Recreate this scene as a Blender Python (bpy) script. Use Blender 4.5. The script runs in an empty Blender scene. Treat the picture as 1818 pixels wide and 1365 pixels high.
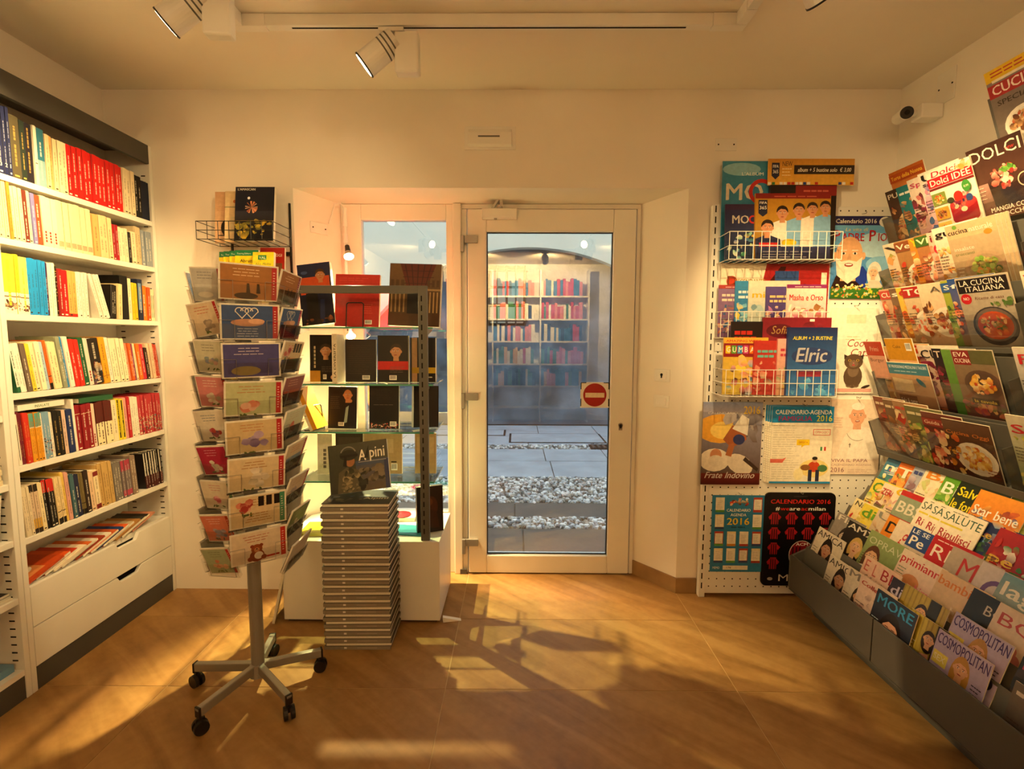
import bpy, math, random
from mathutils import Matrix, Vector
random.seed(7)
SC = bpy.context.scene
COL = SC.collection
PI = math.pi
R = math.radians

# ------------------------------------------------------------------ camera
cam_d = bpy.data.cameras.new('camera')
cam_d.sensor_fit = 'HORIZONTAL'; cam_d.sensor_width = 36.0
cam_d.lens = 895.0 / 1818.0 * 36.0
cam_d.clip_start = 0.02; cam_d.clip_end = 100
cam = bpy.data.objects.new('camera', cam_d); COL.objects.link(cam)
cam.matrix_world = Matrix(((0.99995396, -0.00436617, 0.00854542, 0.0),
                           (0.00890226, 0.08957896, -0.99593994, 0.0),
                           (0.00358295, 0.99597015, 0.0896137, 1.40),
                           (0, 0, 0, 1)))
SC.camera = cam

# ------------------------------------------------------------------ world: even dusk sky
w = bpy.data.worlds.new('dusk_sky'); SC.world = w; w.use_nodes = True
bg = w.node_tree.nodes['Background']
bg.inputs['Color'].default_value = (0.74, 0.86, 1.0, 1)
bg.inputs['Strength'].default_value = 1.9

# ------------------------------------------------------------------ exposure
SC.view_settings.view_transform = 'Standard'
SC.view_settings.look = 'None'
SC.view_settings.gamma = 1.0
SC.view_settings.use_curve_mapping = False
SC.view_settings.exposure = 0.74
WARM = (1.0, 0.69, 0.30)          # colour of the halogen spots
SPOT_W = 88.0                    # power of one track spot
LAMP_W = 150.0                     # power of one small window lamp

# ------------------------------------------------------------------ colour + material helpers
def lin(c):
    return tuple((x / 12.92 if x <= 0.04045 else ((x + 0.055) / 1.055) ** 2.4) for x in c)
def hx(s):
    if not isinstance(s, str): return s
    s = s.lstrip('#')
    if len(s) == 3: s = ''.join(ch * 2 for ch in s)
    return lin(tuple(int(s[i:i + 2], 16) / 255 for i in (0, 2, 4)))

MATS = {}
def mat(name, base='#cccccc', rough=0.5, metal=0.0, vary=0.06, scale=8.0, bump=0.0, bscale=60.0, emit=None, estr=0, attr=False, spec=0.5, coat=0.0):
    m = bpy.data.materials.new(name); m.use_nodes = True
    nt = m.node_tree; N = nt.nodes; L = nt.links
    p = N['Principled BSDF']
    p.inputs['Roughness'].default_value = rough
    p.inputs['Metallic'].default_value = metal
    p.inputs['Specular IOR Level'].default_value = spec
    p.inputs['Coat Weight'].default_value = coat
    tc = N.new('ShaderNodeTexCoord')
    no = N.new('ShaderNodeTexNoise'); no.inputs['Scale'].default_value = scale; no.inputs['Detail'].default_value = 4
    L.new(tc.outputs['Object'], no.inputs['Vector'])
    mr = N.new('ShaderNodeMapRange')
    mr.inputs['From Min'].default_value = 0.3; mr.inputs['From Max'].default_value = 0.7
    mr.inputs['To Min'].default_value = 1 - vary; mr.inputs['To Max'].default_value = 1 + vary
    L.new(no.outputs['Fac'], mr.inputs['Value'])
    mx = N.new('ShaderNodeVectorMath'); mx.operation = 'SCALE'
    if attr:
        at = N.new('ShaderNodeAttribute'); at.attribute_name = 'Col'
        L.new(at.outputs['Color'], mx.inputs[0])
    else:
        mx.inputs[0].default_value = hx(base)
    L.new(mr.outputs['Result'], mx.inputs['Scale'])
    L.new(mx.outputs['Vector'], p.inputs['Base Color'])
    if bump:
        nb = N.new('ShaderNodeTexNoise'); nb.inputs['Scale'].default_value = bscale; nb.inputs['Detail'].default_value = 6
        L.new(tc.outputs['Object'], nb.inputs['Vector'])
        bp = N.new('ShaderNodeBump'); bp.inputs['Strength'].default_value = bump; bp.inputs['Distance'].default_value = 0.01
        L.new(nb.outputs['Fac'], bp.inputs['Height']); L.new(bp.outputs['Normal'], p.inputs['Normal'])
    if emit:
        p.inputs['Emission Color'].default_value = (*hx(emit), 1); p.inputs['Emission Strength'].default_value = estr
    MATS[name] = m
    return m

def clear(name, tint, refl, rough=0.0):
    """thin clear sheet: see-through with a mirror share that grows at grazing angles"""
    m = bpy.data.materials.new(name); m.use_nodes = True
    nt = m.node_tree; N = nt.nodes; L = nt.links; N.clear()
    out = N.new('ShaderNodeOutputMaterial'); mix = N.new('ShaderNodeMixShader')
    tr = N.new('ShaderNodeBsdfTransparent'); tr.inputs['Color'].default_value = (*tint, 1)
    gl = N.new('ShaderNodeBsdfGlossy'); gl.inputs['Roughness'].default_value = rough
    lw = N.new('ShaderNodeLayerWeight'); lw.inputs['Blend'].default_value = 0.12
    mr = N.new('ShaderNodeMapRange'); mr.inputs['To Min'].default_value = refl; mr.inputs['To Max'].default_value = 0.9
    L.new(lw.outputs['Fresnel'], mr.inputs['Value'])
    mr.inputs['From Min'].default_value = 0.02
    L.new(mr.outputs['Result'], mix.inputs['Fac'])
    L.new(tr.outputs[0], mix.inputs[1]); L.new(gl.outputs[0], mix.inputs[2]); L.new(mix.outputs[0], out.inputs['Surface'])
    MATS[name] = m
    return m

mat('wall_paint', '#f1eade', 0.85, vary=0.03, scale=2.5, bump=0.04, bscale=90)
mat('ceiling_paint', '#eee6d8', 0.9, vary=0.03, scale=2.0, bump=0.03)
mat('white_lacquer', '#e9e6de', 0.35, vary=0.02)
mat('white_pvc', '#ece8dd', 0.38, vary=0.02)
mat('white_metal', '#ebe8e0', 0.4, vary=0.02)
mat('white_plastic', '#eeeae2', 0.35, vary=0.02)
mat('grey_metal', '#605e58', 0.45, vary=0.04, spec=0.4)
mat('dark_grey_metal', '#4d4a45', 0.5, vary=0.05, spec=0.4)
mat('silver_metal', '#9c9a94', 0.38, metal=0.5, vary=0.03)
mat('steel', '#a8a49c', 0.28, metal=0.9, vary=0.04)
mat('black_wire', '#17140f', 0.4, vary=0.1)
mat('black_plastic', '#15130f', 0.45, vary=0.15)
mat('hole_dark', '#0c0a08', 0.9, vary=0.1)
mat('paper', '#e9e2cf', 0.8, vary=0.08, scale=300)
mat('print', attr=True, rough=0.34, vary=0.09, scale=55, spec=0.45)
mat('cover', attr=True, rough=0.42, vary=0.06, scale=40, spec=0.4)
mat('matte_print', attr=True, rough=0.6, vary=0.05, scale=40, spec=0.3)
mat('grout', '#c2a272', 0.85, vary=0.1, scale=20)
mat('skirting_stone', '#98764c', 0.5, vary=0.2, scale=9)
mat('lamp_glow', '#fff2d8', 0.5, emit='#ffdca8', estr=14)
mat('glass_edge', '#4f9c83', 0.15, vary=0.05, spec=0.8)
mat('pavement', '#9aa1a8', 0.7, vary=0.16, scale=3.0, bump=0.2, bscale=25)
mat('shaded_pavement', '#57534c', 0.75, vary=0.2, scale=3.0, bump=0.2, bscale=25)  # same paving with the shade near the door put into its colour; also joint bed
mat('pebble', attr=True, rough=0.7, vary=0.15, scale=30)
mat('old_stone', '#5f6772', 0.9, vary=0.55, scale=2.2, bump=0.8, bscale=9)
mat('pale_plaster', '#dcd9c6', 0.9, vary=0.05, scale=1.2, bump=0.1, bscale=12)
mat('red_enamel', '#b0120e', 0.4, vary=0.04)
clear('pane_glass', (0.92, 0.95, 0.95), 0.16)
clear('shelf_glass', (0.93, 0.985, 0.96), 0.05)
clear('clear_plastic', (0.96, 0.96, 0.95), 0.045, 0.06)

def travertine():
    """warm veined stone tile, veins run diagonally across the room"""
    m = bpy.data.materials.new('floor_stone'); m.use_nodes = True
    nt = m.node_tree; N = nt.nodes; L = nt.links; p = N['Principled BSDF']
    ge = N.new('ShaderNodeNewGeometry'); oi = N.new('ShaderNodeObjectInfo')
    ad = N.new('ShaderNodeVectorMath'); ad.operation = 'ADD'
    cb = N.new('ShaderNodeCombineXYZ')
    mu = N.new('ShaderNodeMath'); mu.operation = 'MULTIPLY'; mu.inputs[1].default_value = 9.0
    L.new(oi.outputs['Random'], mu.inputs[0]); L.new(mu.outputs[0], cb.inputs['Z'])
    L.new(ge.outputs['Position'], ad.inputs[0]); L.new(cb.outputs[0], ad.inputs[1])
    m0 = N.new('ShaderNodeMapping'); m0.inputs['Rotation'].default_value = (0, 0, R(40))
    L.new(ad.outputs[0], m0.inputs['Vector'])
    mp = N.new('ShaderNodeMapping'); mp.inputs['Scale'].default_value = (0.7, 5.0, 1.0)
    L.new(m0.outputs[0], mp.inputs['Vector'])
    n1 = N.new('ShaderNodeTexNoise'); n1.inputs['Scale'].default_value = 2.2; n1.inputs['Detail'].default_value = 7; n1.inputs['Distortion'].default_value = 0.7
    L.new(mp.outputs[0], n1.inputs['Vector'])
    n2 = N.new('ShaderNodeTexNoise'); n2.inputs['Scale'].default_value = 30; n2.inputs['Detail'].default_value = 6
    L.new(ad.outputs[0], n2.inputs['Vector'])
    mixf = N.new('ShaderNodeMath'); mixf.operation = 'MULTIPLY_ADD'; mixf.inputs[1].default_value = 0.35
    L.new(n2.outputs['Fac'], mixf.inputs[0]); L.new(n1.outputs['Fac'], mixf.inputs[2])
    cr = N.new('ShaderNodeValToRGB')
    e = cr.color_ramp.elements
    e[0].position = 0.45; e[0].color = (*hx('#866034'), 1)
    e[1].position = 0.85; e[1].color = (*hx('#ab8350'), 1)
    x = e.new(0.62); x.color = (*hx('#987040'), 1)
    L.new(mixf.outputs[0], cr.inputs['Fac']); L.new(cr.outputs['Color'], p.inputs['Base Color'])
    rr = N.new('ShaderNodeMapRange'); rr.inputs['To Min'].default_value = 0.36; rr.inputs['To Max'].default_value = 0.55; p.inputs['Specular IOR Level'].default_value = 0.35
    L.new(n2.outputs['Fac'], rr.inputs['Value']); L.new(rr.outputs['Result'], p.inputs['Roughness'])
    bp = N.new('ShaderNodeBump'); bp.inputs['Strength'].default_value = 0.06; bp.inputs['Distance'].default_value = 0.004
    L.new(n2.outputs['Fac'], bp.inputs['Height']); L.new(bp.outputs['Normal'], p.inputs['Normal'])
    MATS['floor_stone'] = m
travertine()

# ------------------------------------------------------------------ mesh builder
class MB:
    def __init__(s): s.v = []; s.f = []; s.c = []
    def face(s, pts, col=None):
        b = len(s.v); s.v += [tuple(p) for p in pts]; s.f.append(tuple(range(b, b + len(pts)))); s.c.append(col)
        return s
    def box(s, x0, y0, z0, x1, y1, z1, col=None, cols=None):
        """cols: dict of side -> colour for '-x','+x','-y','+y','-z','+z'"""
        b = len(s.v)
        s.v += [(x0, y0, z0), (x1, y0, z0), (x1, y1, z0), (x0, y1, z0), (x0, y0, z1), (x1, y0, z1), (x1, y1, z1), (x0, y1, z1)]
        for k, q in (('-z', (3, 2, 1, 0)), ('+z', (4, 5, 6, 7)), ('-y', (0, 1, 5, 4)), ('+x', (1, 2, 6, 5)), ('+y', (2, 3, 7, 6)), ('-x', (3, 0, 4, 7))):
            s.f.append(tuple(b + i for i in q)); s.c.append((cols or {}).get(k, col))
        return s
    def obox(s, m, sx, sy, sz, col=None):
        """box of the given sizes centred on matrix m"""
        t = MB(); t.box(-sx / 2, -sy / 2, -sz / 2, sx / 2, sy / 2, sz / 2, col)
        b = len(s.v); s.v += [tuple(m @ Vector(p)) for p in t.v]
        for f, c in zip(t.f, t.c): s.f.append(tuple(b + i for i in f)); s.c.append(c)
        return s
    def cyl(s, p0, p1, r0, r1=None, n=12, caps=True, col=None):
        r1 = r0 if r1 is None else r1
        p0 = Vector(p0); p1 = Vector(p1); d = (p1 - p0).normalized()
        a = d.orthogonal().normalized(); bb = d.cross(a)
        b = len(s.v)
        for p, r in ((p0, r0), (p1, r1)):
            for i in range(n):
                t = 2 * PI * i / n; s.v.append(tuple(p + a * (r * math.cos(t)) + bb * (r * math.sin(t))))
        for i in range(n):
            j = (i + 1) % n; s.f.append((b + i, b + j, b + n + j, b + n + i)); s.c.append(col)
        if caps:
            s.f.append(tuple(b + i for i in reversed(range(n)))); s.c.append(col)
            s.f.append(tuple(b + n + i for i in range(n))); s.c.append(col)
        return s
    def wire(s, pts, r=0.0018, n=5, col=None):
        for a, b in zip(pts[:-1], pts[1:]): s.cyl(a, b, r, n=n, col=col)
        return s
    def prism(s, poly, axis, a0, a1, col=None):
        """poly: 2-D outline; axis 'x','y' or 'z' is the extrusion direction"""
        def P(p, a):
            return {'x': (a, p[0], p[1]), 'y': (p[0], a, p[1]), 'z': (p[0], p[1], a)}[axis]
        n = len(poly); b = len(s.v)
        s.v += [P(p, a0) for p in poly] + [P(p, a1) for p in poly]
        s.f.append(tuple(range(b + n - 1, b - 1, -1))); s.c.append(col)
        s.f.append(tuple(range(b + n, b + 2 * n))); s.c.append(col)
        for i in range(n):
            j = (i + 1) % n; s.f.append((b + i, b + j, b + n + j, b + n + i)); s.c.append(col)
        return s
    def lathe(s, prof, c=(0, 0), n=20, col=None):
        b = len(s.v)
        for r, z in prof:
            for i in range(n):
                t = 2 * PI * i / n; s.v.append((c[0] + r * math.cos(t), c[1] + r * math.sin(t), z))
        for k in range(len(prof) - 1):
            for i in range(n):
                j = (i + 1) % n
                s.f.append((b + k * n + i, b + k * n + j, b + (k + 1) * n + j, b + (k + 1) * n + i)); s.c.append(col)
        return s
    def mesh(s, name):
        me = bpy.data.meshes.new(name); me.from_pydata(s.v, [], s.f)
        if any(c is not None for c in s.c):
            at = me.color_attributes.new('Col', 'FLOAT_COLOR', 'CORNER')
            data = []
            for f, c in zip(s.f, s.c):
                if c is None: c = (0.8, 0.8, 0.8)
                if isinstance(c, list):
                    for q in c: data += [*q, 1.0]
                else: data += [*c, 1.0] * len(f)
            at.data.foreach_set('color', data)
        return me
    def build(s, name, material, parent=None, smooth=False, bevel=0.0, fix=True):
        me = s.mesh(name)
        me.materials.append(MATS[material])
        if fix:
            import bmesh
            bm = bmesh.new(); bm.from_mesh(me); bmesh.ops.recalc_face_normals(bm, faces=bm.faces); bm.to_mesh(me); bm.free()
        if smooth: me.shade_smooth()
        o = bpy.data.objects.new(name, me); COL.objects.link(o)
        if parent: o.parent = parent
        if bevel:
            b = o.modifiers.new('bevel', 'BEVEL'); b.width = bevel; b.segments = 2; b.limit_method = 'ANGLE'
        return o

def tag(o, label, cat, group=None, kind=None):
    o['label'] = label; o['category'] = cat
    if group: o['group'] = group
    if kind: o['kind'] = kind
    return o
def struct(o, label=None, cat=None):
    o['kind'] = 'structure'
    if label: o['label'] = label
    if cat: o['category'] = cat
    return o
def thing(name, label, cat, loc=(0, 0, 0), rz=0, group=None):
    o = bpy.data.objects.new(name, None); COL.objects.link(o); o.empty_display_size = 0.05
    o.location = loc; o.rotation_euler = (0, 0, rz)
    return tag(o, label, cat, group)
def place(o, loc, rz=0.0, tilt=0.0, roll=0.0):
    """rz: heading, tilt > 0 leans the top towards the viewer, roll turns it in its own plane"""
    o.rotation_mode = 'YXZ'; o.location = loc; o.rotation_euler = (tilt, roll, rz)
    return o

# ------------------------------------------------------------------ lettering: outlines of the built-in font
GLYPH = {}; ADV = {}; CAP = 0.7
def load_glyphs():
    global CAP
    chars = [chr(i) for i in range(33, 127)] + ['\u20ac', '\u00e8']
    dg = None; tmp = []
    for st, off in (('r', 0.0),):
        for ch in chars:
            for kind, body in (('g', ch), ('a', ch + 'I')):
                if kind == 'a' and st == 'b': continue
                cu = bpy.data.curves.new('glyph', 'FONT'); cu.body = body; cu.resolution_u = 2; cu.offset = off; cu.fill_mode = 'FRONT'
                ob = bpy.data.objects.new('glyph', cu); COL.objects.link(ob); tmp.append((st, ch, kind, ob))
    cu = bpy.data.curves.new('glyph', 'FONT'); cu.body = 'I'; ob = bpy.data.objects.new('glyph', cu); COL.objects.link(ob); tmp.append(('r', 'I', 'i', ob))
    dg = bpy.context.evaluated_depsgraph_get(); dg.update()
    lsb = 0; mx = {}
    for st, ch, kind, ob in tmp:
        ev = ob.evaluated_get(dg); me = ev.to_mesh()
        vs = [(v.co.x, v.co.y) for v in me.vertices]
        if kind == 'g':
            GLYPH[(st, ch)] = (vs, [tuple(p.vertices) for p in me.polygons])
            if ch == 'H' and st == 'r': CAP = max(y for _, y in vs)
        elif kind == 'a': mx[ch] = max(x for x, _ in vs)
        else: lsb = max(x for x, _ in vs)
        ev.to_mesh_clear()
    for ch in mx: ADV[ch] = mx[ch] - lsb
    ADV[' '] = 0.3
    for *_, ob in tmp:
        d = ob.data; bpy.data.objects.remove(ob); bpy.data.curves.remove(d)
load_glyphs()

def clip(poly, w, h):
    for ax, lim, sg in ((0, 0, 1), (0, w, -1), (1, 0, 1), (1, h, -1)):
        out = []
        for i in range(len(poly)):
            a = poly[i - 1]; b = poly[i]
            da = (a[ax] - lim) * sg; db = (b[ax] - lim) * sg
            if (da >= 0) != (db >= 0):
                t = da / (da - db); out.append((a[0] + (b[0] - a[0]) * t, a[1] + (b[1] - a[1]) * t))
            if db >= 0: out.append(b)
        poly = out
        if len(poly) < 3: return []
    return poly

class Cv:
    """flat print on a cover: shapes in 0..1 of the cover's width and height, later ones on top"""
    EPS = 4e-5
    def __init__(s, w, h): s.w, s.h = w, h; s.m = MB(); s.k = 1
    def raw(s, pts, col):
        grad = isinstance(col, tuple) and len(col) == 2 and isinstance(col[0], tuple)
        p = clip(pts, s.w, s.h)
        if len(p) < 3: return
        y = -s.k * s.EPS
        if grad:
            a, b = col
            ys = [q[1] for q in pts]; y0, y1 = min(ys), max(ys); d = (y1 - y0) or 1
            cs = [tuple(b[i] + (a[i] - b[i]) * (q[1] - y0) / d for i in range(3)) for q in p]
            s.m.face([(q[0] - s.w / 2, y, q[1]) for q in p], cs)
        else:
            s.m.face([(q[0] - s.w / 2, y, q[1]) for q in p], col)
    def col(s, c, c2=None):
        return (hx(c), hx(c2)) if c2 else hx(c)
    def rect(s, x0, y0, x1, y1, c, c2=None):
        s.raw([(x0 * s.w, y0 * s.h), (x1 * s.w, y0 * s.h), (x1 * s.w, y1 * s.h), (x0 * s.w, y1 * s.h)], s.col(c, c2)); s.k += 1; return s
    def poly(s, pts, c, c2=None):
        s.raw([(x * s.w, y * s.h) for x, y in pts], s.col(c, c2)); s.k += 1; return s
    def ell(s, cx, cy, rx, ry, c, c2=None, rot=0, n=16, jag=0, rnd=None):
        q = []
        cr, sr = math.cos(R(rot)), math.sin(R(rot))
        for i in range(n):
            t = 2 * PI * i / n; g = 1 + (rnd.uniform(-jag, jag) if rnd else 0)
            x, y = rx * math.cos(t) * g * s.w, ry * math.sin(t) * g * s.w
            q.append((cx * s.w + x * cr - y * sr, cy * s.h + x * sr + y * cr))
        s.raw(q, s.col(c, c2)); s.k += 1; return s
    def ring(s, cx, cy, r0, r1, c, a0=0, a1=360, n=20):
        for i in range(n):
            p = []
            for rr, k in ((r0, i), (r1, i), (r1, i + 1), (r0, i + 1)):
                t = R(a0 + (a1 - a0) * k / n); p.append(((cx * s.w) + rr * s.w * math.cos(t), cy * s.h + rr * s.w * math.sin(t)))
            s.raw(p, hx(c))
        s.k += 1; return s
    def txt(s, t, x, y, h, c, w=None, b=0, it=0.0, al='l', rot=0, tw=1.0):
        """x, y: baseline start; h: capital height as a share of the cover height; w: total width to fit"""
        sc = h * s.h / CAP
        tot = sum(ADV.get(ch, 0.5) for ch in t)
        sx = sc * tw
        if w: sx = w * s.w / max(tot, 1e-6)
        off = {'l': 0, 'c': -tot / 2, 'r': -tot}[al] * sx
        cr, sr = math.cos(R(rot)), math.sin(R(rot)); col = hx(c)
        px = off; k0 = s.k
        for ch in t:
            s.k = k0
            g = GLYPH.get(('r', ch))
            if g:
                for dx, dy in (((-0.016, -0.008), (0.016, 0.008)) if b else ((0, 0),)):      # bold: struck twice
                    vs = []
                    for vx, vy in g[0]:
                        qx = px + (vx + dx) * sx + vy * sc * it; qy = (vy + dy) * sc
                        vs.append((x * s.w + qx * cr - qy * sr, y * s.h + qx * sr + qy * cr))
                    for f in g[1]: s.raw([vs[i] for i in f], col)
                    s.k += 1
            px += ADV.get(ch, 0.5) * sx
        s.k += 1; return s
    def bars(s, x, y, w, n, dy, h, c, seed=0, al='l'):
        """lines of text too small to read"""
        r = random.Random(seed)
        for i in range(n):
            ww = w * r.uniform(0.6, 1.0); x0 = x if al == 'l' else (x - ww / 2 if al == 'c' else x - ww)
            p = x0; y0 = y - i * dy; end = x0 + ww
            while p < end - 1e-4:
                q = min(end, p + w * r.uniform(0.12, 0.3))
                if end - q < w * 0.08: q = end
                s.raw([(p * s.w, y0 * s.h), (q * s.w, y0 * s.h), (q * s.w, (y0 + h * 0.75) * s.h), (p * s.w, (y0 + h * 0.75) * s.h)], hx(c)); p = q + w * 0.035
        s.k += 1; return s
    def mosaic(s, x0, y0, x1, y1, pal, n, seed=0, r0=0.03, r1=0.12):
        r = random.Random(seed)
        for i in range(int(n * 1.7)):
            rr = r.uniform(r0, r1) * 0.8
            s.ell(r.uniform(x0, x1), r.uniform(y0, y1), rr, rr * r.uniform(0.4, 1.0), r.choice(pal), r.choice(pal), rot=r.uniform(0, 180), n=8, jag=0.3, rnd=r)
        return s
    def barcode(s, x, y, w, h):
        s.rect(x, y, x + w, y + h, '#f4f2ea')
        r = random.Random(3); p = x + w * 0.08
        while p < x + w * 0.9:
            d = w * r.uniform(0.02, 0.06); s.raw([(p * s.w, (y + h * 0.2) * s.h), ((p + d) * s.w, (y + h * 0.2) * s.h), ((p + d) * s.w, (y + h * 0.92) * s.h), (p * s.w, (y + h * 0.92) * s.h)], hx('#141210')); p += d * 2
        s.k += 1; return s
    def face(s, cx, cy, r, skin='#d6a27c', hair='#2c1c12', cloth=None, longhair=0.0, beard=None, bald=False, turn=0.0, smile=False):
        """a head of half-width r (share of the width), looking out of the cover"""
        q = s.w / s.h
        if longhair: s.ell(cx, cy - r * longhair * 0.45 * q, r * 1.45, r * (1.35 + longhair * 0.7), hair, n=18)
        if cloth:
            s.poly([(cx - r * 2.6, 0), (cx - r * 2.3, cy - r * 2.0 * q), (cx - r * 0.6, cy - r * 1.35 * q), (cx + r * 0.6, cy - r * 1.35 * q), (cx + r * 2.3, cy - r * 2.0 * q), (cx + r * 2.6, 0)], cloth)
        s.poly([(cx - r * 0.45, cy - r * 0.6 * q), (cx - r * 0.55, cy - r * 1.8 * q), (cx + r * 0.55, cy - r * 1.8 * q), (cx + r * 0.45, cy - r * 0.6 * q)], skin)
        if not bald: s.ell(cx, cy + r * 0.35 * q, r * 1.12, r * 1.15, hair, n=18)
        s.ell(cx - r * 1.0, cy - r * 0.05 * q, r * 0.16, r * 0.28, skin, n=8); s.ell(cx + r * 1.0, cy - r * 0.05 * q, r * 0.16, r * 0.28, skin, n=8)
        s.ell(cx, cy, r * 0.95, r * 1.28, skin, n=20)
        if not bald: s.poly([(cx - r * 0.95, cy + r * 0.35 * q), (cx - r * 0.8, cy + r * 1.2 * q), (cx, cy + r * 1.5 * q), (cx + r * 0.8, cy + r * 1.2 * q), (cx + r * 0.95, cy + r * 0.35 * q), (cx + r * 0.55, cy + r * 0.75 * q), (cx - r * 0.3, cy + r * 0.85 * q)], hair)
        if beard:
            s.poly([(cx - r * 0.95, cy - r * 0.1 * q), (cx - r * 0.55, cy - r * 0.45 * q), (cx, cy - r * 0.35 * q), (cx + r * 0.55, cy - r * 0.45 * q), (cx + r * 0.95, cy - r * 0.1 * q), (cx + r * 0.8, cy - r * 1.4 * q), (cx, cy - r * 2.0 * q), (cx - r * 0.8, cy - r * 1.4 * q)], beard)
        t = turn * r
        for sg in (-1, 1):
            ex = cx + t + sg * r * 0.4
            s.ell(ex, cy + r * 0.12 * q, r * 0.17, r * 0.09, '#f2ece2', n=8); s.ell(ex, cy + r * 0.12 * q, r * 0.08, r * 0.09, '#1d130c', n=8)
            s.rect(ex - r * 0.22, cy + r * 0.3 * q, ex + r * 0.22, cy + r * 0.37 * q, beard or ('#3a2a1c' if not bald else '#8d8378'))
        s.poly([(cx + t - r * 0.06, cy + r * 0.1 * q), (cx + t - r * 0.17, cy - r * 0.32 * q), (cx + t + r * 0.17, cy - r * 0.32 * q), (cx + t + r * 0.06, cy + r * 0.1 * q)], tuple(v * 0.8 for v in hx(skin)))
        s.ell(cx + t, cy - r * 0.68 * q, r * 0.32, r * (0.14 if smile else 0.09), '#9a3f35', n=10)
        if smile: s.ell(cx + t, cy - r * 0.65 * q, r * 0.24, r * 0.06, '#f3ebe0', n=8)
        return s
    def food(s, cx, cy, r, seed, pal, plate='#efe9dc'):
        rd = random.Random(seed); q = s.w / s.h
        if plate: s.ell(cx, cy, r * 1.25, r * 0.95, plate, n=20); s.ell(cx, cy, r * 1.05, r * 0.78, tuple(v * 0.85 for v in hx(plate)), n=20)
        for i in range(42):
            a = rd.uniform(0, 2 * PI); d = r * math.sqrt(rd.random()) * 0.82; rr = r * rd.uniform(0.08, 0.24)
            s.ell(cx + d * math.cos(a), cy + d * 0.75 * math.sin(a) * q, rr, rr * rd.uniform(0.6, 1), rd.choice(pal), rd.choice(pal), rot=rd.uniform(0, 180), n=8, jag=0.2, rnd=rd)
        return s
    def build(s, parent, front=0.0, name='cover_print', material='print'):
        if not s.m.f: return None
        o = s.m.build(name, material, parent, fix=False)
        o.location = (0, -front, 0)
        return o

def sheet(name, cv, t, label, cat, base='#f0ece2', edge='#e6dfcc', group=None, material='cover'):
    """magazine, card, calendar or book shown by its cover: bottom centre of the back is the origin, cover looks to -Y"""
    b = hx(base); e = hx(edge); w2 = cv.w / 2
    o = MB().box(-w2, -t, 0, w2, 0, cv.h, e, cols={'-y': b, '+y': b, '-x': b}).build(name, material, fix=False)
    tag(o, label, cat, group)
    cv.build(o, t)
    return o

# ================================================================== THE SETTING
XL, XR, YB, YF, ZC = -2.14, 1.95, 2.70, -2.85, 2.67
# floor: mortar bed with separate stone tiles on it
fl = struct(MB().box(XL, YF, -0.06, XR, 3.10, -0.0015).build('floor', 'grout'), 'amber veined stone tile floor of the shop', 'floor')
TX = [XL, -1.405, -0.28, 0.89, XR]; TY = [YF, -2.665, -2.155, -1.645, -1.135, -0.625, -0.115, 0.375, 0.885, 1.395, 1.905, 2.415, 3.10]
for i in range(4):
    for j in range(len(TY) - 1):
        g = 0.0018
        x0, x1, y0, y1 = TX[i] + g, TX[i + 1] - g, TY[j] + g, TY[j + 1] - g
        MB().box(x0, y0, -0.0014, x1, y1, 0.0).build('floor_tile', 'floor_stone', fl)
struct(MB().box(XL - 0.1, YF - 0.1, ZC, XR + 0.1, 3.1, ZC + 0.12).build('ceiling', 'ceiling_paint'), 'plain warm white plastered ceiling', 'ceiling')
struct(MB().box(XL - 0.12, YF - 0.1, -0.06, XL, 3.1, ZC).build('wall_left', 'wall_paint'), 'white wall behind the tall bookcase', 'wall')
struct(MB().box(XR, YF - 0.1, -0.06, XR + 0.12, 3.1, ZC).build('wall_right', 'wall_paint'), 'white wall behind the magazine racks', 'wall')
struct(MB().box(XL, YF - 0.12, -0.06, XR, YF, ZC).build('wall_rear', 'wall_paint'), 'white wall behind the viewer', 'wall')
wb = MB()
wb.prism([(XL, YB), (-1.17, YB), (-1.0, 2.93), (-1.0, 3.10), (XL, 3.10)], 'z', -0.06, ZC)
wb.prism([(0.89, YB), (XR, YB), (XR, 3.10), (0.70, 3.10), (0.70, 2.93)], 'z', -0.06, ZC)
wb.prism([(YB, ZC), (YB, 2.182), (2.93, 2.158), (3.10, 2.158), (3.10, ZC)], 'x', -1.17, 0.89)
struct(wb.build('wall_back', 'wall_paint'), 'white wall with the splayed opening for the glass door', 'wall')
# stone skirting beside the door
bs = MB()
bs.prism([(0.707, 2.925), (0.892, YB - 0.001), (1.0, YB - 0.001), (1.0, YB - 0.013), (0.886, YB - 0.013), (0.699, 2.921)], 'z', 0.0, 0.085)
struct(bs.build('baseboard_right', 'skirting_stone'), 'brown stone skirting beside the door', 'skirting')

# ---- fixed side window and door frame
wn = struct(thing('window_1', 'tall white framed fixed window behind the glass shelf display', 'window', (0, 2.95, 0)))
MB().box(-1.0, -0.03, 0, -0.885, 0.03, 2.158).build('window_stile', 'white_pvc', wn, bevel=0.004)
MB().box(-0.402, -0.03, 0, -0.363, 0.03, 2.158).build('window_stile', 'white_pvc', wn, bevel=0.004)
MB().box(-0.885, -0.03, 2.070, -0.402, 0.03, 2.158).build('window_rail', 'white_pvc', wn, bevel=0.004)
MB().box(-0.885, -0.03, 0, -0.402, 0.03, 0.376).build('window_rail', 'white_pvc', wn, bevel=0.004)
MB().box(-0.890, -0.004, 0.37, -0.397, 0.004, 2.075).build('pane', 'pane_glass', wn)
dfm = struct(thing('trim_1', 'white door frame around the glazed door', 'door frame', (0, 2.95, 0)))
MB().box(-0.363, -0.05, 0, -0.315, 0.04, 2.158).build('frame_post', 'white_pvc', dfm, bevel=0.005)
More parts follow.
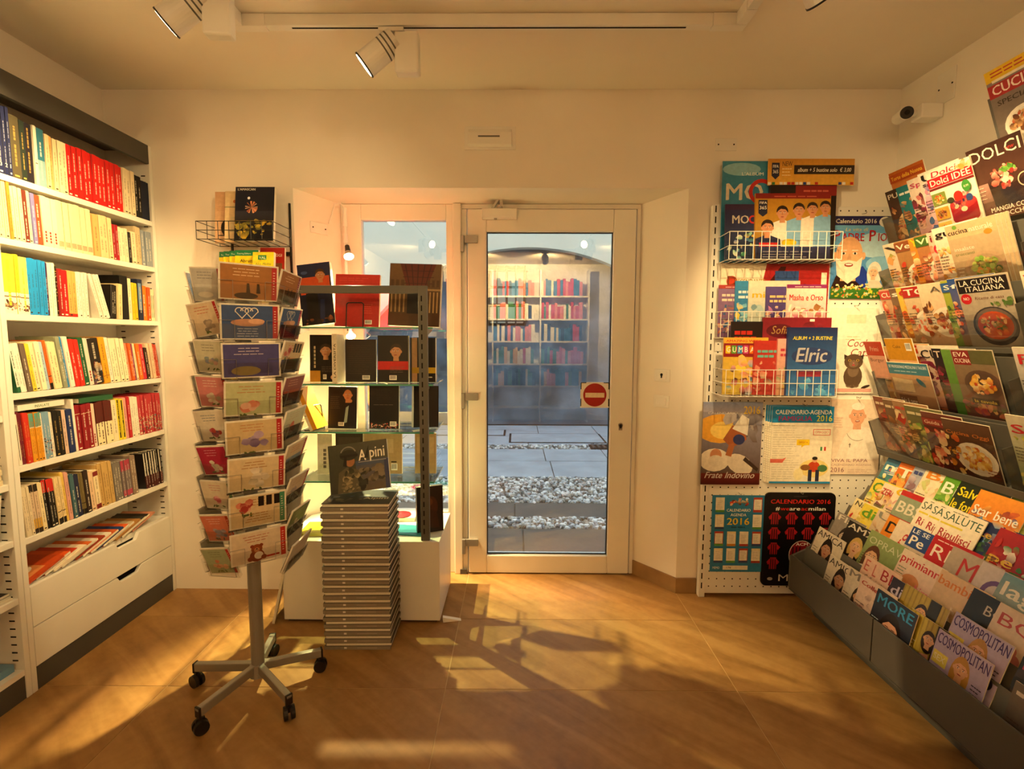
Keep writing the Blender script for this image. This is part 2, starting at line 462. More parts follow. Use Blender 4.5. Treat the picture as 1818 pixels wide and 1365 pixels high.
MB().box(-0.315, -0.03, 0, -0.285, 0.04, 2.13).build('frame_post', 'white_pvc', dfm, bevel=0.003)
MB().box(-0.315, -0.03, 2.132, 0.70, 0.04, 2.158).build('frame_head', 'white_pvc', dfm, bevel=0.003)
MB().box(0.678, -0.03, 0, 0.70, 0.04, 2.132).build('frame_post', 'white_pvc', dfm, bevel=0.003)
# ---- door leaf
dr = struct(thing('door_1', 'white framed glazed shop door with tall single pane', 'door', (0, 2.95, 0)))
MB().box(-0.280, -0.045, 0.006, -0.172, 0.02, 2.127).build('door_stile', 'white_pvc', dr, bevel=0.005)
MB().box(0.545, -0.045, 0.006, 0.672, 0.02, 2.127).build('door_stile', 'white_pvc', dr, bevel=0.005)
MB().box(-0.172, -0.045, 2.003, 0.545, 0.02, 2.127).build('door_rail', 'white_pvc', dr, bevel=0.005)
MB().box(-0.172, -0.045, 0.006, 0.545, 0.02, 0.114).build('door_rail', 'white_pvc', dr, bevel=0.005)
MB().box(-0.178, -0.012, 0.108, 0.551, -0.004, 2.009).build('pane', 'pane_glass', dr)
for a in ((-0.172, 0.114, -0.166, 2.003), (0.539, 0.114, 0.545, 2.003), (-0.166, 1.998, 0.539, 2.003), (-0.166, 0.114, 0.539, 0.120)):
    MB().box(a[0], -0.022, a[1], a[2], -0.0125, a[3]).build('glazing_gasket', 'black_plastic', dr)
for z in (1.935, 1.043, 0.172):
    h = MB().box(-0.318, -0.064, z - 0.045, -0.298, -0.045, z + 0.045).build('hinge', 'silver_metal', dr, bevel=0.002)
    MB().box(-0.296, -0.060, z + 0.003, -0.222, -0.0452, z + 0.045).build('hinge_plate', 'silver_metal', h, bevel=0.002)
MB().box(-0.33, -0.055, 0.0, -0.29, -0.046, 0.03).build('hinge_foot', 'dark_grey_metal', dr)
c = MB().box(-0.196, -0.10, 2.068, 0.0, -0.046, 2.119).build('door_closer', 'white_plastic', dr, bevel=0.004)
MB().cyl((-0.12, -0.075, 2.062), (-0.12, -0.075, 2.068), 0.008).build('closer_screw', 'steel', c)
MB().obox(Matrix.Translation((-0.118, -0.09, 2.146)) @ Matrix.Rotation(R(32), 4, 'Y'), 0.014, 0.012, 0.075).obox(Matrix.Translation((-0.088, -0.085, 2.150)) @ Matrix.Rotation(R(-6), 4, 'Y'), 0.016, 0.012, 0.085).cyl((-0.095, -0.085, 2.119), (-0.095, -0.085, 2.13), 0.016).build('closer_arm', 'steel', c)
MB().box(-0.11, -0.10, 2.186, -0.066, -0.06, 2.196).build('closer_bracket', 'steel', c)
lk = MB().cyl((0.607, -0.052, 0.905), (0.607, -0.045, 0.905), 0.013, n=14).box(0.597, -0.052, 0.875, 0.617, -0.045, 0.905).build('lock_plate', 'steel', dr)
MB().box(0.6035, -0.054, 0.886, 0.6105, -0.052, 0.912).build('keyhole', 'hole_dark', lk)
# ---- no-entry sign on the pane
sg = tag(MB().box(0.374, 2.926, 1.003, 0.542, 2.9292, 1.152).build('no_entry_sign', 'white_plastic'), 'square no entry sign, red disc with white bar, stuck on door pane', 'sign')
cv = Cv(0.168, 0.149); cv.ell(0.5, 0.5, 0.405, 0.405, '#a8130f', n=40); cv.rect(0.17, 0.40, 0.83, 0.585, '#e8d3b0')
for x in (0.0, 0.965):
    cv.rect(x, 0.72, x + 0.035, 0.97, '#15120f'); cv.rect(x, 0.05, x + 0.035, 0.35, '#15120f')
cv.rect(0.0, 0.965, 0.2, 1.0, '#15120f'); cv.rect(0.8, 0.965, 1.0, 1.0, '#15120f')
p = cv.build(sg, name='sign_print'); p.location = (0.458, 2.926, 1.003)

# ---- things on the wall above the door
em = thing('emergency_light', 'white rectangular emergency light on wall above the door', 'light', (-0.14, YB, 2.428))
MB().box(-0.132, -0.012, -0.057, 0.132, 0, 0.057).build('base', 'white_plastic', em, bevel=0.003)
MB().prism([(-0.046, -0.012), (-0.038, -0.034), (0.02, -0.036), (0.044, -0.012)], 'x', -0.112, 0.112).build('diffuser', 'white_plastic', em, bevel=0.003)
for v in em.children[1].data.vertices: v.co = (v.co.x, v.co.z, v.co.y)
MB().box(-0.06, -0.039, -0.004, 0.05, -0.034, 0.002).build('indicator_slot', 'grey_metal', em)
def plate(name, label, loc, rz, w2, h2, dots=True, cat='wall plate'):
    t = thing(name, label, cat, loc, rz)
    MB().box(-w2, -0.005, -h2, w2, 0.0, h2).build('cover', 'white_plastic', t, bevel=0.002)
    if dots:
        for s in (-1, 1): MB().cyl((s * w2 * 0.72, -0.0065, 0), (s * w2 * 0.72, -0.005, 0), 0.004, n=8).build('screw', 'hole_dark', t)
    return t
plate('junction_box_cover', 'blank white junction box cover on wall between door and pegboard', (1.071, YB, 2.398), 0, 0.055, 0.031)
aR = math.atan2(2.93 - YB, 0.70 - 0.89)   # heading of the right splay
def on_splay(t, z, side):
    if side == 'R': return (0.89 + (0.70 - 0.89) * t - 0.0005, YB + 0.23 * t - 0.0005, z)
    return (-1.17 + 0.17 * t + 0.0005, YB + 0.23 * t - 0.0005, z)
rzR = math.atan2(0.19, -0.23) - PI / 2 + PI      # front looks back into the room from the right splay
rzR = -math.atan2(0.23, 0.19)
rzL = math.atan2(0.23, 0.17)
plate('junction_box_cover', 'blank white junction box cover inside the window niche on the left', on_splay(0.5, 2.0, 'L'), rzL, 0.052, 0.03)
kx = plate('key_switch', 'upper white wall switch with a dark key slot beside the door', on_splay(0.42, 1.203, 'R'), rzR, 0.05, 0.034, False, 'switch')
MB().box(-0.03, -0.008, -0.022, 0.03, -0.005, 0.022).build('insert', 'white_plastic', kx, bevel=0.001)
MB().cyl((0, -0.010, 0.004), (0, -0.008, 0.004), 0.008, n=12).box(-0.004, -0.010, -0.014, 0.004, -0.008, 0.0).build('key_slot', 'hole_dark', kx)
kx = plate('light_switch', 'lower white rocker light switch beside the door', on_splay(0.42, 1.058, 'R'), rzR, 0.05, 0.034, False, 'switch')
MB().prism([(-0.02, -0.005), (-0.02, -0.011), (0.02, -0.006), (0.02, -0.005)], 'x', -0.032, 0.032).build('rocker', 'white_plastic', kx)
for v in kx.children[1].data.vertices: v.co = (v.co.x, v.co.z, v.co.y)
MB().box(-0.03, -0.0105, -0.019, 0.03, -0.0095, -0.016).build('rocker_mark', 'grey_metal', kx)
plate('service_panel', 'faint flush service panel high on right wall above the security camera', (XR - 0.0005, 2.42, 2.55), -PI / 2, 0.05, 0.07)
# security camera
sc = thing('security_camera', 'small white bullet security camera with black lens on right wall', 'camera', (XR, 2.46, 2.44))
MB().box(-0.10, -0.035, -0.02, -0.001, 0.035, 0.045).build('mounting_box', 'white_plastic', sc, bevel=0.006)
MB().cyl((-0.10, 0, 0.01), (-0.14, -0.01, 0.0), 0.012).build('arm', 'white_plastic', sc)
MB().cyl((-0.15, 0.045, 0.005), (-0.176, -0.045, -0.006), 0.026, 0.029, n=20).build('housing', 'white_plastic', sc, smooth=False)
hd = Vector((-0.026, -0.09, -0.011)).normalized(); q = Vector((-0.176, -0.045, -0.006))
MB().cyl(q, q + hd * 0.004, 0.0268, n=20).build('lens_window', 'black_plastic', sc)
MB().cyl(q + hd * 0.004, q + hd * 0.006, 0.011, n=14).build('lens', 'hole_dark', sc)

# ================================================================== OUTSIDE: the lane
ZS = -0.03
st = struct(MB().box(-9, 3.10, ZS - 0.1, 9, 8.6, ZS - 0.012).build('pavement', 'shaded_pavement'), 'stone paved lane outside the glass door', 'pavement')
rs = random.Random(5)
def slabs(y0, y1, length, material, x0=-5.0, x1=6.0):
    x = x0 + rs.uniform(0, length)
    while x < x1:
        MB().box(x, y0, ZS - 0.012, x + length - 0.012, y1 - 0.012, ZS + rs.uniform(-0.001, 0.001)).build('paving_slab', material, st)
        x += length
slabs(3.10, 3.72, 0.9, 'shaded_pavement'); slabs(3.95, 4.32, 0.8, 'shaded_pavement')  # slabs nearest the shop: darkness is painted shade, not another stone
slabs(5.15, 5.85, 0.75, 'pavement'); slabs(5.85, 6.5, 0.75, 'pavement'); slabs(6.75, 7.4, 0.9, 'pavement'); slabs(7.4, 8.3, 0.9, 'pavement')
def pebbles(y0, y1, n, x0=-2.6, x1=3.6):
    m = MB(); pal = [hx(c) for c in ('#d9d9d6', '#b9bbba', '#8f9293', '#e8e6e0', '#6f6c66', '#a59f92')]
    for i in range(n):
        x, y = rs.uniform(x0, x1), rs.uniform(y0, y1); r = rs.uniform(0.016, 0.034); a = rs.uniform(0, PI); k = rs.uniform(0.5, 0.9); c = rs.choice(pal)
        b = len(m.v); ca, sa = math.cos(a), math.sin(a)
        for px, py, pz in ((r, 0, 0), (0, r * k, 0), (-r, 0, 0), (0, -r * k, 0)):
            m.v.append((x + px * ca - py * sa, y + px * sa + py * ca, ZS - 0.008))
        for px, py in ((r * .6, r * .3 * k), (-r * .3, r * .55 * k), (-r * .5, -r * .4 * k), (r * .35, -r * .5 * k)):
            m.v.append((x + px * ca - py * sa, y + px * sa + py * ca, ZS + r * 0.35))
        for f in ((0, 1, 4), (1, 5, 4), (1, 2, 5), (2, 6, 5), (2, 3, 6), (3, 7, 6), (3, 0, 7), (0, 4, 7), (4, 5, 6, 7)):
            m.f.append(tuple(b + q for q in f)); m.c.append(c)
    o = m.build('cobble_strip', 'pebble', st); o['kind'] = 'stuff'
pebbles(3.72, 3.95, 900, -1.4, 2.0); pebbles(4.32, 5.15, 3600, -2.0, 2.8); pebbles(6.5, 6.75, 1100)
gt = thing('drain_grate', 'dark iron drain grate set in the pebble strip of the lane', 'grate', (1.32, 6.62, ZS))
MB().box(-0.34, -0.14, -0.01, 0.34, 0.14, 0.012).build('frame', 'hole_dark', gt)
for k in range(9): MB().box(-0.31 + k * 0.07, -0.12, 0.012, -0.28 + k * 0.07, 0.12, 0.024).build('bar', 'dark_grey_metal', gt)
mh = thing('manhole_cover', 'rectangular manhole cover with dark joint in the lane before the door', 'manhole', (0.58, 7.22, ZS + 0.002))
MB().box(-0.68, -0.34, -0.01, 0.68, 0.34, 0.003).build('joint', 'hole_dark', mh)
MB().box(-0.65, -0.31, 0.003, 0.65, 0.31, 0.006).build('lid', 'pavement', mh)
mh = thing('manhole_cover', 'second manhole cover farther left, partly behind door frame', 'manhole', (-0.76, 7.62, ZS + 0.002))
MB().box(-0.6, -0.24, -0.01, 0.6, 0.24, 0.003).build('joint', 'hole_dark', mh)
MB().box(-0.57, -0.21, 0.003, 0.57, 0.21, 0.006).build('lid', 'pavement', mh)
# opposite house: rough stone inside a wide shallow arch, pale plaster over it
hs = thing('opposite_house', 'house across the lane with rough grey stone wall under a pale plastered arch', 'building', (0, 8.2, 0))
wx0, wx1, wz0, wz1 = -0.50, 0.16, 1.62, 2.60
m = MB()
m.box(-9, 0.2, ZS, wx0, 0.6, 3.4).box(wx1, 0.2, ZS, 9, 0.6, 3.4).box(wx0, 0.2, ZS, wx1, 0.6, wz0).box(wx0, 0.2, wz1, wx1, 0.6, 3.4)
m.build('stone_wall', 'old_stone', hs)
def arc(x):
    d = abs(x - 0.2)
    return max(ZS, 2.86 - 3.3 + math.sqrt(max(0, 3.3 ** 2 - d * d)))
m = MB(); n = 48; xs = [0.2 - 3.26 + 6.52 * i / n for i in range(n + 1)]
for a, b in zip(xs[:-1], xs[1:]): m.prism([(a, arc(a)), (b, arc(b)), (b, 6.5), (a, 6.5)], 'y', 0, 0.2)
m.box(-9, 0, ZS, xs[0], 0.2, 6.5).box(xs[-1], 0, ZS, 9, 0.2, 6.5).box(-9, 0.2, 3.4, 9, 0.6, 6.5)
m.build('plaster_arch', 'pale_plaster', hs)
wd = MB().box(wx0, 0.42, wz0, wx1, 0.45, wz1).build('window', 'hole_dark', hs)
for k in range(2):
    for j in range(3): MB().box(wx0 + 0.05 + k * 0.3, 0.40, wz0 + 0.05 + j * 0.31, wx0 + 0.31 + k * 0.3, 0.42, wz0 + 0.32 + j * 0.31).build('window_pane', 'pale_plaster', wd)
gr = MB()
for k in range(5): gr.cyl((wx0 + 0.02 + k * 0.155, 0.18, wz0), (wx0 + 0.02 + k * 0.155, 0.18, wz1), 0.014, n=6)
for k in range(4): gr.cyl((wx0 - 0.02, 0.18, wz0 + 0.08 + k * 0.27), (wx1 + 0.02, 0.18, wz0 + 0.08 + k * 0.27), 0.012, n=6)
gr.build('window_grille', 'black_plastic', hs)
# the shop's own front, seen from the lane side only as what closes the opening
struct(MB().box(-9, 3.10, ZS, -1.0, 3.14, 6.0).box(0.70, 3.10, ZS, 9, 3.14, 6.0).box(-1.0, 3.10, 2.158, 0.70, 3.14, 6.0).build('wall_street', 'pale_plaster'), 'plastered street front of the shop', 'wall')

# ================================================================== TRACK LIGHTING
tk = thing('lighting_track', 'white ceiling lighting track running round the shop ceiling', 'track', (0, 0, 0))
ZT = 2.625; TXL, TXR, TYF, TYR = -1.105, 0.872, 2.11, -1.4
def bar(p0, p1, nm='track_bar'):
    x0, x1 = sorted((p0[0], p1[0])); y0, y1 = sorted((p0[1], p1[1])); e = 0.019
    al = x1 - x0 > y1 - y0
    if al: m = MB().box(x0, y0 - e, ZT, x1, y0 + e, ZC - 0.001)
    else: m = MB().box(x0 - e, y0, ZT, x0 + e, y1, ZC - 0.001)
    o = m.build(nm, 'white_metal', tk, bevel=0.002)
    if al: MB().box(x0 + 0.1, y0 - 0.004, ZT - 0.001, x1 - 0.1, y0 + 0.004, ZT + 0.002).build('track_slot', 'hole_dark', o)
    else: MB().box(x0 - 0.004, y0 + 0.1, ZT - 0.001, x0 + 0.004, y1 - 0.1, ZT + 0.002).build('track_slot', 'hole_dark', o)
bar((TXL + 0.11, TYF), (TXR - 0.11, TYF)); bar((TXL + 0.11, TYR), (TXR - 0.11, TYR)); bar((TXL, TYR), (TXL, TYF - 0.11)); bar((TXR, TYR), (TXR, TYF - 0.11))
for x, s in ((TXL, 1), (TXR, -1)):
    for y, q in ((TYF, -1), (TYR, 1)):
        MB().box(min(x - s * 0.021, x + s * 0.11), y - 0.021, ZT - 0.003, max(x - s * 0.021, x + s * 0.11), y + 0.021, ZC - 0.001).box(x - 0.021, min(y + q * 0.021, y + q * 0.11), ZT - 0.003, x + 0.021, max(y + q * 0.021, y + q * 0.11), ZC - 0.001).build('corner_joint', 'white_plastic', tk, bevel=0.002)

def track_spot(label, x, y, aim, power, cone=62, along='x'):
    """rectangular gear box hung on the track, a round head beside it aimed at a point"""
    t = thing('track_spotlight', label, 'spotlight', (x, y, ZT - 0.003), 0, 'white track spotlights')
    a = Vector(aim) - Vector((x, y, ZT - 0.12)); d = a.normalized()
    sx, sy = (0.05, 0.017) if along == 'x' else (0.017, 0.05)
    ad = MB().box(-sx, -sy, -0.016, sx, sy, 0).build('track_adapter', 'white_plastic', t, bevel=0.003)
    hz = Vector((d.x, d.y, 0)).normalized()
    back = -hz * 0.062
    mrot = Matrix.Translation(back + Vector((0, 0, -0.098))) @ Matrix.Rotation(math.atan2(hz.y, hz.x), 4, 'Z')
    MB().obox(mrot, 0.095, 0.05, 0.155).build('gear_box', 'white_metal', t, bevel=0.008)
    side = hz * 0.03
    c0 = side + Vector((0, 0, -0.075)) - d * 0.055; c1 = c0 + d * 0.155
    hd = MB().cyl(c0, c1, 0.046, 0.05, n=28).build('lamp_head', 'white_metal', t)
    for k in range(3):
        q = c0 + d * (0.022 + k * 0.018)
        MB().cyl(q - d * 0.003, q + d * 0.003, 0.0478, 0.048, n=28).build('cooling_groove', 'grey_metal', hd)
    MB().cyl(c1 - d * 0.002, c1 + d * 0.004, 0.0515, 0.0515, n=28).build('bezel', 'black_plastic', hd)
    MB().cyl(c1 + d * 0.0042, c1 + d * 0.005, 0.044, 0.044, n=28).build('lens', 'lamp_glow', hd)
    ld = bpy.data.lights.new('track_spot_light', 'SPOT'); ld.energy = power; ld.color = WARM
    ld.spot_size = R(cone); ld.spot_blend = 0.75; ld.shadow_soft_size = 0.03
    lo = bpy.data.objects.new('lamp_light', ld); COL.objects.link(lo); lo.parent = t
    lo.matrix_local = Matrix.Translation(c1 + d * 0.02) @ d.to_track_quat('-Z', 'Y').to_matrix().to_4x4()
    return t
track_spot('white track spotlight at upper left, nearest the bookcase', TXL, 1.85, (-2.0, 1.75, 1.8), SPOT_W * 0.5, 62, 'y')
track_spot('white track spotlight on the front track above the greeting card stand', -0.50, TYF, (-1.9, 2.12, 1.45), SPOT_W * 0.7, 66, 'x')
track_spot('white track spotlight at upper right, cut by the frame, aimed at magazines', TXR, 1.655, (1.86, 2.15, 1.4), SPOT_W * 0.85, 62, 'y')
track_spot('white track spotlight above the viewer aimed at the pegboard', TXR, 1.10, (1.4, 2.6, 1.35), SPOT_W * 0.75, 44, 'y')
track_spot('white track spotlight above the viewer aimed at the bookcase', TXL, 1.05, (-1.95, 2.3, 1.2), SPOT_W * 0.55, 60, 'y')
track_spot('white track spotlight behind the viewer aimed across at the card stand', TXR, -0.30, (-1.35, 2.6, 1.35), SPOT_W * 0.85, 42, 'y')
track_spot('white track spotlight behind the viewer aimed across at the magazine racks', TXL, -0.30, (1.82, 2.35, 1.35), SPOT_W * 1.4, 34, 'y')
for k, (x, y, aim) in enumerate(((-0.5, TYR, (-0.6, -2.8, 2.2)), (0.4, TYR, (0.5, -2.8, 2.2)), (TXL, -0.95, (-2.1, -1.6, 2.2)), (TXR, -0.95, (1.9, -1.6, 2.2)))):  # wide spots added out of view to raise the room's bounce light
    track_spot('added unseen track spotlight %s of four, bounce fill from behind the viewer' % ('first', 'second', 'third', 'fourth')[k], x, y, aim, SPOT_W * (1.75 if k < 2 else 0.45), 110, 'x' if k < 2 else 'y')
BOOKS = {
 1: [
  (1.9022, 1.9248, 1, 'navy blue', '#17204f', 0.250, 'num3'),
  (1.9248, 1.9395, 1, 'navy blue', '#17204f', 0.250, 'num2'),
  (1.9395, 1.9523, 1, 'navy blue', '#17204f', 0.250, 'num1'),
  (1.9523, 1.9916, 1, 'glossy olive grey', '#4d4630', 0.235, 'gold'),
  (1.9916, 2.0142, 1, 'dark green', '#1d2a22', 0.225, 'gold'),
  (2.0142, 2.0467, 1, 'black', '#1c1620', 0.225, 'gold'),
  (2.0467, 2.0610, 1, 'white illustrated', '#d9cfbd', 0.225, 'squig'),
  (2.0610, 2.0951, 1, 'teal and pale blue', '#2a6a80', 0.225, 'half'),
  (2.0951, 2.1151, 1, 'cream', '#e2c89c', 0.215, 'k'),
  (2.1151, 2.1303, 1, 'pale orange', '#d9a868', 0.215, 'k'),
  (2.1303, 2.1510, 1, 'cream', '#e5d0a4', 0.210, 'k'),
  (2.1510, 2.1991, 2, 'ivory', '#e9d9b2', 0.210, 'k'),
  (2.1991, 2.5083, 12, 'red', '#d01a14', 0.215, 'w'),
  (2.5083, 2.5856, 3, 'cream', '#e7d6b0', 0.215, 'k'),
  (2.5856, 2.6320, 2, 'black', '#14110f', 0.205, 'w'),
  (2.6320, 2.6900, 1, 'dark navy', '#131c33', 0.190, 'n'),
 ],
 2: [
  (1.8820, 1.8922, 1, 'cream', '#eedfae', 0.215, 'k'),
  (1.8922, 1.9236, 2, 'pale yellow', '#efe0a6', 0.215, 'k'),
  (1.9236, 1.9364, 1, 'amber', '#c98a35', 0.215, 'k'),
  (1.9364, 1.9805, 3, 'ivory', '#ecdcb4', 0.200, 'k'),
  (1.9805, 2.0010, 1, 'red brown', '#6d2f22', 0.200, 'w'),
  (2.0010, 2.0149, 1, 'cream', '#eadcb5', 0.200, 'k'),
  (2.0149, 2.0314, 1, 'lilac blue', '#7b78b5', 0.195, 'w'),
  (2.0314, 2.0578, 1, 'brown picture', '#8a4a2c', 0.195, 'w'),
  (2.0578, 2.1310, 3, 'ivory', '#efe1bb', 0.195, 'red'),
  (2.1310, 2.3034, 6, 'plain cream', '#eddcae', 0.200, 'bar'),
  (2.3034, 2.3375, 1, 'pale orange', '#dfae6b', 0.185, 'k'),
  (2.3375, 2.4190, 3, 'cream', '#e6cb98', 0.190, 'k'),
  (2.4190, 2.4498, 2, 'dark red', '#a3151c', 0.165, 'w'),
  (2.4498, 2.5137, 3, 'ivory', '#e9dbba', 0.160, 'k'),
  (2.5137, 2.5284, 1, 'black', '#191512', 0.150, 'w'),
  (2.5284, 2.5582, 1, 'cream', '#e7d6b2', 0.155, 'k'),
  (2.5582, 2.5966, 2, 'beige', '#c7b48c', 0.185, 'k'),
  (2.5966, 2.6768, 3, 'grey blue', '#8a94a0', 0.175, 'w'),
 ],
 3: [
  (1.8580, 1.9082, 1, 'wide yellow', '#f2e23a', 0.225, 'piano'),
  (1.9082, 1.9233, 1, 'yellow', '#e7cf2a', 0.225, 'piano'),
  (1.9233, 1.9589, 1, 'pale yellow', '#f4e96a', 0.222, 'piano'),
  (1.9589, 2.0413, 5, 'sky blue', '#1d8fdc', 0.220, 'k'),
  (2.0413, 2.0512, 1, 'purple', '#3b2450', 0.215, 'w'),
  (2.0512, 2.0813, 2, 'white', '#ece6d6', 0.215, 'k'),
  (2.0813, 2.0942, 1, 'black and yellow dotted', '#2b2418', 0.205, 'dots'),
  (2.0942, 2.1124, 1, 'dark red', '#9a1a18', 0.195, 'w'),
  (2.1124, 2.1390, 1, 'crimson', '#b8181a', 0.195, 'w'),
  (2.1390, 2.1830, 2, 'tan', '#d2a85c', 0.195, 'redbase'),
  (2.1830, 2.2436, 4, 'white', '#efe9da', 0.195, 'k'),
  (2.3076, 2.3588, 3, 'white leaning', '#f0eadc', 0.200, 'lean'),
  (2.3654, 2.4022, 2, 'black leaning', '#1d1814', 0.160, 'leanr'),
  (2.4056, 2.4331, 1, 'cream leaning', '#e7cf9a', 0.170, 'leanr2'),
  (2.4331, 2.4865, 1, 'tall black', '#0f0d0c', 0.210, 'n'),
  (2.4865, 2.5085, 1, 'cream', '#efe3c0', 0.200, 'k'),
  (2.5085, 2.5422, 2, 'yellow', '#e9c21f', 0.185, 'k'),
  (2.5422, 2.5769, 1, 'navy and pale blue', '#1b2340', 0.205, 'half2'),
  (2.5769, 2.6126, 1, 'bright orange', '#e67a1a', 0.175, 'w'),
  (2.6126, 2.6369, 1, 'orange red', '#d9541a', 0.170, 'w'),
  (2.6369, 2.6700, 2, 'ivory', '#eee0bd', 0.165, 'kline'),
 ],
 4: [
  (1.8612, 1.8760, 1, 'green and white', '#27623f', 0.190, 'whitetop'),
  (1.8760, 1.9041, 2, 'white', '#ebe6da', 0.190, 'k'),
  (1.9041, 1.9264, 1, 'grey brown', '#6b5a4e', 0.190, 'w'),
  (1.9264, 1.9445, 1, 'yellow', '#e8c93a', 0.190, 'k'),
  (1.9445, 1.9677, 1, 'cream', '#ecdcb0', 0.190, 'k'),
  (1.9677, 1.9914, 1, 'ivory', '#efe6c8', 0.195, 'k'),
  (1.9914, 2.0107, 1, 'pale blue', '#a9c4d6', 0.195, 'k'),
  (2.0107, 2.0255, 1, 'orange and black', '#d9641e', 0.200, 'blackbase'),
  (2.0255, 2.0711, 2, 'cream', '#ecdeb0', 0.195, 'k'),
  (2.0711, 2.0921, 1, 'grey green', '#8f947c', 0.215, 'w'),
  (2.0921, 2.1081, 1, 'blue', '#3d86bf', 0.215, 'w'),
  (2.1081, 2.1325, 1, 'white', '#eee8dc', 0.215, 'k'),
  (2.1325, 2.1830, 2, 'bright red', '#d92a1c', 0.205, 'w'),
  (2.1830, 2.2121, 1, 'dark green', '#1d5a38', 0.215, 'w'),
  (2.2121, 2.2360, 1, 'white and red', '#e6d9cc', 0.210, 'red'),
  (2.2360, 2.2979, 1, 'black picture', '#241a16', 0.205, 'pic'),
  (2.2979, 2.3366, 1, 'yellow orange', '#e6a01f', 0.215, 'redl'),
  (2.3366, 2.3565, 1, 'white', '#efe8d8', 0.215, 'k'),
  (2.3565, 2.4539, 4, 'pale ivory', '#eee6c4', 0.210, 'k'),
  (2.4539, 2.4795, 1, 'salmon', '#d98a6a', 0.185, 'w'),
  (2.4795, 2.4981, 1, 'orange', '#d9601f', 0.185, 'w'),
  (2.4981, 2.5169, 1, 'plum', '#8a3b5c', 0.185, 'w'),
  (2.5169, 2.5322, 1, 'cream', '#ead9b4', 0.185, 'k'),
  (2.5322, 2.5595, 1, 'orange', '#e0701c', 0.180, 'w'),
  (2.5595, 2.5873, 1, 'pink red', '#c92f3f', 0.180, 'w'),
  (2.5873, 2.6116, 1, 'dark brown', '#3a201a', 0.160, 'w'),
  (2.6116, 2.6574, 2, 'pinkish cream', '#e8c8a8', 0.185, 'k'),
  (2.6574, 2.6874, 2, 'brick red', '#c2452f', 0.180, 'w'),
 ],
 5: [
  (1.8715, 1.8846, 1, 'white', '#e9e3d4', 0.200, 'kline'),
  (1.8846, 1.9024, 2, 'purple red', '#6d1f30', 0.205, 'gold'),
  (1.9024, 1.9275, 2, 'red', '#c9301f', 0.200, 'gold'),
  (1.9275, 1.9747, 4, 'orange yellow', '#e09a24', 0.195, 'tealtop'),
  (1.9747, 1.9820, 1, 'white', '#e8e0d0', 0.190, 'k'),
  (1.9820, 2.0166, 2, 'pale blue picture', '#7aa0bf', 0.190, 'pic'),
  (2.0166, 2.0293, 1, 'white', '#ebe3d2', 0.190, 'k'),
  (2.0293, 2.0709, 2, 'black', '#1b1612', 0.190, 'gold'),
  (2.0709, 2.0923, 1, 'pinkish cream', '#d9bba8', 0.190, 'k'),
  (2.0923, 2.1253, 1, 'navy', '#1f2f63', 0.190, 'w'),
  (2.1253, 2.1393, 1, 'white', '#ece5d8', 0.230, 'n'),
  (2.1393, 2.2213, 3, 'dark red', '#8e1420', 0.200, 'line'),
  (2.2213, 2.2428, 1, 'white and red', '#e2cdbb', 0.195, 'red'),
  (2.2428, 2.3429, 4, 'brown and cream', '#5a1d16', 0.200, 'creambase'),
  (2.3429, 2.3737, 1, 'cream', '#e9dcb8', 0.200, 'k'),
  (2.3737, 2.4159, 2, 'yellow and black', '#e9d22a', 0.200, 'kband'),
  (2.4159, 2.4375, 1, 'pink', '#d99a92', 0.200, 'k'),
  (2.4375, 2.4559, 1, 'red', '#b8202a', 0.205, 'w'),
  (2.4559, 2.5087, 3, 'white', '#e9e2d2', 0.200, 'k'),
  (2.5087, 2.6770, 8, 'red picture', '#b8323c', 0.200, 'pic'),
 ],
 6: [
  (1.8734, 1.9076, 3, 'cream', '#e2d3b4', 0.200, 'k'),
  (1.9076, 1.9430, 2, 'beige', '#d6bda0', 0.200, 'yb'),
  (1.9430, 1.9624, 1, 'cream', '#ead9ae', 0.200, 'k'),
  (1.9624, 2.0151, 3, 'black with red top', '#191412', 0.205, 'redtop'),
  (2.0151, 2.0545, 3, 'cream', '#e6cf9c', 0.200, 'blackbase'),
  (2.0545, 2.0679, 1, 'yellow', '#e2bf5a', 0.215, 'k'),
  (2.0679, 2.0870, 1, 'pink', '#d9a092', 0.210, 'k'),
  (2.0870, 2.1065, 1, 'teal', '#3f6470', 0.195, 'w'),
  (2.1065, 2.1320, 1, 'navy', '#1f2444', 0.190, 'w'),
  (2.1320, 2.1582, 2, 'grey and gold', '#7a6a3f', 0.190, 'blackbase'),
  (2.1582, 2.1849, 1, 'dark brown', '#2f1f1a', 0.195, 'w'),
  (2.1849, 2.2123, 1, 'cream', '#e3c3a0', 0.180, 'k'),
  (2.2123, 2.2404, 1, 'white and maroon', '#ead8b0', 0.180, 'maroon'),
  (2.2404, 2.3221, 4, 'tan', '#c9a564', 0.205, 'k'),
  (2.3221, 2.3739, 3, 'grey', '#77706a', 0.185, 'w'),
  (2.3739, 2.4317, 3, 'grey with pink top', '#74686a', 0.185, 'pinktop'),
  (2.4317, 2.4692, 2, 'grey brown', '#8a7668', 0.200, 'w'),
  (2.5317, 2.6529, 7, 'black and maroon', '#1d1716', 0.190, 'bwm'),
 ],
}

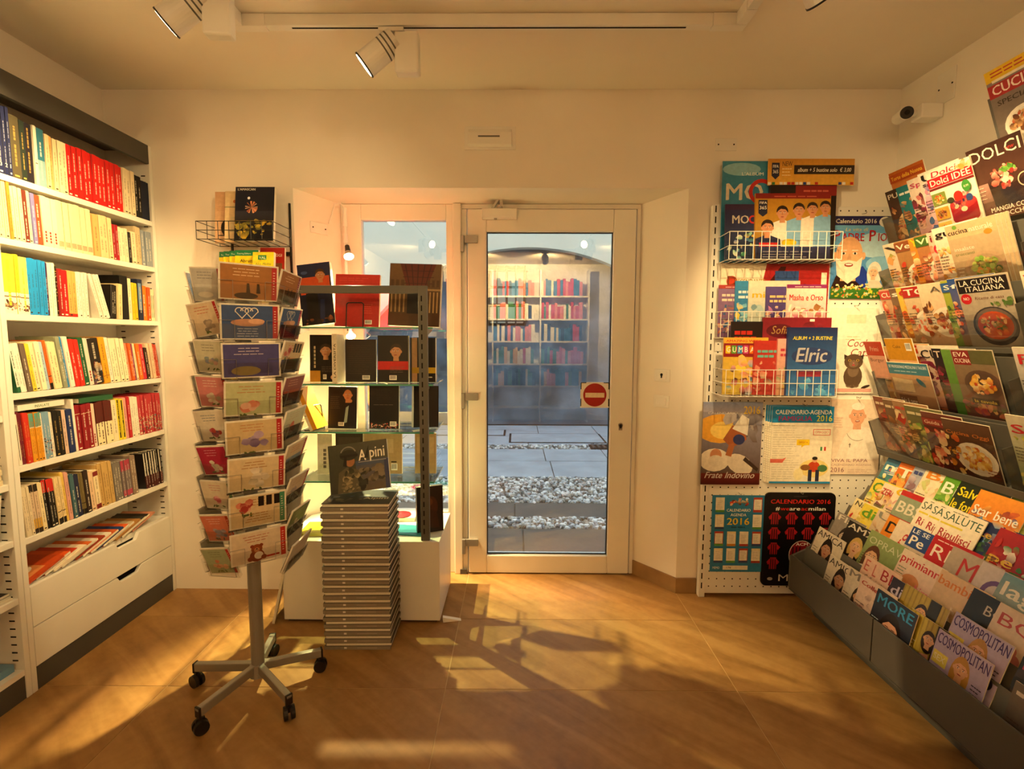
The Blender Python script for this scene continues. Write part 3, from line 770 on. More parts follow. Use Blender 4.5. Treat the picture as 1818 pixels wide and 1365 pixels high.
# ================================================================== BOOKCASE ON THE LEFT WALL
XC = -1.90
def bookcase(name, label, y0, y1, shelves, drawers):
    t = thing(name, label, 'bookcase', (0, 0, 0))
    for a in (y0, y1 - 0.021):
        sp = MB().box(XL + 0.002, a, 0.0, XC, a + 0.021, 2.385).build('side_panel', 'white_lacquer', t, bevel=0.0015)
        m = MB(); inner = a + 0.0212 if a == y0 else a - 0.0004
        z = 0.15
        while z < 2.25:
            for xx in (XC - 0.035, XL + 0.05):
                m.box(xx - 0.011, inner, z, xx + 0.011, inner + 0.0003, z + 0.006)
            z += 0.032
        m.build('shelf_pin_slots', 'hole_dark', sp)
    MB().box(XL + 0.002, y0 + 0.021, 0.0, XL + 0.012, y1 - 0.021, 2.385).build('back_panel', 'white_lacquer', t)
    for z in shelves: MB().box(XL + 0.012, y0 + 0.0215, z - 0.024, XC - 0.002, y1 - 0.0215, z).build('shelf', 'white_lacquer', t, bevel=0.001)
    MB().box(XL + 0.012, y0 + 0.0215, 2.36, XC - 0.02, y1 - 0.0215, 2.38).build('top_board', 'dark_grey_metal', t)
    MB().box(XC - 0.02, y0 + 0.0215, 2.292, XC, y1 - 0.0215, 2.385).build('fascia', 'dark_grey_metal', t, bevel=0.001)
    MB().box(XC - 0.02, y0 + 0.0215, 0.0, XC - 0.004, y1 - 0.0215, 0.094).build('plinth', 'dark_grey_metal', t)
    if drawers:
        MB().box(XL + 0.012, y0 + 0.0215, 0.40, XC - 0.026, y1 - 0.0215, 0.428).build('counter_board', 'white_lacquer', t)
        yc = 2.375
        for z0, z1 in ((0.262, 0.424), (0.098, 0.258)):
            p = [(y0 + 0.023, z0), (y1 - 0.023, z0), (y1 - 0.023, z1), (yc + 0.078, z1), (yc + 0.052, z1 - 0.030), (yc - 0.058, z1 - 0.030), (yc - 0.078, z1), (y0 + 0.023, z1)]
            d = MB().prism(p, 'x', XC - 0.019, XC).build('drawer', 'white_lacquer', t, bevel=0.0012)
            MB().box(XC - 0.16, y0 + 0.04, z0 + 0.01, XC - 0.024, y1 - 0.04, z1 - 0.028).build('drawer_box', 'hole_dark', d)
    else:
        MB().box(XL + 0.012, y0 + 0.0215, 0.094, XC - 0.002, y1 - 0.0215, 0.116).build('shelf', 'white_lacquer', t)
    return t
SHZ = {1: 2.003, 2: 1.768, 3: 1.488, 4: 1.187, 5: 0.907, 6: 0.620}
bookcase('bookcase', 'tall white bookcase full of books with two drawers, against left wall', 1.855, 2.697, SHZ.values(), True)
bookcase('bookcase', 'second white bookcase nearest the viewer, cut by the left edge', 1.005, 1.853, (2.003, 1.70, 1.40, 1.11, 0.85, 0.632, 0.405), False)

def spine_book(label, t, h, d, colr, deco, group, seed=0, name='book'):
    """upright book: spine to -Y, thickness along +X, origin at the bottom left of the spine"""
    c = hx(colr); k = 0.0014
    m = MB()
    bul = min(0.003, t * 0.15)
    # hard cover of two boards and a gently rounded spine
    m.box(0, 0.002, 0, k, d, h, c).box(t - k, 0.002, 0, t, d, h, c)
    prof = [(0, 0.003), (t * 0.25, -bul * 0.7), (t * 0.5, -bul), (t * 0.75, -bul * 0.7), (t, 0.003), (t - k, 0.005), (k, 0.005)]
    m.prism(prof, 'z', 0, h, c)
    o = m.build(name, 'cover')
    tag(o, label, 'book', group)
    MB().box(k, 0.005, 0.003, t - k, d - 0.004, h - 0.003).build('page_block', 'paper', o)
    cv = Cv(t, h); cv.rect(0.02, 0.005, 0.98, 0.995, colr); r = random.Random(seed); ink = '#f2ead8' if deco in ('w', 'half2', 'line') else '#3a2a1c'
    if deco == 'gold': ink = '#c9a450'
    if deco == 'half': cv.rect(0, 0, 1, 0.45, '#7fa3ab'); ink = '#f2ead8'
    if deco == 'half2': cv.rect(0.1, 0.25, 0.75, 0.9, '#6f8fb4')
    if deco == 'piano': cv.rect(0, 0, 1, 0.36, '#efe2cf'); cv.rect(0, 0.28, 1, 0.3, '#7a5a44'); cv.mosaic(0, 0.05, 1, 0.2, ['#8a6a52', '#c7a98c', '#4a2a20'], 8, seed, 0.1, 0.3); ink = '#8a7a20'
    if deco == 'redbase': cv.rect(0, 0, 1, 0.07, '#b3201a')
    if deco == 'blackbase': cv.rect(0, 0, 1, 0.13, '#181310'); cv.rect(0, 0.26, 1, 0.28, '#181310')
    if deco == 'whitetop': cv.rect(0, 0.12, 1, 1, '#e5e2d8')
    if deco == 'tealtop': cv.rect(0, 0.72, 1, 1, '#5f9a8c'); cv.rect(0, 0.7, 1, 0.72, '#e8e0cc')
    if deco == 'creambase': cv.rect(0, 0, 1, 0.52, '#ece0b4')
    if deco == 'redtop': cv.rect(0, 0.74, 1, 1, '#c9281c'); ink = '#e8ddc8'
    if deco == 'pinktop': cv.rect(0, 0.72, 1, 1, '#a83a50'); cv.rect(0, 0.05, 1, 0.2, '#b0405a'); ink = '#d9cfc4'
    if deco == 'maroon': cv.rect(0, 0, 1, 0.12, '#7a1a1c'); cv.rect(0, 0.85, 1, 0.97, '#7a1a1c')
    if deco == 'bwm': cv.rect(0, 0, 1, 0.36, '#4d1518'); cv.rect(0.0, 0.36, 0.4, 1, '#d9d2c8'); ink = '#d9d2c8'
    if deco == 'yb': cv.rect(0, 0.0, 1, 0.1, '#2b2018'); cv.rect(0, 0.1, 1, 0.3, '#d0a23a'); cv.rect(0, 0.85, 1, 1, '#2b2018')
    if deco == 'kband': cv.rect(0.35, 0.05, 0.75, 0.97, '#17140f')
    if deco == 'dots': cv.mosaic(0, 0, 1, 1, ['#e0c94a', '#efe6c0'], 14, seed, 0.1, 0.3)
    if deco == 'pic': cv.rect(0, 0.45, 1, 1, colr); cv.mosaic(0, 0.02, 1, 0.45, ['#2b201c', '#c9a070', '#7a2a24', '#d9cdb8', '#3b4a5c'], 10, seed, 0.15, 0.45); ink = '#efe4cf'
    if deco == 'squig': cv.ring(0.6, 0.42, 0.18, 0.26, '#1b1612', 30, 330); cv.rect(0.2, 0.36, 0.9, 0.375, '#1b1612'); ink = None
    if deco == 'bar':
        for q in range(9): cv.rect(0.1 + q * 0.09, 0.06, 0.14 + q * 0.09, 0.17, '#6d3a26')
        ink = None
    if deco.startswith('num'):
        cv.txt(deco[3:], 0.5, 0.12, 0.055, '#efe9dc', b=1, al='c'); ink = '#b9bfd2'
    if deco == 'red':
        [cv.rect(0.35, 0.08 + q * 0.06, 0.65, 0.125 + q * 0.06, '#9a2a1c') for q in range(4)]; ink = None
    if deco == 'line': cv.rect(0, 0.8, 1, 0.81, '#d9c8a0')
    if deco == 'kline': cv.rect(0.4, 0.1, 0.6, 0.8, '#2b2018'); ink = None
    if deco == 'redl': cv.rect(0, 0.16, 1, 0.17, '#5a2a14')
    if deco == 'n': ink = None
    if ink and t > 0.0055:
        # title and author as small lines running up the spine
        y = 0.1 + r.random() * 0.1
        for q in range(2):
            ln = r.uniform(0.22, 0.36)
            q0 = y
            while q0 < y + ln:
                q1 = min(y + ln, q0 + r.uniform(0.03, 0.09)); cv.raw([((0.5 - 0.1) * t, q0 * h), ((0.5 + 0.1) * t, q0 * h), ((0.5 + 0.1) * t, q1 * h), ((0.5 - 0.1) * t, q1 * h)], tuple(0.5 * u + 0.5 * v for u, v in zip(hx(ink), hx(colr)))); q0 = q1 + 0.012
            cv.k += 1; y += ln + 0.07
        if r.random() < 0.5: cv.rect(0.25, 0.03, 0.75, 0.055, ink)
    b = cv.build(o, name='spine_print', material='matte_print')
    if b: b.location = (t / 2, -bul - 0.0003, 0)
    return o
ORD = lambda n: '%d%s' % (n, 'th' if 10 <= n % 100 <= 20 else {1: 'st', 2: 'nd', 3: 'rd'}.get(n % 10, 'th'))
SHN = {1: 'top', 2: 'second', 3: 'third', 4: 'fourth', 5: 'fifth', 6: 'sixth'}
LEAN = {1: 0, 2: -1.5, 3: 0, 4: -7.5, 5: -3, 6: -4.5}
for sh, rows in BOOKS.items():
    idx = 1; rb = random.Random(sh)
    # the row stands between the two side panels; a leaning row starts clear of the first one
    s0 = 1.8775 + rows[0][5] * math.sin(R(abs(min(0, LEAN[sh])))); a0, a1 = rows[0][0], rows[-1][1]; b0, b1 = max(a0, s0), min(a1, 2.674)
    fy = lambda v: b0 + (v - a0) * (b1 - b0) / (a1 - a0)
    for (ya, yb, n, cname, colr, h, deco) in rows:
        ya, yb = fy(ya), fy(yb); tt = (yb - ya) / n
        for k in range(n):
            lean = LEAN[sh]; dc = deco; y = ya + k * tt; th = tt * 0.97
            if deco == 'lean': lean = -16; dc = 'k'
            if deco == 'leanr': lean = 4; dc = 'w'
            if deco == 'leanr2': lean = 3; dc = 'k'
            hh = h * (1 + rb.uniform(-0.012, 0.012)); dd = rb.uniform(0.145, 0.175)
            lab = ('%s book, %s from left on the %s bookcase shelf' % (cname, ORD(idx), SHN[sh])) if n == 1 else \
                  ('one of %d %s books starting %s from left, %s bookcase shelf' % (n, cname, ORD(idx), SHN[sh]))
            o = spine_book(lab, th * math.cos(R(lean)), hh, dd, colr, dc, 'books on the %s shelf' % SHN[sh], sh * 100 + idx + k)
            yy = y
            place(o, (XC - 0.006 - rb.uniform(0.0, 0.008), yy, SHZ[sh] + 0.0005 + (th * math.sin(R(lean)) if lean > 0 else 0)), PI / 2, 0, R(lean))
        idx += n
# books laid flat on top of the upright ones, and covers standing behind
def flat_book(label, w, d, t, colr, loc, rz, deco=None, group=None, tilt=0, name='book', spine=None, roll=0.0):
    """closed book lying flat: spine edge along its -Y side, origin at the bottom centre of the spine"""
    c = hx(colr); k = 0.0016
    m = MB().box(-w / 2, 0.001, 0, w / 2, d, k, c).box(-w / 2, 0.001, t - k, w / 2, d, t, c).box(-w / 2, 0, 0, w / 2, 0.002, t, hx(spine) if spine else c)
    o = m.build(name, 'cover'); tag(o, label, 'book', group)
    MB().box(-w / 2 + 0.003, 0.003, k, w / 2 - 0.003, d - 0.004, t - k).build('page_block', 'paper', o)
    if deco:
        cv = Cv(w, t); cv.rect(0, 0.03, 1, 0.97, colr); cv.txt(deco[0], 0.5, 0.28, 0.45, deco[1], al='c', b=1); cv.build(o, name='spine_print', material='matte_print')
    place(o, loc, rz, tilt, roll)
    return o
flat_book('white cookery book lying across the upright books on the fifth shelf', 0.20, 0.15, 0.022, '#e6e2d4', (XC - 0.012, 2.00, 1.117), PI / 2, ('INSALATE', '#4d7a4a'))
flat_book('dark green book lying across the red books on the fifth shelf', 0.185, 0.15, 0.022, '#1f5a38', (XC - 0.012, 2.265, 1.112), PI / 2, None)
cv = Cv(0.14, 0.19); cv.rect(0, 0, 1, 1, '#181210'); cv.rect(0.08, 0.55, 0.95, 0.92, '#c9401c'); cv.ell(0.5, 0.42, 0.3, 0.26, '#8a5a40'); cv.ell(0.5, 0.45, 0.2, 0.2, '#b98a66')
o = sheet('book', cv, 0.012, 'black book with orange red panel behind leaning books, third bookcase shelf', 'book', '#181210'); place(o, (XC - 0.212, 2.41, 1.489), PI / 2, 0)
cv = Cv(0.15, 0.19); cv.rect(0, 0, 1, 1, '#dcc8ae'); cv.rect(0, 0, 1, 0.3, '#7d1a1e'); cv.barcode(0.06, 0.08, 0.4, 0.14); cv.bars(0.1, 0.85, 0.75, 6, 0.05, 0.02, '#a08a70')
o = sheet('book', cv, 0.014, 'cream book with maroon base turned to show its back, sixth shelf', 'book', '#dcc8ae'); place(o, (XC - 0.07, 2.560, 0.6205), R(58), 0)
for k, (yy, c) in enumerate(((2.03, '#4a3a34'), (2.25, '#b89a72'))):
    cv = Cv(0.15, 0.215); cv.rect(0, 0, 1, 1, c); cv.rect(0.1, 0.8, 0.9, 0.9, '#e6dcc8')
    o = sheet('book', cv, 0.012, ['dark cover standing behind the upright books on the sixth shelf, left', 'tan cover standing behind the upright books on the sixth shelf, middle'][k], 'book', c, group='covers behind books'); place(o, (XC - 0.19, yy, 0.6205), PI / 2, R(-3))
# fan of magazines and thin books above the drawers
FAN = ['#c24a1c', '#d9571f', '#b8381c', '#e8d8c0', '#c9642c', '#d9d2c4', '#9a3a20', '#e6e0d2', '#c86030', '#25407a', '#d9602a', '#bfae8e', '#a87a40', '#3a3a34', '#2b2622', '#c98a70']
for k, c in enumerate(FAN):
    tt = 0.0095; aa = -math.asin(tt / 0.036)
    nm = {'#e8d8c0': 'cream', '#d9d2c4': 'grey white', '#e6e0d2': 'white', '#25407a': 'blue', '#bfae8e': 'beige', '#a87a40': 'brown', '#3a3a34': 'dark grey', '#2b2622': 'black', '#c98a70': 'pink'}.get(c, 'orange red')
    w_ = 0.165
    o = flat_book('%s thin book, %s from left in the fan above the drawers' % (nm, ORD(k + 1)), w_, 0.17, 0.0088, c, (0, 0, 0), 0, None, 'fan of books above the drawers', spine='#e9e0cc' if k % 3 else c)
    cv = Cv(w_, 0.16); cv.rect(0.05, 0.1, 0.6, 0.9, random.choice(['#e8d9c0', '#7a2a1c', '#d98a50', c])); cv.ell(0.35, 0.5, 0.2, 0.2, random.choice(['#f0e6d0', '#c23a1c', '#4a6a8a']))
    p = cv.build(o, name='cover_print'); p.rotation_euler = (-PI / 2, 0, 0); p.location = (0, 0.005, 0.0089)
    # raised to the right: each lies on its left neighbour's right-hand side
    place(o, (XC - 0.012 - random.uniform(0, 0.012), 1.972 + k * 0.036, 0.452), PI / 2, 0, aa)
# what can be seen in the near bookcase
for k in range(4): flat_book('cream book, %s from bottom of the flat pile in the near bookcase' % ORD(k + 1), 0.24, 0.16, 0.019, '#e2d3ae', (XC - 0.01 - 0.004 * (k % 2), 1.70, 0.8505 + k * 0.0195), PI / 2, None, 'pile in the near bookcase')
for k in range(3):
    o = spine_book('white magazine file with green top, %s from right in the near bookcase' % ORD(k + 1), 0.013, 0.2, 0.15, '#dcd6c8', 'k', 'upright magazines in the near bookcase', k)
    cv = Cv(0.013, 0.2); cv.rect(0, 0.93, 1, 1, '#2c6a44'); b = cv.build(o, name='green_band'); b.location = (0.0065, -0.0025, 0)
    place(o, (XC - 0.012, 1.775 - k * 0.0145, 0.633), PI / 2, 0, R(7))
o = flat_book('dark red thin book lying in the near bookcase', 0.12, 0.15, 0.012, '#8a1a1c', (XC - 0.01, 1.66, 0.633), PI / 2)
for k in range(3): flat_book('%s magazine lying in the near bookcase above the blue folder' % ('white', 'grey', 'black and white')[k], 0.26, 0.19, 0.008, ('#ddd6c4', '#8d887c', '#2b2825')[k], (XC - 0.012 - 0.006 * k, 1.69, 0.4055 + k * 0.0085), PI / 2, spine='#ddd6c4')
flat_book('light blue folder lying at the bottom of the near bookcase', 0.28, 0.19, 0.03, '#6f9cc0', (XC - 0.03, 1.68, 0.1165), PI / 2)

# ================================================================== GREETING CARD STAND
CX, CY = -1.02, 1.885
cs = thing('card_stand', 'revolving greeting card stand on a grey five-armed castor base', 'card stand', (CX, CY, 0))
MB().cyl((0, 0, 0.085), (0, 0, 1.60), 0.0245, n=20).build('pole', 'silver_metal', cs, smooth=False)
MB().cyl((0, 0, 0.070), (0, 0, 0.118), 0.034, 0.030, n=16).build('hub', 'silver_metal', cs)
CAST = [(-0.262, 0.024), (-0.098, -0.218), (0.186, -0.150), (0.198, 0.122), (-0.052, 0.222)]
for (ax, ay) in CAST:
    d = Vector((ax, ay, 0)); L = d.length; u = d / L; e = Vector((ax, ay, 0.082)); s0 = u * 0.02 + Vector((0, 0, 0.105))
    a = math.atan2(u.y, u.x); mid = (s0 + e) / 2; pit = math.atan2(s0.z - e.z, L)
    arm = MB().obox(Matrix.Translation(mid) @ Matrix.Rotation(a, 4, 'Z') @ Matrix.Rotation(pit, 4, 'Y'), L, 0.024, 0.034).build('base_arm', 'silver_metal', cs, bevel=0.004)
    MB().obox(Matrix.Translation(e + u * 0.006 + Vector((0, 0, -0.001))) @ Matrix.Rotation(a, 4, 'Z'), 0.008, 0.027, 0.04).build('end_cap', 'black_plastic', arm, bevel=0.002)
    n = Vector((-u.y, u.x, 0))
    n = (n + u * 0.35).normalized()
    c = Vector((ax, ay, 0.0265)) + n * 0.002
    ct = MB().cyl((ax, ay, 0.045), (ax, ay, 0.068), 0.008, n=10).obox(Matrix.Translation((ax, ay, 0.046)) @ Matrix.Rotation(math.atan2(n.y, n.x), 4, 'Z'), 0.008, 0.03, 0.022).build('castor', 'black_plastic', cs)
    for s in (-1, 1): MB().cyl(c + n * (s * 0.006), c + n * (s * 0.019), 0.026, 0.0245, n=20).build('wheel', 'black_plastic', ct)

CW = {'L': (-27, 0.13, 0.115, 0.118, 9, 1.645, 0.1245), 'F': (36, 0.165, 0.185, 0.122, 8, 1.652, 0.1335), 'R': (90, 0.170, 0.165, 0.112, 9, 1.640, 0.1245),
      'B1': (-88, 0.15, 0.13, 0.115, 9, 1.640, 0.1245), 'B2': (150, 0.16, 0.16, 0.115, 9, 1.640, 0.1245), 'B3': (212, 0.15, 0.15, 0.115, 9, 1.640, 0.1245)}
def flower(cv, cx, cy, r, pal, seed):
    rd = random.Random(seed)
    for i in range(9):
        a = rd.uniform(0, 2 * PI); d = r * rd.random()
        cv.ell(cx + d * math.cos(a), cy + d * math.sin(a) * cv.w / cv.h, r * 0.42, r * 0.36, rd.choice(pal), rd.choice(pal), n=9, jag=0.15, rnd=rd)
    for i in range(4): cv.ell(cx + rd.uniform(-r, r), cy - r * 1.1 * cv.w / cv.h, r * 0.3, r * 0.12, '#5a6b3c', rot=rd.uniform(0, 180), n=8)
def card_face(cv, bg, strip, art, seed):
    cv.rect(0, 0, 1, 1, '#ece6d8'); cv.rect(0.03, 0.03, 0.97, 0.96, bg)
    if strip: cv.rect(0.88, 0.03, 0.97, 0.96, strip); cv.bars(0.905, 0.8, 0.04, 9, 0.075, 0.03, '#f3ded0', seed)
    k, pal, ink = art
    if k != 'heart': cv.bars(0.45, 0.84, 0.5, 3, 0.085, 0.025, ink, seed, 'c')
    if k == 'flower': flower(cv, 0.48, 0.32, 0.2, pal, seed)
    if k == 'feet':
        for x in (0.45, 0.62): cv.poly([(x, 0.2), (x + 0.07, 0.2), (x + 0.05, 0.47), (x + 0.01, 0.47)], '#3a2416')
        cv.ell(0.45, 0.12, 0.2, 0.06, '#3a2416'); cv.rect(0.03, 0.5, 0.88, 0.515, '#7a5030')
    if k == 'heart':
        for x in (0.36, 0.52):
            cv.ring(x - 0.045, 0.80, 0.055, 0.072, '#e8e0d4', 0, 200); cv.ring(x + 0.045, 0.80, 0.055, 0.072, '#e8e0d4', -20, 180)
            cv.poly([(x - 0.115, 0.79), (x - 0.1, 0.79), (x, 0.62), (x, 0.58)], '#e8e0d4'); cv.poly([(x + 0.115, 0.79), (x + 0.1, 0.79), (x, 0.62), (x, 0.58)], '#e8e0d4')
        cv.ell(0.45, 0.48, 0.28, 0.07, '#b98a72'); cv.ell(0.6, 0.52, 0.14, 0.05, '#d6a98c'); cv.bars(0.45, 0.3, 0.45, 4, 0.07, 0.02, '#cfd6e6', seed, 'c')
    if k == 'bear':
        for x, y, r, c in ((0.45, 0.2, 0.13, '#8a3a1c'), (0.45, 0.42, 0.1, '#9a4a22'), (0.37, 0.52, 0.035, '#8a3a1c'), (0.53, 0.52, 0.035, '#8a3a1c'), (0.45, 0.39, 0.05, '#c98a5c'), (0.48, 0.2, 0.08, '#f0e6d8'), (0.33, 0.12, 0.05, '#8a3a1c'), (0.57, 0.12, 0.05, '#8a3a1c')): cv.ell(x, y, r, r, c)
        cv.ell(0.45, 0.42, 0.015, 0.012, '#1b120c'); cv.rect(0.62, 0.08, 0.85, 0.14, '#b8281c')
    if k == 'view': cv.rect(0.1, 0.12, 0.86, 0.5, pal[0], pal[1]); cv.ell(0.4, 0.2, 0.25, 0.09, pal[2])
    if k == 'hat': flower(cv, 0.28, 0.68, 0.17, pal, seed); [cv.rect(x, 0.62, x + 0.1, 0.93, '#1b1512') for x in (0.5, 0.64, 0.78)]; cv.bars(0.5, 0.4, 0.5, 4, 0.08, 0.025, ink, seed, 'c')
ROSE = ['#c2604e', '#d98a74', '#a83a38', '#e6b8a4']; LIL = ['#8a78a8', '#b09cc0', '#6d5a8c']; WHT = ['#f0e8da', '#d6c8b4', '#b0a890', '#e2d8c4']; PNK = ['#e08aa0', '#c84a6a', '#f0b8c0']
CARDS = {'F': [('#a8703c', '#b3242a', ('feet', None, '#e6c8a0'), 'brown card with two figures and red strip'), ('#3a5488', '#b3242a', ('heart', None, '#fff'), 'blue card with two linked hearts'), ('#4b4a86', None, ('view', ('#4b4a86', '#3b3a70', '#8a7a50'), '#d9cfe0'), 'indigo card with pale lettering'),
               ('#b9bf94', '#b3242a', ('flower', ROSE, '#b8784c'), 'pale green card with a rose bouquet'), ('#cdb78c', '#b3242a', ('flower', LIL, '#b8784c'), 'beige card with lilac blossoms'), ('#d9c6a0', '#b3242a', ('flower', WHT, '#a8703c'), 'cream card with white flowers'), ('#dcc8a0', '#3f8a6a', ('hat', ROSE, '#a8703c'), 'cream card with roses, black shapes and green strip'), ('#e3d6c0', '#c22a24', ('bear', None, '#b85c4a'), 'white card with a seated teddy bear')],
         'L': [('#c9c8c4', '#a83038', ('view', ('#dcdcd8', '#b8bcc0', '#e8e4da'), '#8a8a90'), 'pale grey card'), ('#e0cdb0', '#b3242a', ('flower', ['#9a8a7a', '#b8a48c'], '#c86a4a'), 'cream card with a grey flower'), ('#d2d0b8', '#8fa890', ('flower', ['#8a9ab8', '#d0a8a0', '#a8b890'], '#8a8a7a'), 'pale card with pastel flowers'), ('#d98a8c', '#b3242a', ('flower', WHT, '#f0dcd4'), 'pink card with white flowers'), ('#e6e0d0', None, ('flower', ['#c23a3a', '#3a3a6a', '#d06a7a'], '#7a8a9a'), 'white card with red and blue dots'),
               ('#b8284c', None, ('flower', WHT, '#e8b0bc'), 'magenta card with a white flower'), ('#e6ddc8', '#2f7a4a', ('flower', PNK, '#d08a8a'), 'white card with pink flower and green strip'), ('#d9806a', '#b8381c', ('flower', ['#8a8a9a', '#b0a8b0'], '#f0d0c0'), 'salmon card with orange strip'), ('#a8b896', '#b3242a', ('flower', ['#d0806a', '#e8c0a0'], '#7a8a6a'), 'green card with red strip')],
         'R': [('#a8703c', '#8a2a4a', ('feet', None, '#e6c8a0'), 'brown card'), ('#3f5f96', '#a8284a', ('heart', None, '#fff'), 'small blue card with linked hearts'), ('#d6c098', None, ('hat', ROSE, '#c8703c'), 'cream card with red and black tops'), ('#8a3424', None, ('view', ('#a84a2a', '#6d2018', '#8a3424'), '#d9a080'), 'red brown card'), ('#c3c6ac', None, ('flower', ROSE, '#b8a080'), 'pale green card with pink bouquet'), ('#dccaa8', '#b3242a', ('view', ('#8a9aa8', '#5a6a74', '#3a4a50'), '#c8703c'), 'cream card with a sea view'), ('#d9c6a8', '#b3242a', ('flower', ['#b0a098', '#8a8078'], '#b89a80'), 'cream card with a grey drawing'), ('#6a7a50', None, ('flower', WHT, '#a8b090'), 'green card with white flower'), ('#cfc4b0', None, ('view', ('#d6ccb8', '#b8ae9c', '#a09484'), '#9a8a78'), 'pale grey brown card')]}
COLN = {'L': 'left', 'F': 'front', 'R': 'right'}
rc = random.Random(11)
blank = None
for key, (az, ap, cw, ch, rows, ztop, pitch) in CW.items():
    a = R(az); nx, ny = math.sin(a), -math.cos(a)
    fa = R({'L': -6}.get(key, az))      # heading of the cards; the left column is turned towards the door
    for i in range(rows):
        lean = {'L': 13 + i * 0.8, 'F': 9, 'R': 14 + i * 1.3}.get(key, 14)
        zb = ztop - i * pitch - ch
        bx, by = CX + nx * (ap - ch * math.sin(R(lean)) * 0.5), CY + ny * (ap - ch * math.sin(R(lean)) * 0.5)
        # clear pocket: back, floor and low front of one folded sheet
        pk = MB().box(-cw / 2 - 0.004, -0.012, -0.003, cw / 2 + 0.004, 0.002, -0.0022).box(-cw / 2 - 0.004, -0.0128, -0.003, cw / 2 + 0.004, -0.012, ch * 0.45).box(-cw / 2 - 0.004, 0.002, -0.003, cw / 2 + 0.004, 0.0028, ch * 0.95)
        po = pk.build('card_pocket', 'clear_plastic', cs)
        place(po, (bx - CX, by - CY, zb), fa, R(lean), 0)
        MB().wire([(-cw / 2 - 0.005, -0.0135, ch * 0.55), (-0.05, -0.0135, ch * 0.55), (-0.05, -0.0135, 0.0), (0.05, -0.0135, 0.0), (0.05, -0.0135, ch * 0.55), (cw / 2 + 0.005, -0.0135, ch * 0.55)], 0.0009, 4).build('pocket_wire', 'steel', po)
        if key in CARDS:
            bg_, strip, art, desc = CARDS[key][i]
            cv = Cv(cw, ch); card_face(cv, bg_, strip, art, i * 7 + len(key) + az)
            roll = {'L': -R(rc.uniform(4, 15)), 'R': R(rc.uniform(-3, 4)), 'F': R(rc.uniform(-1.5, 1.5))}[key]
            if key == 'L' and i in (0, 2, 3, 6): roll = R(2)
            o = sheet('greeting_card', cv, 0.006, '%s, %s down, %s column of card stand' % (desc, ORD(i + 1), COLN[key]), 'card', '#e8e2d4', '#e8e2d4', 'greeting cards on the stand')
            dz = abs(math.sin(roll)) * cw / 2
            place(o, (bx - nx * 0.0, by - ny * 0.0, zb + dz), fa, R(lean), roll)
        else:
            if blank is None:
                cv = Cv(cw, ch); cv.rect(0.1, 0.1, 0.9, 0.9, '#dcd2c0'); cv.ell(0.5, 0.45, 0.2, 0.15, '#c8a8a0')
                o = blank = sheet('greeting_card', cv, 0.005, 'pale greeting card in a rear column of the card stand', 'card', '#e6e0d4', '#e6e0d4', 'greeting cards at the back of the stand')
            else:
                o = blank.copy(); COL.objects.link(o)
                for ch_ in blank.children:
                    c2 = ch_.copy(); COL.objects.link(c2); c2.parent = o
            place(o, (bx, by, zb), a, R(lean), 0)

# ================================================================== BLACK WIRE BOOK RACK ON THE WALL
wr = thing('wire_rack', 'black wire book rack on wall behind the greeting card stand', 'rack', (-1.34, 2.695, 0))
for x in (-0.155, 0.155): MB().box(x - 0.004, -0.012, 1.35, x + 0.004, -0.001, 2.10).build('upright', 'black_wire', wr)
MB().box(-0.155, -0.018, 1.83, 0.155, -0.010, 1.85).build('cross_bar', 'black_wire', wr)
def wire_tray(x0, x1, y0, y1, z0, z1, nx, nz, m=None):
    m = m or MB()
    for k in range(nz + 1):
        z = z0 + (z1 - z0) * k / nz; m.wire([(x0, y1, z), (x0, y0, z), (x1, y0, z), (x1, y1, z)])
    for k in range(nx + 1):
        x = x0 + (x1 - x0) * k / nx; m.wire([(x, y1, z0), (x, y0, z0), (x, y0, z1)])
    m.wire([(x0, y1, z0), (x0, y1, z1)]); m.wire([(x1, y1, z0), (x1, y1, z1)]); m.wire([(x0, y1, z0), (x1, y1, z0)])
    return m
for z in (1.875, 1.63, 1.39):
    wire_tray(-0.205, 0.165, -0.225, -0.03, z, z + 0.085, 7, 2).build('wire_basket', 'black_wire', wr)
cv = Cv(0.195, 0.272)
cv.rect(0, 0, 1, 1, '#161a2c', '#0d0c10'); cv.rect(0, 0.3, 1, 0.55, '#2a2a38', '#1a1614')
rd = random.Random(2)
for i in range(26):
    a = rd.uniform(0, 2 * PI); cv.poly([(0.42, 0.62), (0.42 + 0.16 * math.cos(a), 0.62 + 0.115 * math.sin(a)), (0.42 + 0.16 * math.cos(a + 0.12), 0.62 + 0.115 * math.sin(a + 0.12))], rd.choice(['#d98a5a', '#e6b08a', '#b8603c']))
cv.ell(0.35, 0.79, 0.035, 0.035, '#e6e6ee'); cv.mosaic(0.05, 0.1, 0.98, 0.36, ['#3a3a1c', '#6a6024', '#8a7a2a', '#1c1a14', '#b8942c'], 22, 4, 0.04, 0.12); cv.rect(0.0, 0.36, 1, 0.37, '#8a6a2c')
cv.txt("L'AMASCAN", 0.06, 0.93, 0.04, '#efe9dc', w=0.46, b=1)
o = sheet('book', cv, 0.02, 'dark book with fireworks over a town, in the top wire basket', 'book', '#12121c'); place(o, (-1.305, 2.56, 1.8785), 0, R(-8))
cv = Cv(0.16, 0.26); cv.rect(0, 0, 1, 1, '#cfa882'); cv.rect(0.62, 0.1, 0.95, 0.72, '#8a1c1c'); cv.poly([(0.45, 0.72), (0.5, 0.98), (0.8, 0.98), (0.85, 0.72)], '#17120f'); cv.ell(0.45, 0.3, 0.26, 0.3, '#17120f'); cv.rect(0.1, 0.14, 0.5, 0.16, '#17120f'); cv.bars(0.05, 0.7, 0.3, 3, 0.03, 0.008, '#b08058')
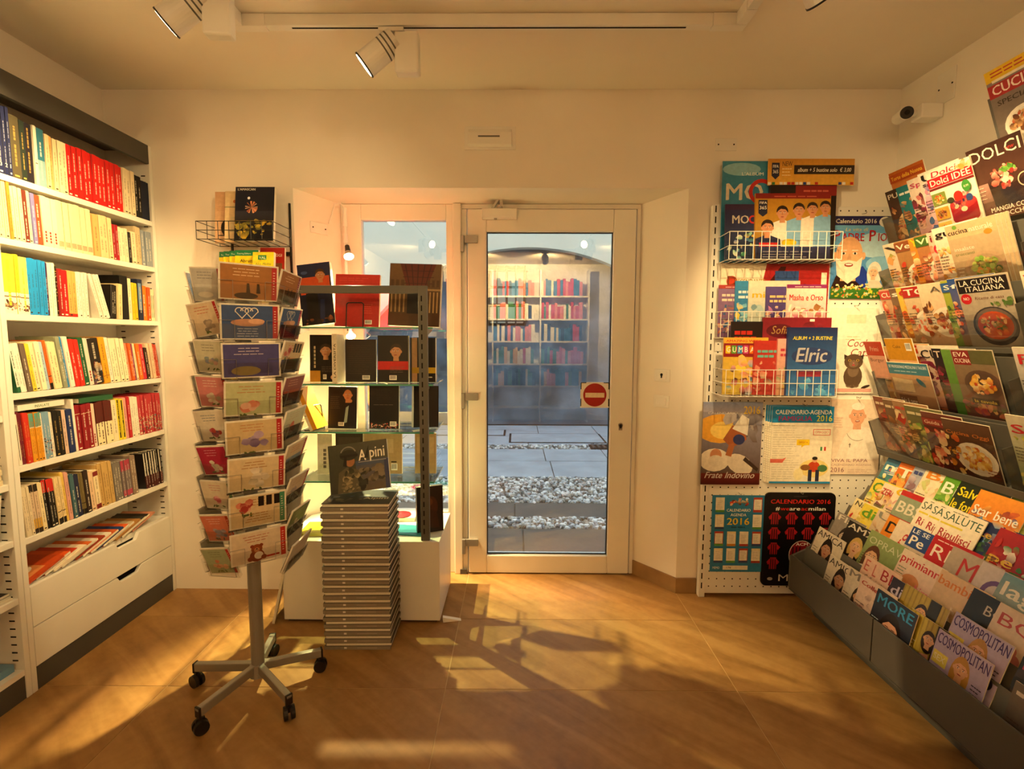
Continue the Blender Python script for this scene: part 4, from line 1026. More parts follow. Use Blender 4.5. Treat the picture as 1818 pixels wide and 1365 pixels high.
o = sheet('book', cv, 0.012, 'tan book with red and black shapes, left in the top wire basket', 'book', '#cfa882'); place(o, (-1.452, 2.61, 1.8785), 0, R(-5))
cv = Cv(0.14, 0.258); cv.rect(0, 0, 1, 1, '#d9bf92'); cv.rect(0.0, 0.68, 1, 0.7, '#8a8a6a'); cv.rect(0.2, 0.2, 0.7, 0.5, '#c9b890'); cv.ell(0.35, 0.8, 0.06, 0.06, '#b86a3c')
o = sheet('book', cv, 0.01, 'cream book half hidden behind the fireworks book', 'book', '#d9bf92'); place(o, (-1.40, 2.585, 1.8785), 0, R(-6))
def guide(x, y, z, lab, title1='Abruzzo', title2='e Molise'):
    cv = Cv(0.118, 0.205); cv.rect(0, 0, 1, 1, '#f0cf12'); cv.rect(0, 0.86, 1, 1, '#1f7a4a'); cv.txt('Touring Editore', 0.08, 0.90, 0.035, '#eef0e0', w=0.6)
    cv.txt(title1, 0.22, 0.70, 0.075, '#15120c', w=0.7 if len(title1) > 1 else 0.2, b=1); cv.txt(title2, 0.22, 0.58, 0.075, '#15120c', w=0.7, b=1); cv.bars(0.4, 0.48, 0.4, 1, 0.05, 0.025, '#3a3010'); cv.rect(0.1, 0.08, 0.9, 0.4, '#b8923c'); cv.mosaic(0.15, 0.1, 0.85, 0.38, ['#7a9a4a', '#4a7aa0', '#c8b07a'], 8, 5)
    o = sheet('travel_guide', cv, 0.012, lab, 'book', '#f0cf12', group='yellow travel guides in the wire rack'); place(o, (x, y, z), 0, R(-7))
guide(-1.462, 2.60, 1.634, 'yellow travel guide with green band, leftmost of four in the wire rack', '', '')
guide(-1.430, 2.583, 1.634, 'yellow travel guide with green band, second from left in wire rack', 'B', '')
guide(-1.390, 2.566, 1.634, 'yellow travel guide with green band, third from left in wire rack', '', '')
guide(-1.352, 2.549, 1.634, 'yellow travel guide to Abruzzo e Molise, in front in wire rack')
cv = Cv(0.125, 0.225); cv.rect(0, 0, 1, 1, '#b8241c'); cv.txt('CAMPEGGI', 0.1, 0.8, 0.06, '#efd8c0', w=0.8, b=1); cv.rect(0.1, 0.15, 0.9, 0.65, '#8a5a3c'); cv.ell(0.5, 0.4, 0.25, 0.2, '#d9b080')
o = sheet('book', cv, 0.014, 'red book standing behind the yellow map in the wire rack', 'book', '#b8241c'); place(o, (-1.245, 2.60, 1.634), 0, R(-6))
cv = Cv(0.105, 0.19); cv.rect(0, 0, 1, 1, '#f0dc2c'); cv.rect(0.25, 0.80, 0.65, 0.92, '#2f8a4a'); cv.txt('VAL', 0.3, 0.82, 0.07, '#e8f0d0', b=1); cv.txt('Alto Molise', 0.12, 0.66, 0.06, '#5a6a3c', w=0.76, it=0.25); cv.bars(0.2, 0.54, 0.5, 1, 0.05, 0.03, '#5a6a3c'); cv.ell(0.5, 0.25, 0.3, 0.3, '#c9d06a')
o = sheet('map', cv, 0.02, 'small yellow folded map with green badge in the wire rack', 'map', '#f0dc2c'); place(o, (-1.256, 2.532, 1.634), 0, R(-7))

# ================================================================== GLASS SHELF DISPLAY IN THE WINDOW
du = thing('display_unit', 'window display unit, white base box with slotted grey post and glass shelves', 'display', (0, 0, 0))
bx = MB().box(-1.145, 2.375, 0.012, -0.372, 2.785, 0.415).build('base_box', 'white_lacquer', du, bevel=0.002)
MB().box(-1.13, 2.39, 0.0, -0.39, 2.775, 0.012).build('base_feet', 'hole_dark', bx)
def slots(parent, x, y, w_, h_, z0, z1, dz):
    """row of punched slots up a post, each its own part"""
    me = None; z = z0
    while z < z1:
        if me is None: o = MB().box(0, -0.0003, 0, w_, 0.0003, h_).build('slot', 'hole_dark', parent); me = o.data
        else: o = bpy.data.objects.new('slot', me); COL.objects.link(o); o.parent = parent
        o.location = (x, y, z); z += dz
for x in (-1.105, -0.463):
    ps = MB().box(x, 2.385, 0.415, x + 0.042, 2.41, 1.648).build('post', 'grey_metal', du, bevel=0.002)
    slot0 = slots(ps, x + 0.013, 2.3844, 0.0065, 0.026, 0.45, 1.60, 0.045)
MB().box(-1.063, 2.387, 1.612, -0.463, 2.408, 1.648).build('top_rail', 'grey_metal', du, bevel=0.002)
GZ = (1.455, 1.182, 0.948, 0.702)
for z in GZ:
    g = MB().box(-1.06, 2.414, z - 0.008, -0.40, 2.735, z).build('glass_shelf', 'shelf_glass', du)
    MB().box(-1.06, 2.4128, z - 0.008, -0.40, 2.4138, z).build('glass_edge', 'glass_edge', g)
    MB().prism([(2.411, z - 0.0085), (2.411, z - 0.05), (2.43, z - 0.05), (2.64, z - 0.014), (2.64, z - 0.0085)], 'x', -0.444, -0.440).build('shelf_bracket', 'grey_metal', du)
    MB().prism([(2.411, z - 0.0085), (2.411, z - 0.05), (2.43, z - 0.05), (2.64, z - 0.014), (2.64, z - 0.0085)], 'x', -1.086, -1.082).build('shelf_bracket', 'grey_metal', du)
def easel(label, x, y, z, rz=0):
    m = MB().wire([(-0.042, -0.018, 0.002), (-0.042, 0.0, 0.115), (-0.034, 0.001, 0.122), (0.034, 0.001, 0.122), (0.042, 0.0, 0.115), (0.042, -0.018, 0.002)], 0.003, 6)
    m.box(-0.045, -0.02, 0, 0.045, 0.03, 0.004)
    o = m.build('book_easel', 'black_wire'); tag(o, label, 'book stand', 'black wire book stands'); place(o, (x, y, z), rz)
def disp(label, x, y, z, w_, h_, t_, base, draw, rz=0, tilt=-6, roll=0, edge='#e9e0cc'):
    cv = Cv(w_, h_); cv.rect(0, 0, 1, 1, base); draw(cv)
    o = sheet('book', cv, t_, label, 'book', base, edge, 'books on the glass shelves')
    place(o, (x, y, z + 0.0005 + abs(math.sin(R(roll))) * w_ / 2), R(rz), R(tilt), R(roll)); return o
def d_singer(c):
    c.rect(0, 0, 1, 1, '#1b2148', '#0d0f1c'); c.rect(0.05, 0.5, 0.95, 0.78, '#c2481c'); c.ell(0.2, 0.86, 0.1, 0.05, '#3a4878'); c.face(0.68, 0.8, 0.13, '#b8784c', '#4a2a18'); c.rect(0.2, 0, 0.55, 0.52, '#15100e'); c.poly([(0.55, 0), (0.62, 0.4), (0.75, 0.4), (0.7, 0)], '#1f2850'); c.mosaic(0.1, 0, 0.9, 0.15, ['#8a4a24', '#2a2018', '#5a3018'], 6, 1)
disp('dark blue book with orange band and a smiling person, top glass shelf', -0.985, 2.55, GZ[0], 0.165, 0.31, 0.03, '#141834', d_singer, 0, -8, -7)
def d_red(c):
    c.rect(0, 0, 1, 1, '#c22a22', '#b0241e'); c.barcode(0.68, 0.05, 0.16, 0.08); c.bars(0.08, 0.92, 0.7, 2, 0.04, 0.012, '#d9503c'); c.bars(0.66, 0.42, 0.2, 5, 0.04, 0.012, '#d9604c')
disp('red book seen from the back on the top glass shelf', -0.80, 2.55, GZ[0], 0.222, 0.262, 0.02, '#c22a22', d_red, 0, -6, 1)
easel('black wire stand holding the red book on the top glass shelf', -0.80, 2.515, GZ[0])
def d_theatre(c):
    c.rect(0, 0, 1, 1, '#6a4c2c', '#3a2414'); c.poly([(0.2, 1), (0.35, 0.6), (0.72, 0.6), (0.9, 1)], '#5a2014')
    for i in range(5): c.poly([(0.28 + i * 0.13, 1), (0.40 + i * 0.07, 0.6), (0.415 + i * 0.07, 0.6), (0.30 + i * 0.13, 1)], '#3a120c')
    for i in range(3): c.rect(0.26, 0.68 + i * 0.1, 0.86, 0.69 + i * 0.1, '#3a120c')
    c.rect(0.36, 0, 0.68, 0.56, '#100c0a'); c.rect(0.0, 0, 1, 0.2, '#4a2c18')
    for i in range(4): c.rect(0.04 + i * 0.08, 0.22, 0.07 + i * 0.08, 0.55, '#9a7a4c'); c.rect(0.72 + i * 0.07, 0.22, 0.745 + i * 0.07, 0.55, '#b08c58')
    c.rect(0.0, 0.57, 0.33, 0.6, '#8a6a40'); c.rect(0.7, 0.57, 1, 0.6, '#9a7a4c')
    for i in range(3): c.rect(0.03 + i * 0.1, 0.63, 0.09 + i * 0.1, 0.74, '#4a3018'); c.rect(0.74 + i * 0.09, 0.63, 0.79 + i * 0.09, 0.74, '#4a3018')
disp('large brown book showing a columned hall, right on top glass shelf', -0.515, 2.57, GZ[0], 0.262, 0.312, 0.035, '#5a3c22', d_theatre, -4, -5, 2)
def d_man(c, band=None, corner=False, smile=False, x=0.55):
    c.rect(0, 0, 1, 1, '#17110e', '#0d0a08'); c.face(x, 0.66, 0.17, '#c08a62', '#3a281c', cloth='#1b1613', turn=-0.1)
    c.rect(0, 0, 1, 0.36, '#120d0b')
    if band: c.rect(0, 0.27, 1, 0.45, band)
    if corner: c.rect(0, 0, 0.36, 0.24, '#b8862a'); c.barcode(0.45, 0.06, 0.12, 0.1); c.ell(0.8, 0.1, 0.09, 0.08, '#d9a884'); [c.rect(0.14, 0.3 + q * 0.08, 0.2, 0.36 + q * 0.08, '#b8a888') for q in range(6)]
    else: c.barcode(0.38, 0.05, 0.24, 0.1)
    c.bars(0.4, 0.32, 0.5, 4, 0.035, 0.012, '#6a5a4c')
disp('black book with grey-haired man and ochre corner, second glass shelf', -0.958, 2.52, GZ[1], 0.145, 0.235, 0.018, '#15100d', lambda c: d_man(c, None, True), 0, -3)
def d_white(c): c.rect(0, 0, 1, 1, '#d9cdb4'); c.txt('LA DIVERSITA', 0.75, 0.1, 0.4 * c.w / c.h, '#3a2c20', w=0.7 * c.h / c.w, rot=90, b=1)
disp('slim cream book standing on edge between two black books', -0.872, 2.545, GZ[1], 0.024, 0.235, 0.14, '#d9cdb4', d_white, 0, -2)
def d_brown(c): c.rect(0, 0, 1, 1, '#2a1c14', '#1f150f'); c.bars(0.1, 0.85, 0.8, 14, 0.05, 0.014, '#3d2b20'); c.barcode(0.55, 0.06, 0.24, 0.1)
disp('plain dark brown book back with barcode, second glass shelf', -0.778, 2.52, GZ[1], 0.155, 0.213, 0.012, '#2a1c14', d_brown, 0, -3)
disp('black book with man and red band, second glass shelf', -0.612, 2.52, GZ[1], 0.152, 0.232, 0.03, '#15100d', lambda c: d_man(c, '#c21c18', False, True, 0.6), 0, -3)
def d_yel(c): c.rect(0, 0, 1, 1, '#17120e'); c.rect(0.0, 0, 0.28, 1, '#c8a070'); c.rect(0, 0.2, 1, 0.33, '#c9a41c'); c.rect(0.0, 0, 0.08, 1, '#17120e'); c.bars(0.4, 0.1, 0.5, 1, 0.05, 0.03, '#d9cdb4')
disp('black and tan book with yellow band behind the post, second glass shelf', -0.468, 2.54, GZ[1], 0.128, 0.222, 0.03, '#17120e', d_yel, 0, -3)
def d_or(c): c.rect(0, 0, 1, 1, '#e6dcc4'); c.rect(0.4, 0, 1, 1, '#d9951f'); c.bars(0.1, 0.9, 0.25, 8, 0.08, 0.03, '#a89878')
disp('white and orange book leaning sideways, third glass shelf', -0.975, 2.53, GZ[2], 0.035, 0.215, 0.14, '#d9951f', d_or, 0, -2, -22, '#c9861c')
easel('black wire stand beside the leaning orange book, third glass shelf', -1.0, 2.475, GZ[2], R(70))
def d_suit(c):
    c.rect(0, 0, 1, 1, '#241a15', '#120d0b'); c.poly([(0.5, 0), (0.55, 0.45), (0.75, 0.6), (0.98, 0.5), (1, 0)], '#1d1a20'); c.poly([(0.55, 0.12), (0.62, 0.5), (0.72, 0.55), (0.66, 0.15)], '#8fa098'); c.face(0.68, 0.8, 0.15, '#b8784c', '#3a281c', bald=True); c.ell(0.78, 0.66, 0.06, 0.06, '#b8784c'); c.barcode(0.36, 0.06, 0.2, 0.09); c.bars(0.08, 0.75, 0.34, 7, 0.045, 0.012, '#5a4a3c')
disp('black book with thoughtful man in dark suit, third glass shelf', -0.872, 2.51, GZ[2], 0.143, 0.21, 0.02, '#1f1612', d_suit, 0, -4, 1)
def d_dots(c): c.rect(0, 0, 1, 1, '#100c0b'); c.mosaic(0.05, 0.02, 0.95, 0.12, ['#a82a24', '#c9604c', '#e0c0b0', '#5a1814'], 26, 6, 0.02, 0.045); c.barcode(0.7, 0.06, 0.22, 0.11); c.bars(0.15, 0.55, 0.7, 1, 0.05, 0.008, '#8a7a6c'); c.bars(0.25, 0.88, 0.5, 6, 0.04, 0.01, '#2f2622')
disp('black book back with red berries along the base, third glass shelf', -0.662, 2.51, GZ[2], 0.148, 0.218, 0.018, '#100c0b', d_dots, 0, -4)
def d_dark(c): c.rect(0, 0, 1, 1, '#1b1714', '#0f0c0a')
disp('dark book turned to show cream page edges, third glass shelf', -0.47, 2.54, GZ[2], 0.13, 0.21, 0.035, '#17130f', d_dark, 28, -6, 3, '#e6d4a0')
def d_beige(c): c.rect(0, 0, 1, 1, '#b89c72'); c.rect(0.55, 0.48, 0.78, 0.8, '#c9b088'); c.barcode(0.72, 0.08, 0.16, 0.16); c.rect(0.72, 0.26, 0.86, 0.29, '#1b1512')
disp('beige book back with barcode behind the standing cover, lowest glass shelf', -0.69, 2.57, GZ[3], 0.20, 0.225, 0.015, '#b89c72', d_beige, 0, -3)
disp('beige book at the right end of the lowest glass shelf', -0.47, 2.58, GZ[3], 0.11, 0.21, 0.015, '#b39668', lambda c: c.rect(0.1, 0.5, 0.9, 0.9, '#bfa478'), 0, -3)
disp('dark grey book behind the soldier cover, lowest glass shelf', -0.855, 2.55, GZ[3], 0.14, 0.215, 0.02, '#3a3028', lambda c: c.rect(0.1, 0.7, 0.9, 0.9, '#4a4038'), 0, -3)
disp('white book at the left end of the lowest glass shelf', -0.985, 2.56, GZ[3], 0.075, 0.21, 0.02, '#d9cfba', lambda c: [c.rect(0.4, 0.15 + q * 0.1, 0.6, 0.22 + q * 0.1, '#6a6058') for q in range(5)], 0, -3)
def d_wood(c): c.rect(0, 0, 1, 1, '#24120c', '#150b08'); c.ell(0.55, 0.55, 0.25, 0.4, '#4a2214'); c.ell(0.5, 0.66, 0.1, 0.14, '#6a3820'); c.poly([(0.3, 0.1), (0.45, 0.5), (0.75, 0.45), (0.85, 0.08)], '#3a1c10')
disp('dark brown book with carved figure standing on the white base box', -0.445, 2.52, 0.415, 0.135, 0.235, 0.03, '#2a140e', d_wood, 22, -4, 0)
flat_book('yellow green book lying on the white base box', 0.2, 0.16, 0.018, '#b8b030', (-0.98, 2.43, 0.4155), R(4), None, None, spine='#d9d060')
flat_book('turquoise booklet lying on the white base box beside the post', 0.2, 0.13, 0.006, '#2f8aa0', (-0.56, 2.45, 0.4155), R(-8), None)
flat_book('white booklet lying at back right of the white base box', 0.15, 0.1, 0.02, '#e0d6c0', (-0.62, 2.64, 0.4155), R(3), None)
MB().lathe([(0.0, 0.437), (0.05, 0.437), (0.055, 0.44), (0.0, 0.45)], (-0.63, 2.69), 16).build('tin', 'red_enamel')
tag(bpy.data.objects['tin'], 'flat round pink red tin on the white booklet', 'tin')
# small lamp standing rod in the window niche
lp = thing('window_lamp_rod', 'white rod with two small spot lamps in the window niche', 'lamp', (-0.955, 2.86, 0.0))
MB().cyl((0, 0, 0.0), (0, 0, 2.10), 0.009, n=10).build('rod', 'white_metal', lp)
MB().cyl((0, 0, 2.02), (0, 0, 2.12), 0.0125, n=12).cyl((0, 0, 1.93), (0, 0, 1.98), 0.0125, n=12).build('rod_clip', 'white_plastic', lp)
MB().wire([(0, 0, 2.12), (-0.02, -0.005, 2.145), (-0.05, -0.01, 2.14), (-0.065, -0.02, 2.08), (-0.08, -0.03, 2.03)], 0.004, 6).build('cable', 'white_plastic', lp)
for z in (1.91, 1.475):
    d = Vector((0.28, -0.52, -0.80)).normalized(); p0 = Vector((0.012, -0.012, z)); p1 = p0 + d * 0.045
    hd = MB().cyl(p0, p1, 0.013, 0.016, n=14).cyl((0, 0, z), p0, 0.006, n=8).build('lamp_holder', 'black_plastic', lp)
    MB().cyl(p1, p1 + d * 0.032, 0.016, 0.027, n=18).build('reflector', 'steel', hd)
    MB().cyl(p1 + d * 0.0322, p1 + d * 0.034, 0.0262, n=18).build('bulb', 'lamp_glow', hd)
    ld = bpy.data.lights.new('window_lamp_light', 'SPOT'); ld.energy = LAMP_W; ld.color = WARM; ld.spot_size = R(82); ld.spot_blend = 0.35; ld.shadow_soft_size = 0.008
    lo = bpy.data.objects.new('lamp_light', ld); COL.objects.link(lo); lo.parent = lp
    lo.matrix_local = Matrix.Translation(p1 + d * 0.042) @ d.to_track_quat('-Z', 'Y').to_matrix().to_4x4()

# ================================================================== FLOOR STACK OF HARDBACKS
NB = 40; TB = 0.677 / NB; rk = random.Random(9)
for i in range(NB):
    flip = i % 2
    w_, d_ = 0.297, 0.205
    ox, oy = rk.uniform(-0.002, 0.002) - 0.7125, rk.uniform(-0.002, 0.002)
    o = flat_book('grey hardback in the tall floor stack, %s from the top' % ORD(NB - i), w_, d_, TB - 0.0006, '#5c544a', (0, 0, 0), 0, None, 'hardbacks in the tall floor stack', spine='#8f8578', name='hardback_book')
    cv = Cv(w_, TB - 0.0006); cv.rect(0, 0.06, 1, 0.94, '#8f8578'); cv.rect(0.30, 0.3, 0.34, 0.8, '#e8e2d6'); cv.rect(0.5, 0.42, 0.8, 0.6, '#a89c8c'); cv.build(o, name='spine_print', material='matte_print')
    if flip: place(o, (ox, 2.155 + d_ + oy, i * TB + 0.0003), PI + R(rk.uniform(-0.6, 0.6)) + R(1.5))
    else: place(o, (ox, 2.155 + oy, i * TB + 0.0003), R(rk.uniform(-0.6, 0.6)) + R(1.5))
    if i == NB - 1:
        cv = Cv(w_ * 0.98, d_ * 0.96); cv.rect(0, 0, 1, 1, '#2b2f38'); cv.mosaic(0, 0, 0.6, 1, ['#3a3a34', '#5a6a80', '#1b1a18', '#7a7464'], 14, 3); cv.txt('Alpini', 0.95, 0.3, 0.14, '#d9d2c4', al='r', b=1, tw=1.2)
        p = cv.build(o, name='cover_print'); p.rotation_euler = (-PI / 2, 0, PI) if flip else (-PI / 2, 0, 0); p.location = (0, d_ - 0.004 if flip else 0.004, TB)
        if flip: p.rotation_euler = (-PI / 2, 0, PI); p.location = (0, d_ - 0.003, TB)
def d_alp(c):
    c.rect(0, 0, 1, 1, '#4a4a3c', '#33302a'); c.rect(0.45, 0.0, 1, 0.62, '#4c5262', '#5a4c38'); c.mosaic(0.5, 0.2, 0.95, 0.45, ['#6a5a44', '#2f2a22', '#7a6c58'], 9, 8, 0.04, 0.1)
    c.rect(0.45, 0.52, 1, 0.62, '#43506a'); c.rect(0.93, 0.0, 1, 0.6, '#26305c')
    c.poly([(0.12, 0), (0.16, 0.42), (0.3, 0.52), (0.48, 0.45), (0.62, 0.1), (0.6, 0)], '#5c5440'); c.mosaic(0.2, 0.05, 0.48, 0.45, ['#8a7a5a', '#3a3a2a', '#a8946c', '#2a2a20'], 16, 9, 0.03, 0.07); c.mosaic(0.45, 0.05, 0.62, 0.4, ['#15140f', '#2a2a24'], 8, 10, 0.04, 0.07)
    c.ell(0.36, 0.64, 0.08, 0.1, '#a06a44'); c.ell(0.34, 0.76, 0.15, 0.09, '#2f2c24'); c.rect(0.2, 0.72, 0.5, 0.77, '#1f1c16'); c.ring(0.34, 0.77, 0.12, 0.14, '#8a8474', 20, 160); c.poly([(0.24, 0.55), (0.27, 0.73), (0.31, 0.73), (0.3, 0.52)], '#1b1914')
    c.txt('A', 0.51, 0.62, 0.22, '#efe8d6', b=1, tw=0.7); c.poly([(0.60, 0.66), (0.69, 0.92), (0.67, 0.66)], '#12110e'); c.txt('pini', 0.69, 0.66, 0.22, '#efe8d6', b=1, w=0.27); c.rect(0.5, 0.585, 0.97, 0.595, '#b8b0a0')
disp('landscape book with camouflaged soldier leaning on top of the floor stack', -0.712, 2.27, 0.678, 0.275, 0.225, 0.016, '#4a463c', d_alp, 0, -16, -8)
cv = Cv(0.2, 0.27); cv.rect(0, 0, 1, 1, '#cfc4b0'); cv.mosaic(0.1, 0.1, 0.9, 0.9, ['#5a4a44', '#a89484', '#d9cdb8', '#8a3a34'], 14, 12); o = sheet('magazine', cv, 0.012, 'magazine leaning against the left end of the white base box', 'magazine', '#cfc4b0'); place(o, (-1.215, 2.45, 0.0005), R(-72), R(-12))
o = MB().prism([(0, 0), (0.09, 0), (0, 0.025)], 'y', -0.012, 0.012).build('door_wedge', 'white_plastic'); tag(o, 'small white wedge on floor at the corner of the base box', 'wedge'); place(o, (-0.36, 2.39, 0.0003), R(12))

# ================================================================== PEGBOARD WITH CALENDARS
PX0, PX1, PY = 1.0, 1.93, 2.655
pb = thing('pegboard', 'white perforated pegboard panel standing against back wall', 'pegboard', (0, 0, 0))
MB().box(PX0 + 0.034, PY, 0.02, PX1, PY + 0.018, 1.05).build('panel', 'white_metal', pb, bevel=0.002)
MB().box(PX0 + 0.034, PY, 1.052, PX1, PY + 0.018, 2.078).build('panel', 'white_metal', pb, bevel=0.002)
up = MB().box(PX0, PY - 0.006, 0.0, PX0 + 0.033, PY + 0.03, 2.085).build('upright', 'white_metal', pb, bevel=0.002)
slots(up, PX0 + 0.011, PY - 0.0064, 0.0065, 0.033, 0.05, 2.06, 0.054)
m = MB()
for i in range(21):
    for j in range(48):
        x, z = PX0 + 0.055 + i * 0.0425, 0.06 + j * 0.0425
        q = [(x + 0.0042 * math.cos(PI / 3 * k), PY - 0.0004, z + 0.0042 * math.sin(PI / 3 * k)) for k in range(6)]
        m.face(q)
hp = m.build('perforations', 'hole_dark', pb, fix=False); hp['kind'] = 'stuff'
def hook(parent, x, z):
    MB().wire([(x, 0.006, z + 0.012), (x, -0.03, z + 0.008), (x, -0.034, z + 0.016)], 0.0018, 5).build('hook', 'steel', parent)
def calendar(label, x0, x1, z0, z1, draw, base='#efe9da', t=0.006, y=PY - 0.002, hk=True, rz=0):
    w_, h_ = x1 - x0, z1 - z0
    cv = Cv(w_, h_); cv.rect(0, 0, 1, 1, base); draw(cv)
    o = sheet('wall_calendar', cv, t, label, 'calendar', base, '#e6dec8', 'calendars on the pegboard'); place(o, ((x0 + x1) / 2, y, z0), rz, 0)
    if hk: hook(o, 0, h_)
    return o
def c_monk(c):
    c.rect(0, 0, 1, 0.89, '#6fb4e6', '#2a70c0'); c.ell(0.75, 0.65, 0.35, 0.22, '#b8dcf0'); c.ell(0.85, 0.42, 0.25, 0.14, '#8cc4ea')
    c.rect(0, 0.89, 1, 1, '#25245c'); c.txt('Calendario 2016', 0.03, 0.915, 0.05, '#f4f0e4', w=0.72, b=1); c.ell(0.9, 0.93, 0.11, 0.09, '#f2eee2'); c.bars(0.85, 0.94, 0.1, 2, 0.025, 0.01, '#4a4a6a')
    c.txt('La vita di', 0.2, 0.82, 0.04, '#e6d68a', w=0.4, it=0.3)
    c.txt('P', 0.0, 0.70, 0.13, '#b01824', b=1, tw=0.9); c.txt('ADRE', 0.15, 0.70, 0.095, '#b01824', b=1, w=0.40); c.txt('P', 0.62, 0.70, 0.13, '#b01824', b=1, tw=0.9); c.txt('IO', 0.78, 0.70, 0.095, '#b01824', b=1, w=0.17)
    c.poly([(0.0, 0.12), (0.1, 0.3), (0.35, 0.26), (0.55, 0.36), (0.62, 0.12)], '#2a1512'); c.poly([(0.3, 0.3), (0.55, 0.4), (0.66, 0.3), (0.6, 0.12)], '#233a9a')
    c.face(0.3, 0.53, 0.25, '#e6b080', '#8a8074', beard='#ece2cc', bald=True, smile=True); c.ell(0.02, 0.5, 0.05, 0.08, '#e6b080')
    c.ell(0.76, 0.3, 0.13, 0.22, '#e8e2d4'); c.face(0.74, 0.32, 0.075, '#e6b894', '#d8d0bc'); c.poly([(0.6, 0.12), (0.68, 0.22), (0.85, 0.22), (0.95, 0.12)], '#d6ccb8')
    c.rect(0, 0, 1, 0.13, '#3f7a2c', '#2a5a1c'); c.mosaic(0, 0.02, 1, 0.14, ['#e6d23a', '#f0e6c0', '#d94a2c', '#5a9a34', '#e6a03a', '#7ab04a'], 50, 14, 0.015, 0.04); c.mosaic(0.1, 0.13, 0.7, 0.18, ['#f0e6b0', '#e6d080'], 10, 15, 0.02, 0.04)
calendar('blue calendar with bearded friar and veiled woman, top right of pegboard', 1.615, 1.905, 1.614, 2.03, c_monk, '#4a94d6')
def c_cats(c):
    c.rect(0, 0, 1, 1, '#f2ecdc'); c.rect(0.34, 0.82, 0.75, 0.92, '#e6dcc0'); c.bars(0.5, 0.66, 0.4, 2, 0.03, 0.012, '#d6c8a0', 1, 'c')
    c.txt('Cool', 0.36, 0.55, 0.085, '#9a2e20', w=0.42, it=0.25); c.txt('Cats', 0.44, 0.44, 0.085, '#9a2e20', w=0.42, it=0.25)
    f1, f2, f3 = '#5c4736', '#7a6450', '#3a2c22'
    c.ell(0.54, 0.2, 0.2, 0.25, f1); c.ell(0.54, 0.27, 0.12, 0.14, f2); c.poly([(0.33, 0.46), (0.34, 0.40), (0.46, 0.43)], f3); c.poly([(0.75, 0.46), (0.74, 0.40), (0.62, 0.43)], f3); c.ell(0.54, 0.375, 0.2, 0.165, f1); c.ell(0.54, 0.35, 0.1, 0.08, f2)
    for s in (-1, 1): c.ell(0.54 + s * 0.085, 0.39, 0.03, 0.026, '#c9a24a'); c.ell(0.54 + s * 0.085, 0.39, 0.014, 0.022, '#15100c'); c.ell(0.54 + s * 0.08, 0.095, 0.06, 0.045, f2); c.rect(0.54 + s * 0.075 - 0.045, 0.09, 0.54 + s * 0.075 + 0.045, 0.2, f1)
    c.poly([(0.52, 0.362), (0.56, 0.362), (0.54, 0.35)], '#c8788a'); c.ell(0.54, 0.335, 0.035, 0.012, '#b8404c'); c.ell(0.82, 0.08, 0.1, 0.03, f3, rot=20)
    c.rect(0.1, 0.02, 0.95, 0.06, '#e0a8a0')
calendar('white calendar with a fluffy grey kitten, middle right of pegboard', 1.628, 1.872, 1.122, 1.568, c_cats, '#f2ecdc')
calendar('plain white calendar sheet half hidden behind the kitten calendar', 1.70, 1.905, 1.165, 1.49, lambda c: c.rect(0.7, 0.1, 1, 0.7, '#f0d9dc'), '#f0ead8', y=PY - 0.0005, t=0.0012, hk=False)
def c_pope(c):
    c.rect(0, 0, 1, 1, '#ecd6c2', '#f0e2d2'); c.poly([(0.12, 0.18), (0.3, 0.52), (0.5, 0.64), (0.8, 0.62), (0.97, 0.5), (1, 0.18)], '#f2e8da'); c.poly([(0.36, 0.2), (0.42, 0.55), (0.62, 0.64), (0.86, 0.55), (0.88, 0.2)], '#f8f0e4')
    c.face(0.53, 0.78, 0.15, '#e2a888', '#c9c0b4', bald=True, smile=True); c.ell(0.53, 0.905, 0.13, 0.075, '#f4ece0'); c.ring(0.55, 0.60, 0.22, 0.228, '#8a7a6a', 200, 300); c.rect(0.40, 0.36, 0.415, 0.42, '#6a5a4c'); c.rect(0.385, 0.395, 0.43, 0.403, '#6a5a4c')
    c.rect(0, 0, 1, 0.2, '#efdcc8'); c.txt('VIVA IL PAPA', 0.06, 0.165, 0.042, '#8a4a50', w=0.72); c.txt('CALENDARIO AGENDA', 0.06, 0.115, 0.024, '#b08a80', w=0.8); c.txt('2016', 0.05, 0.03, 0.06, '#8a4a50', w=0.28); c.bars(0.4, 0.06, 0.5, 3, 0.02, 0.008, '#d0b09c'); c.bars(0.04, 0.75, 0.22, 5, 0.03, 0.01, '#dcb8a4')
calendar('pale calendar with smiling clergyman in white, lower right of pegboard', 1.658, 1.925, 0.690, 1.092, c_pope, '#efe0d0')
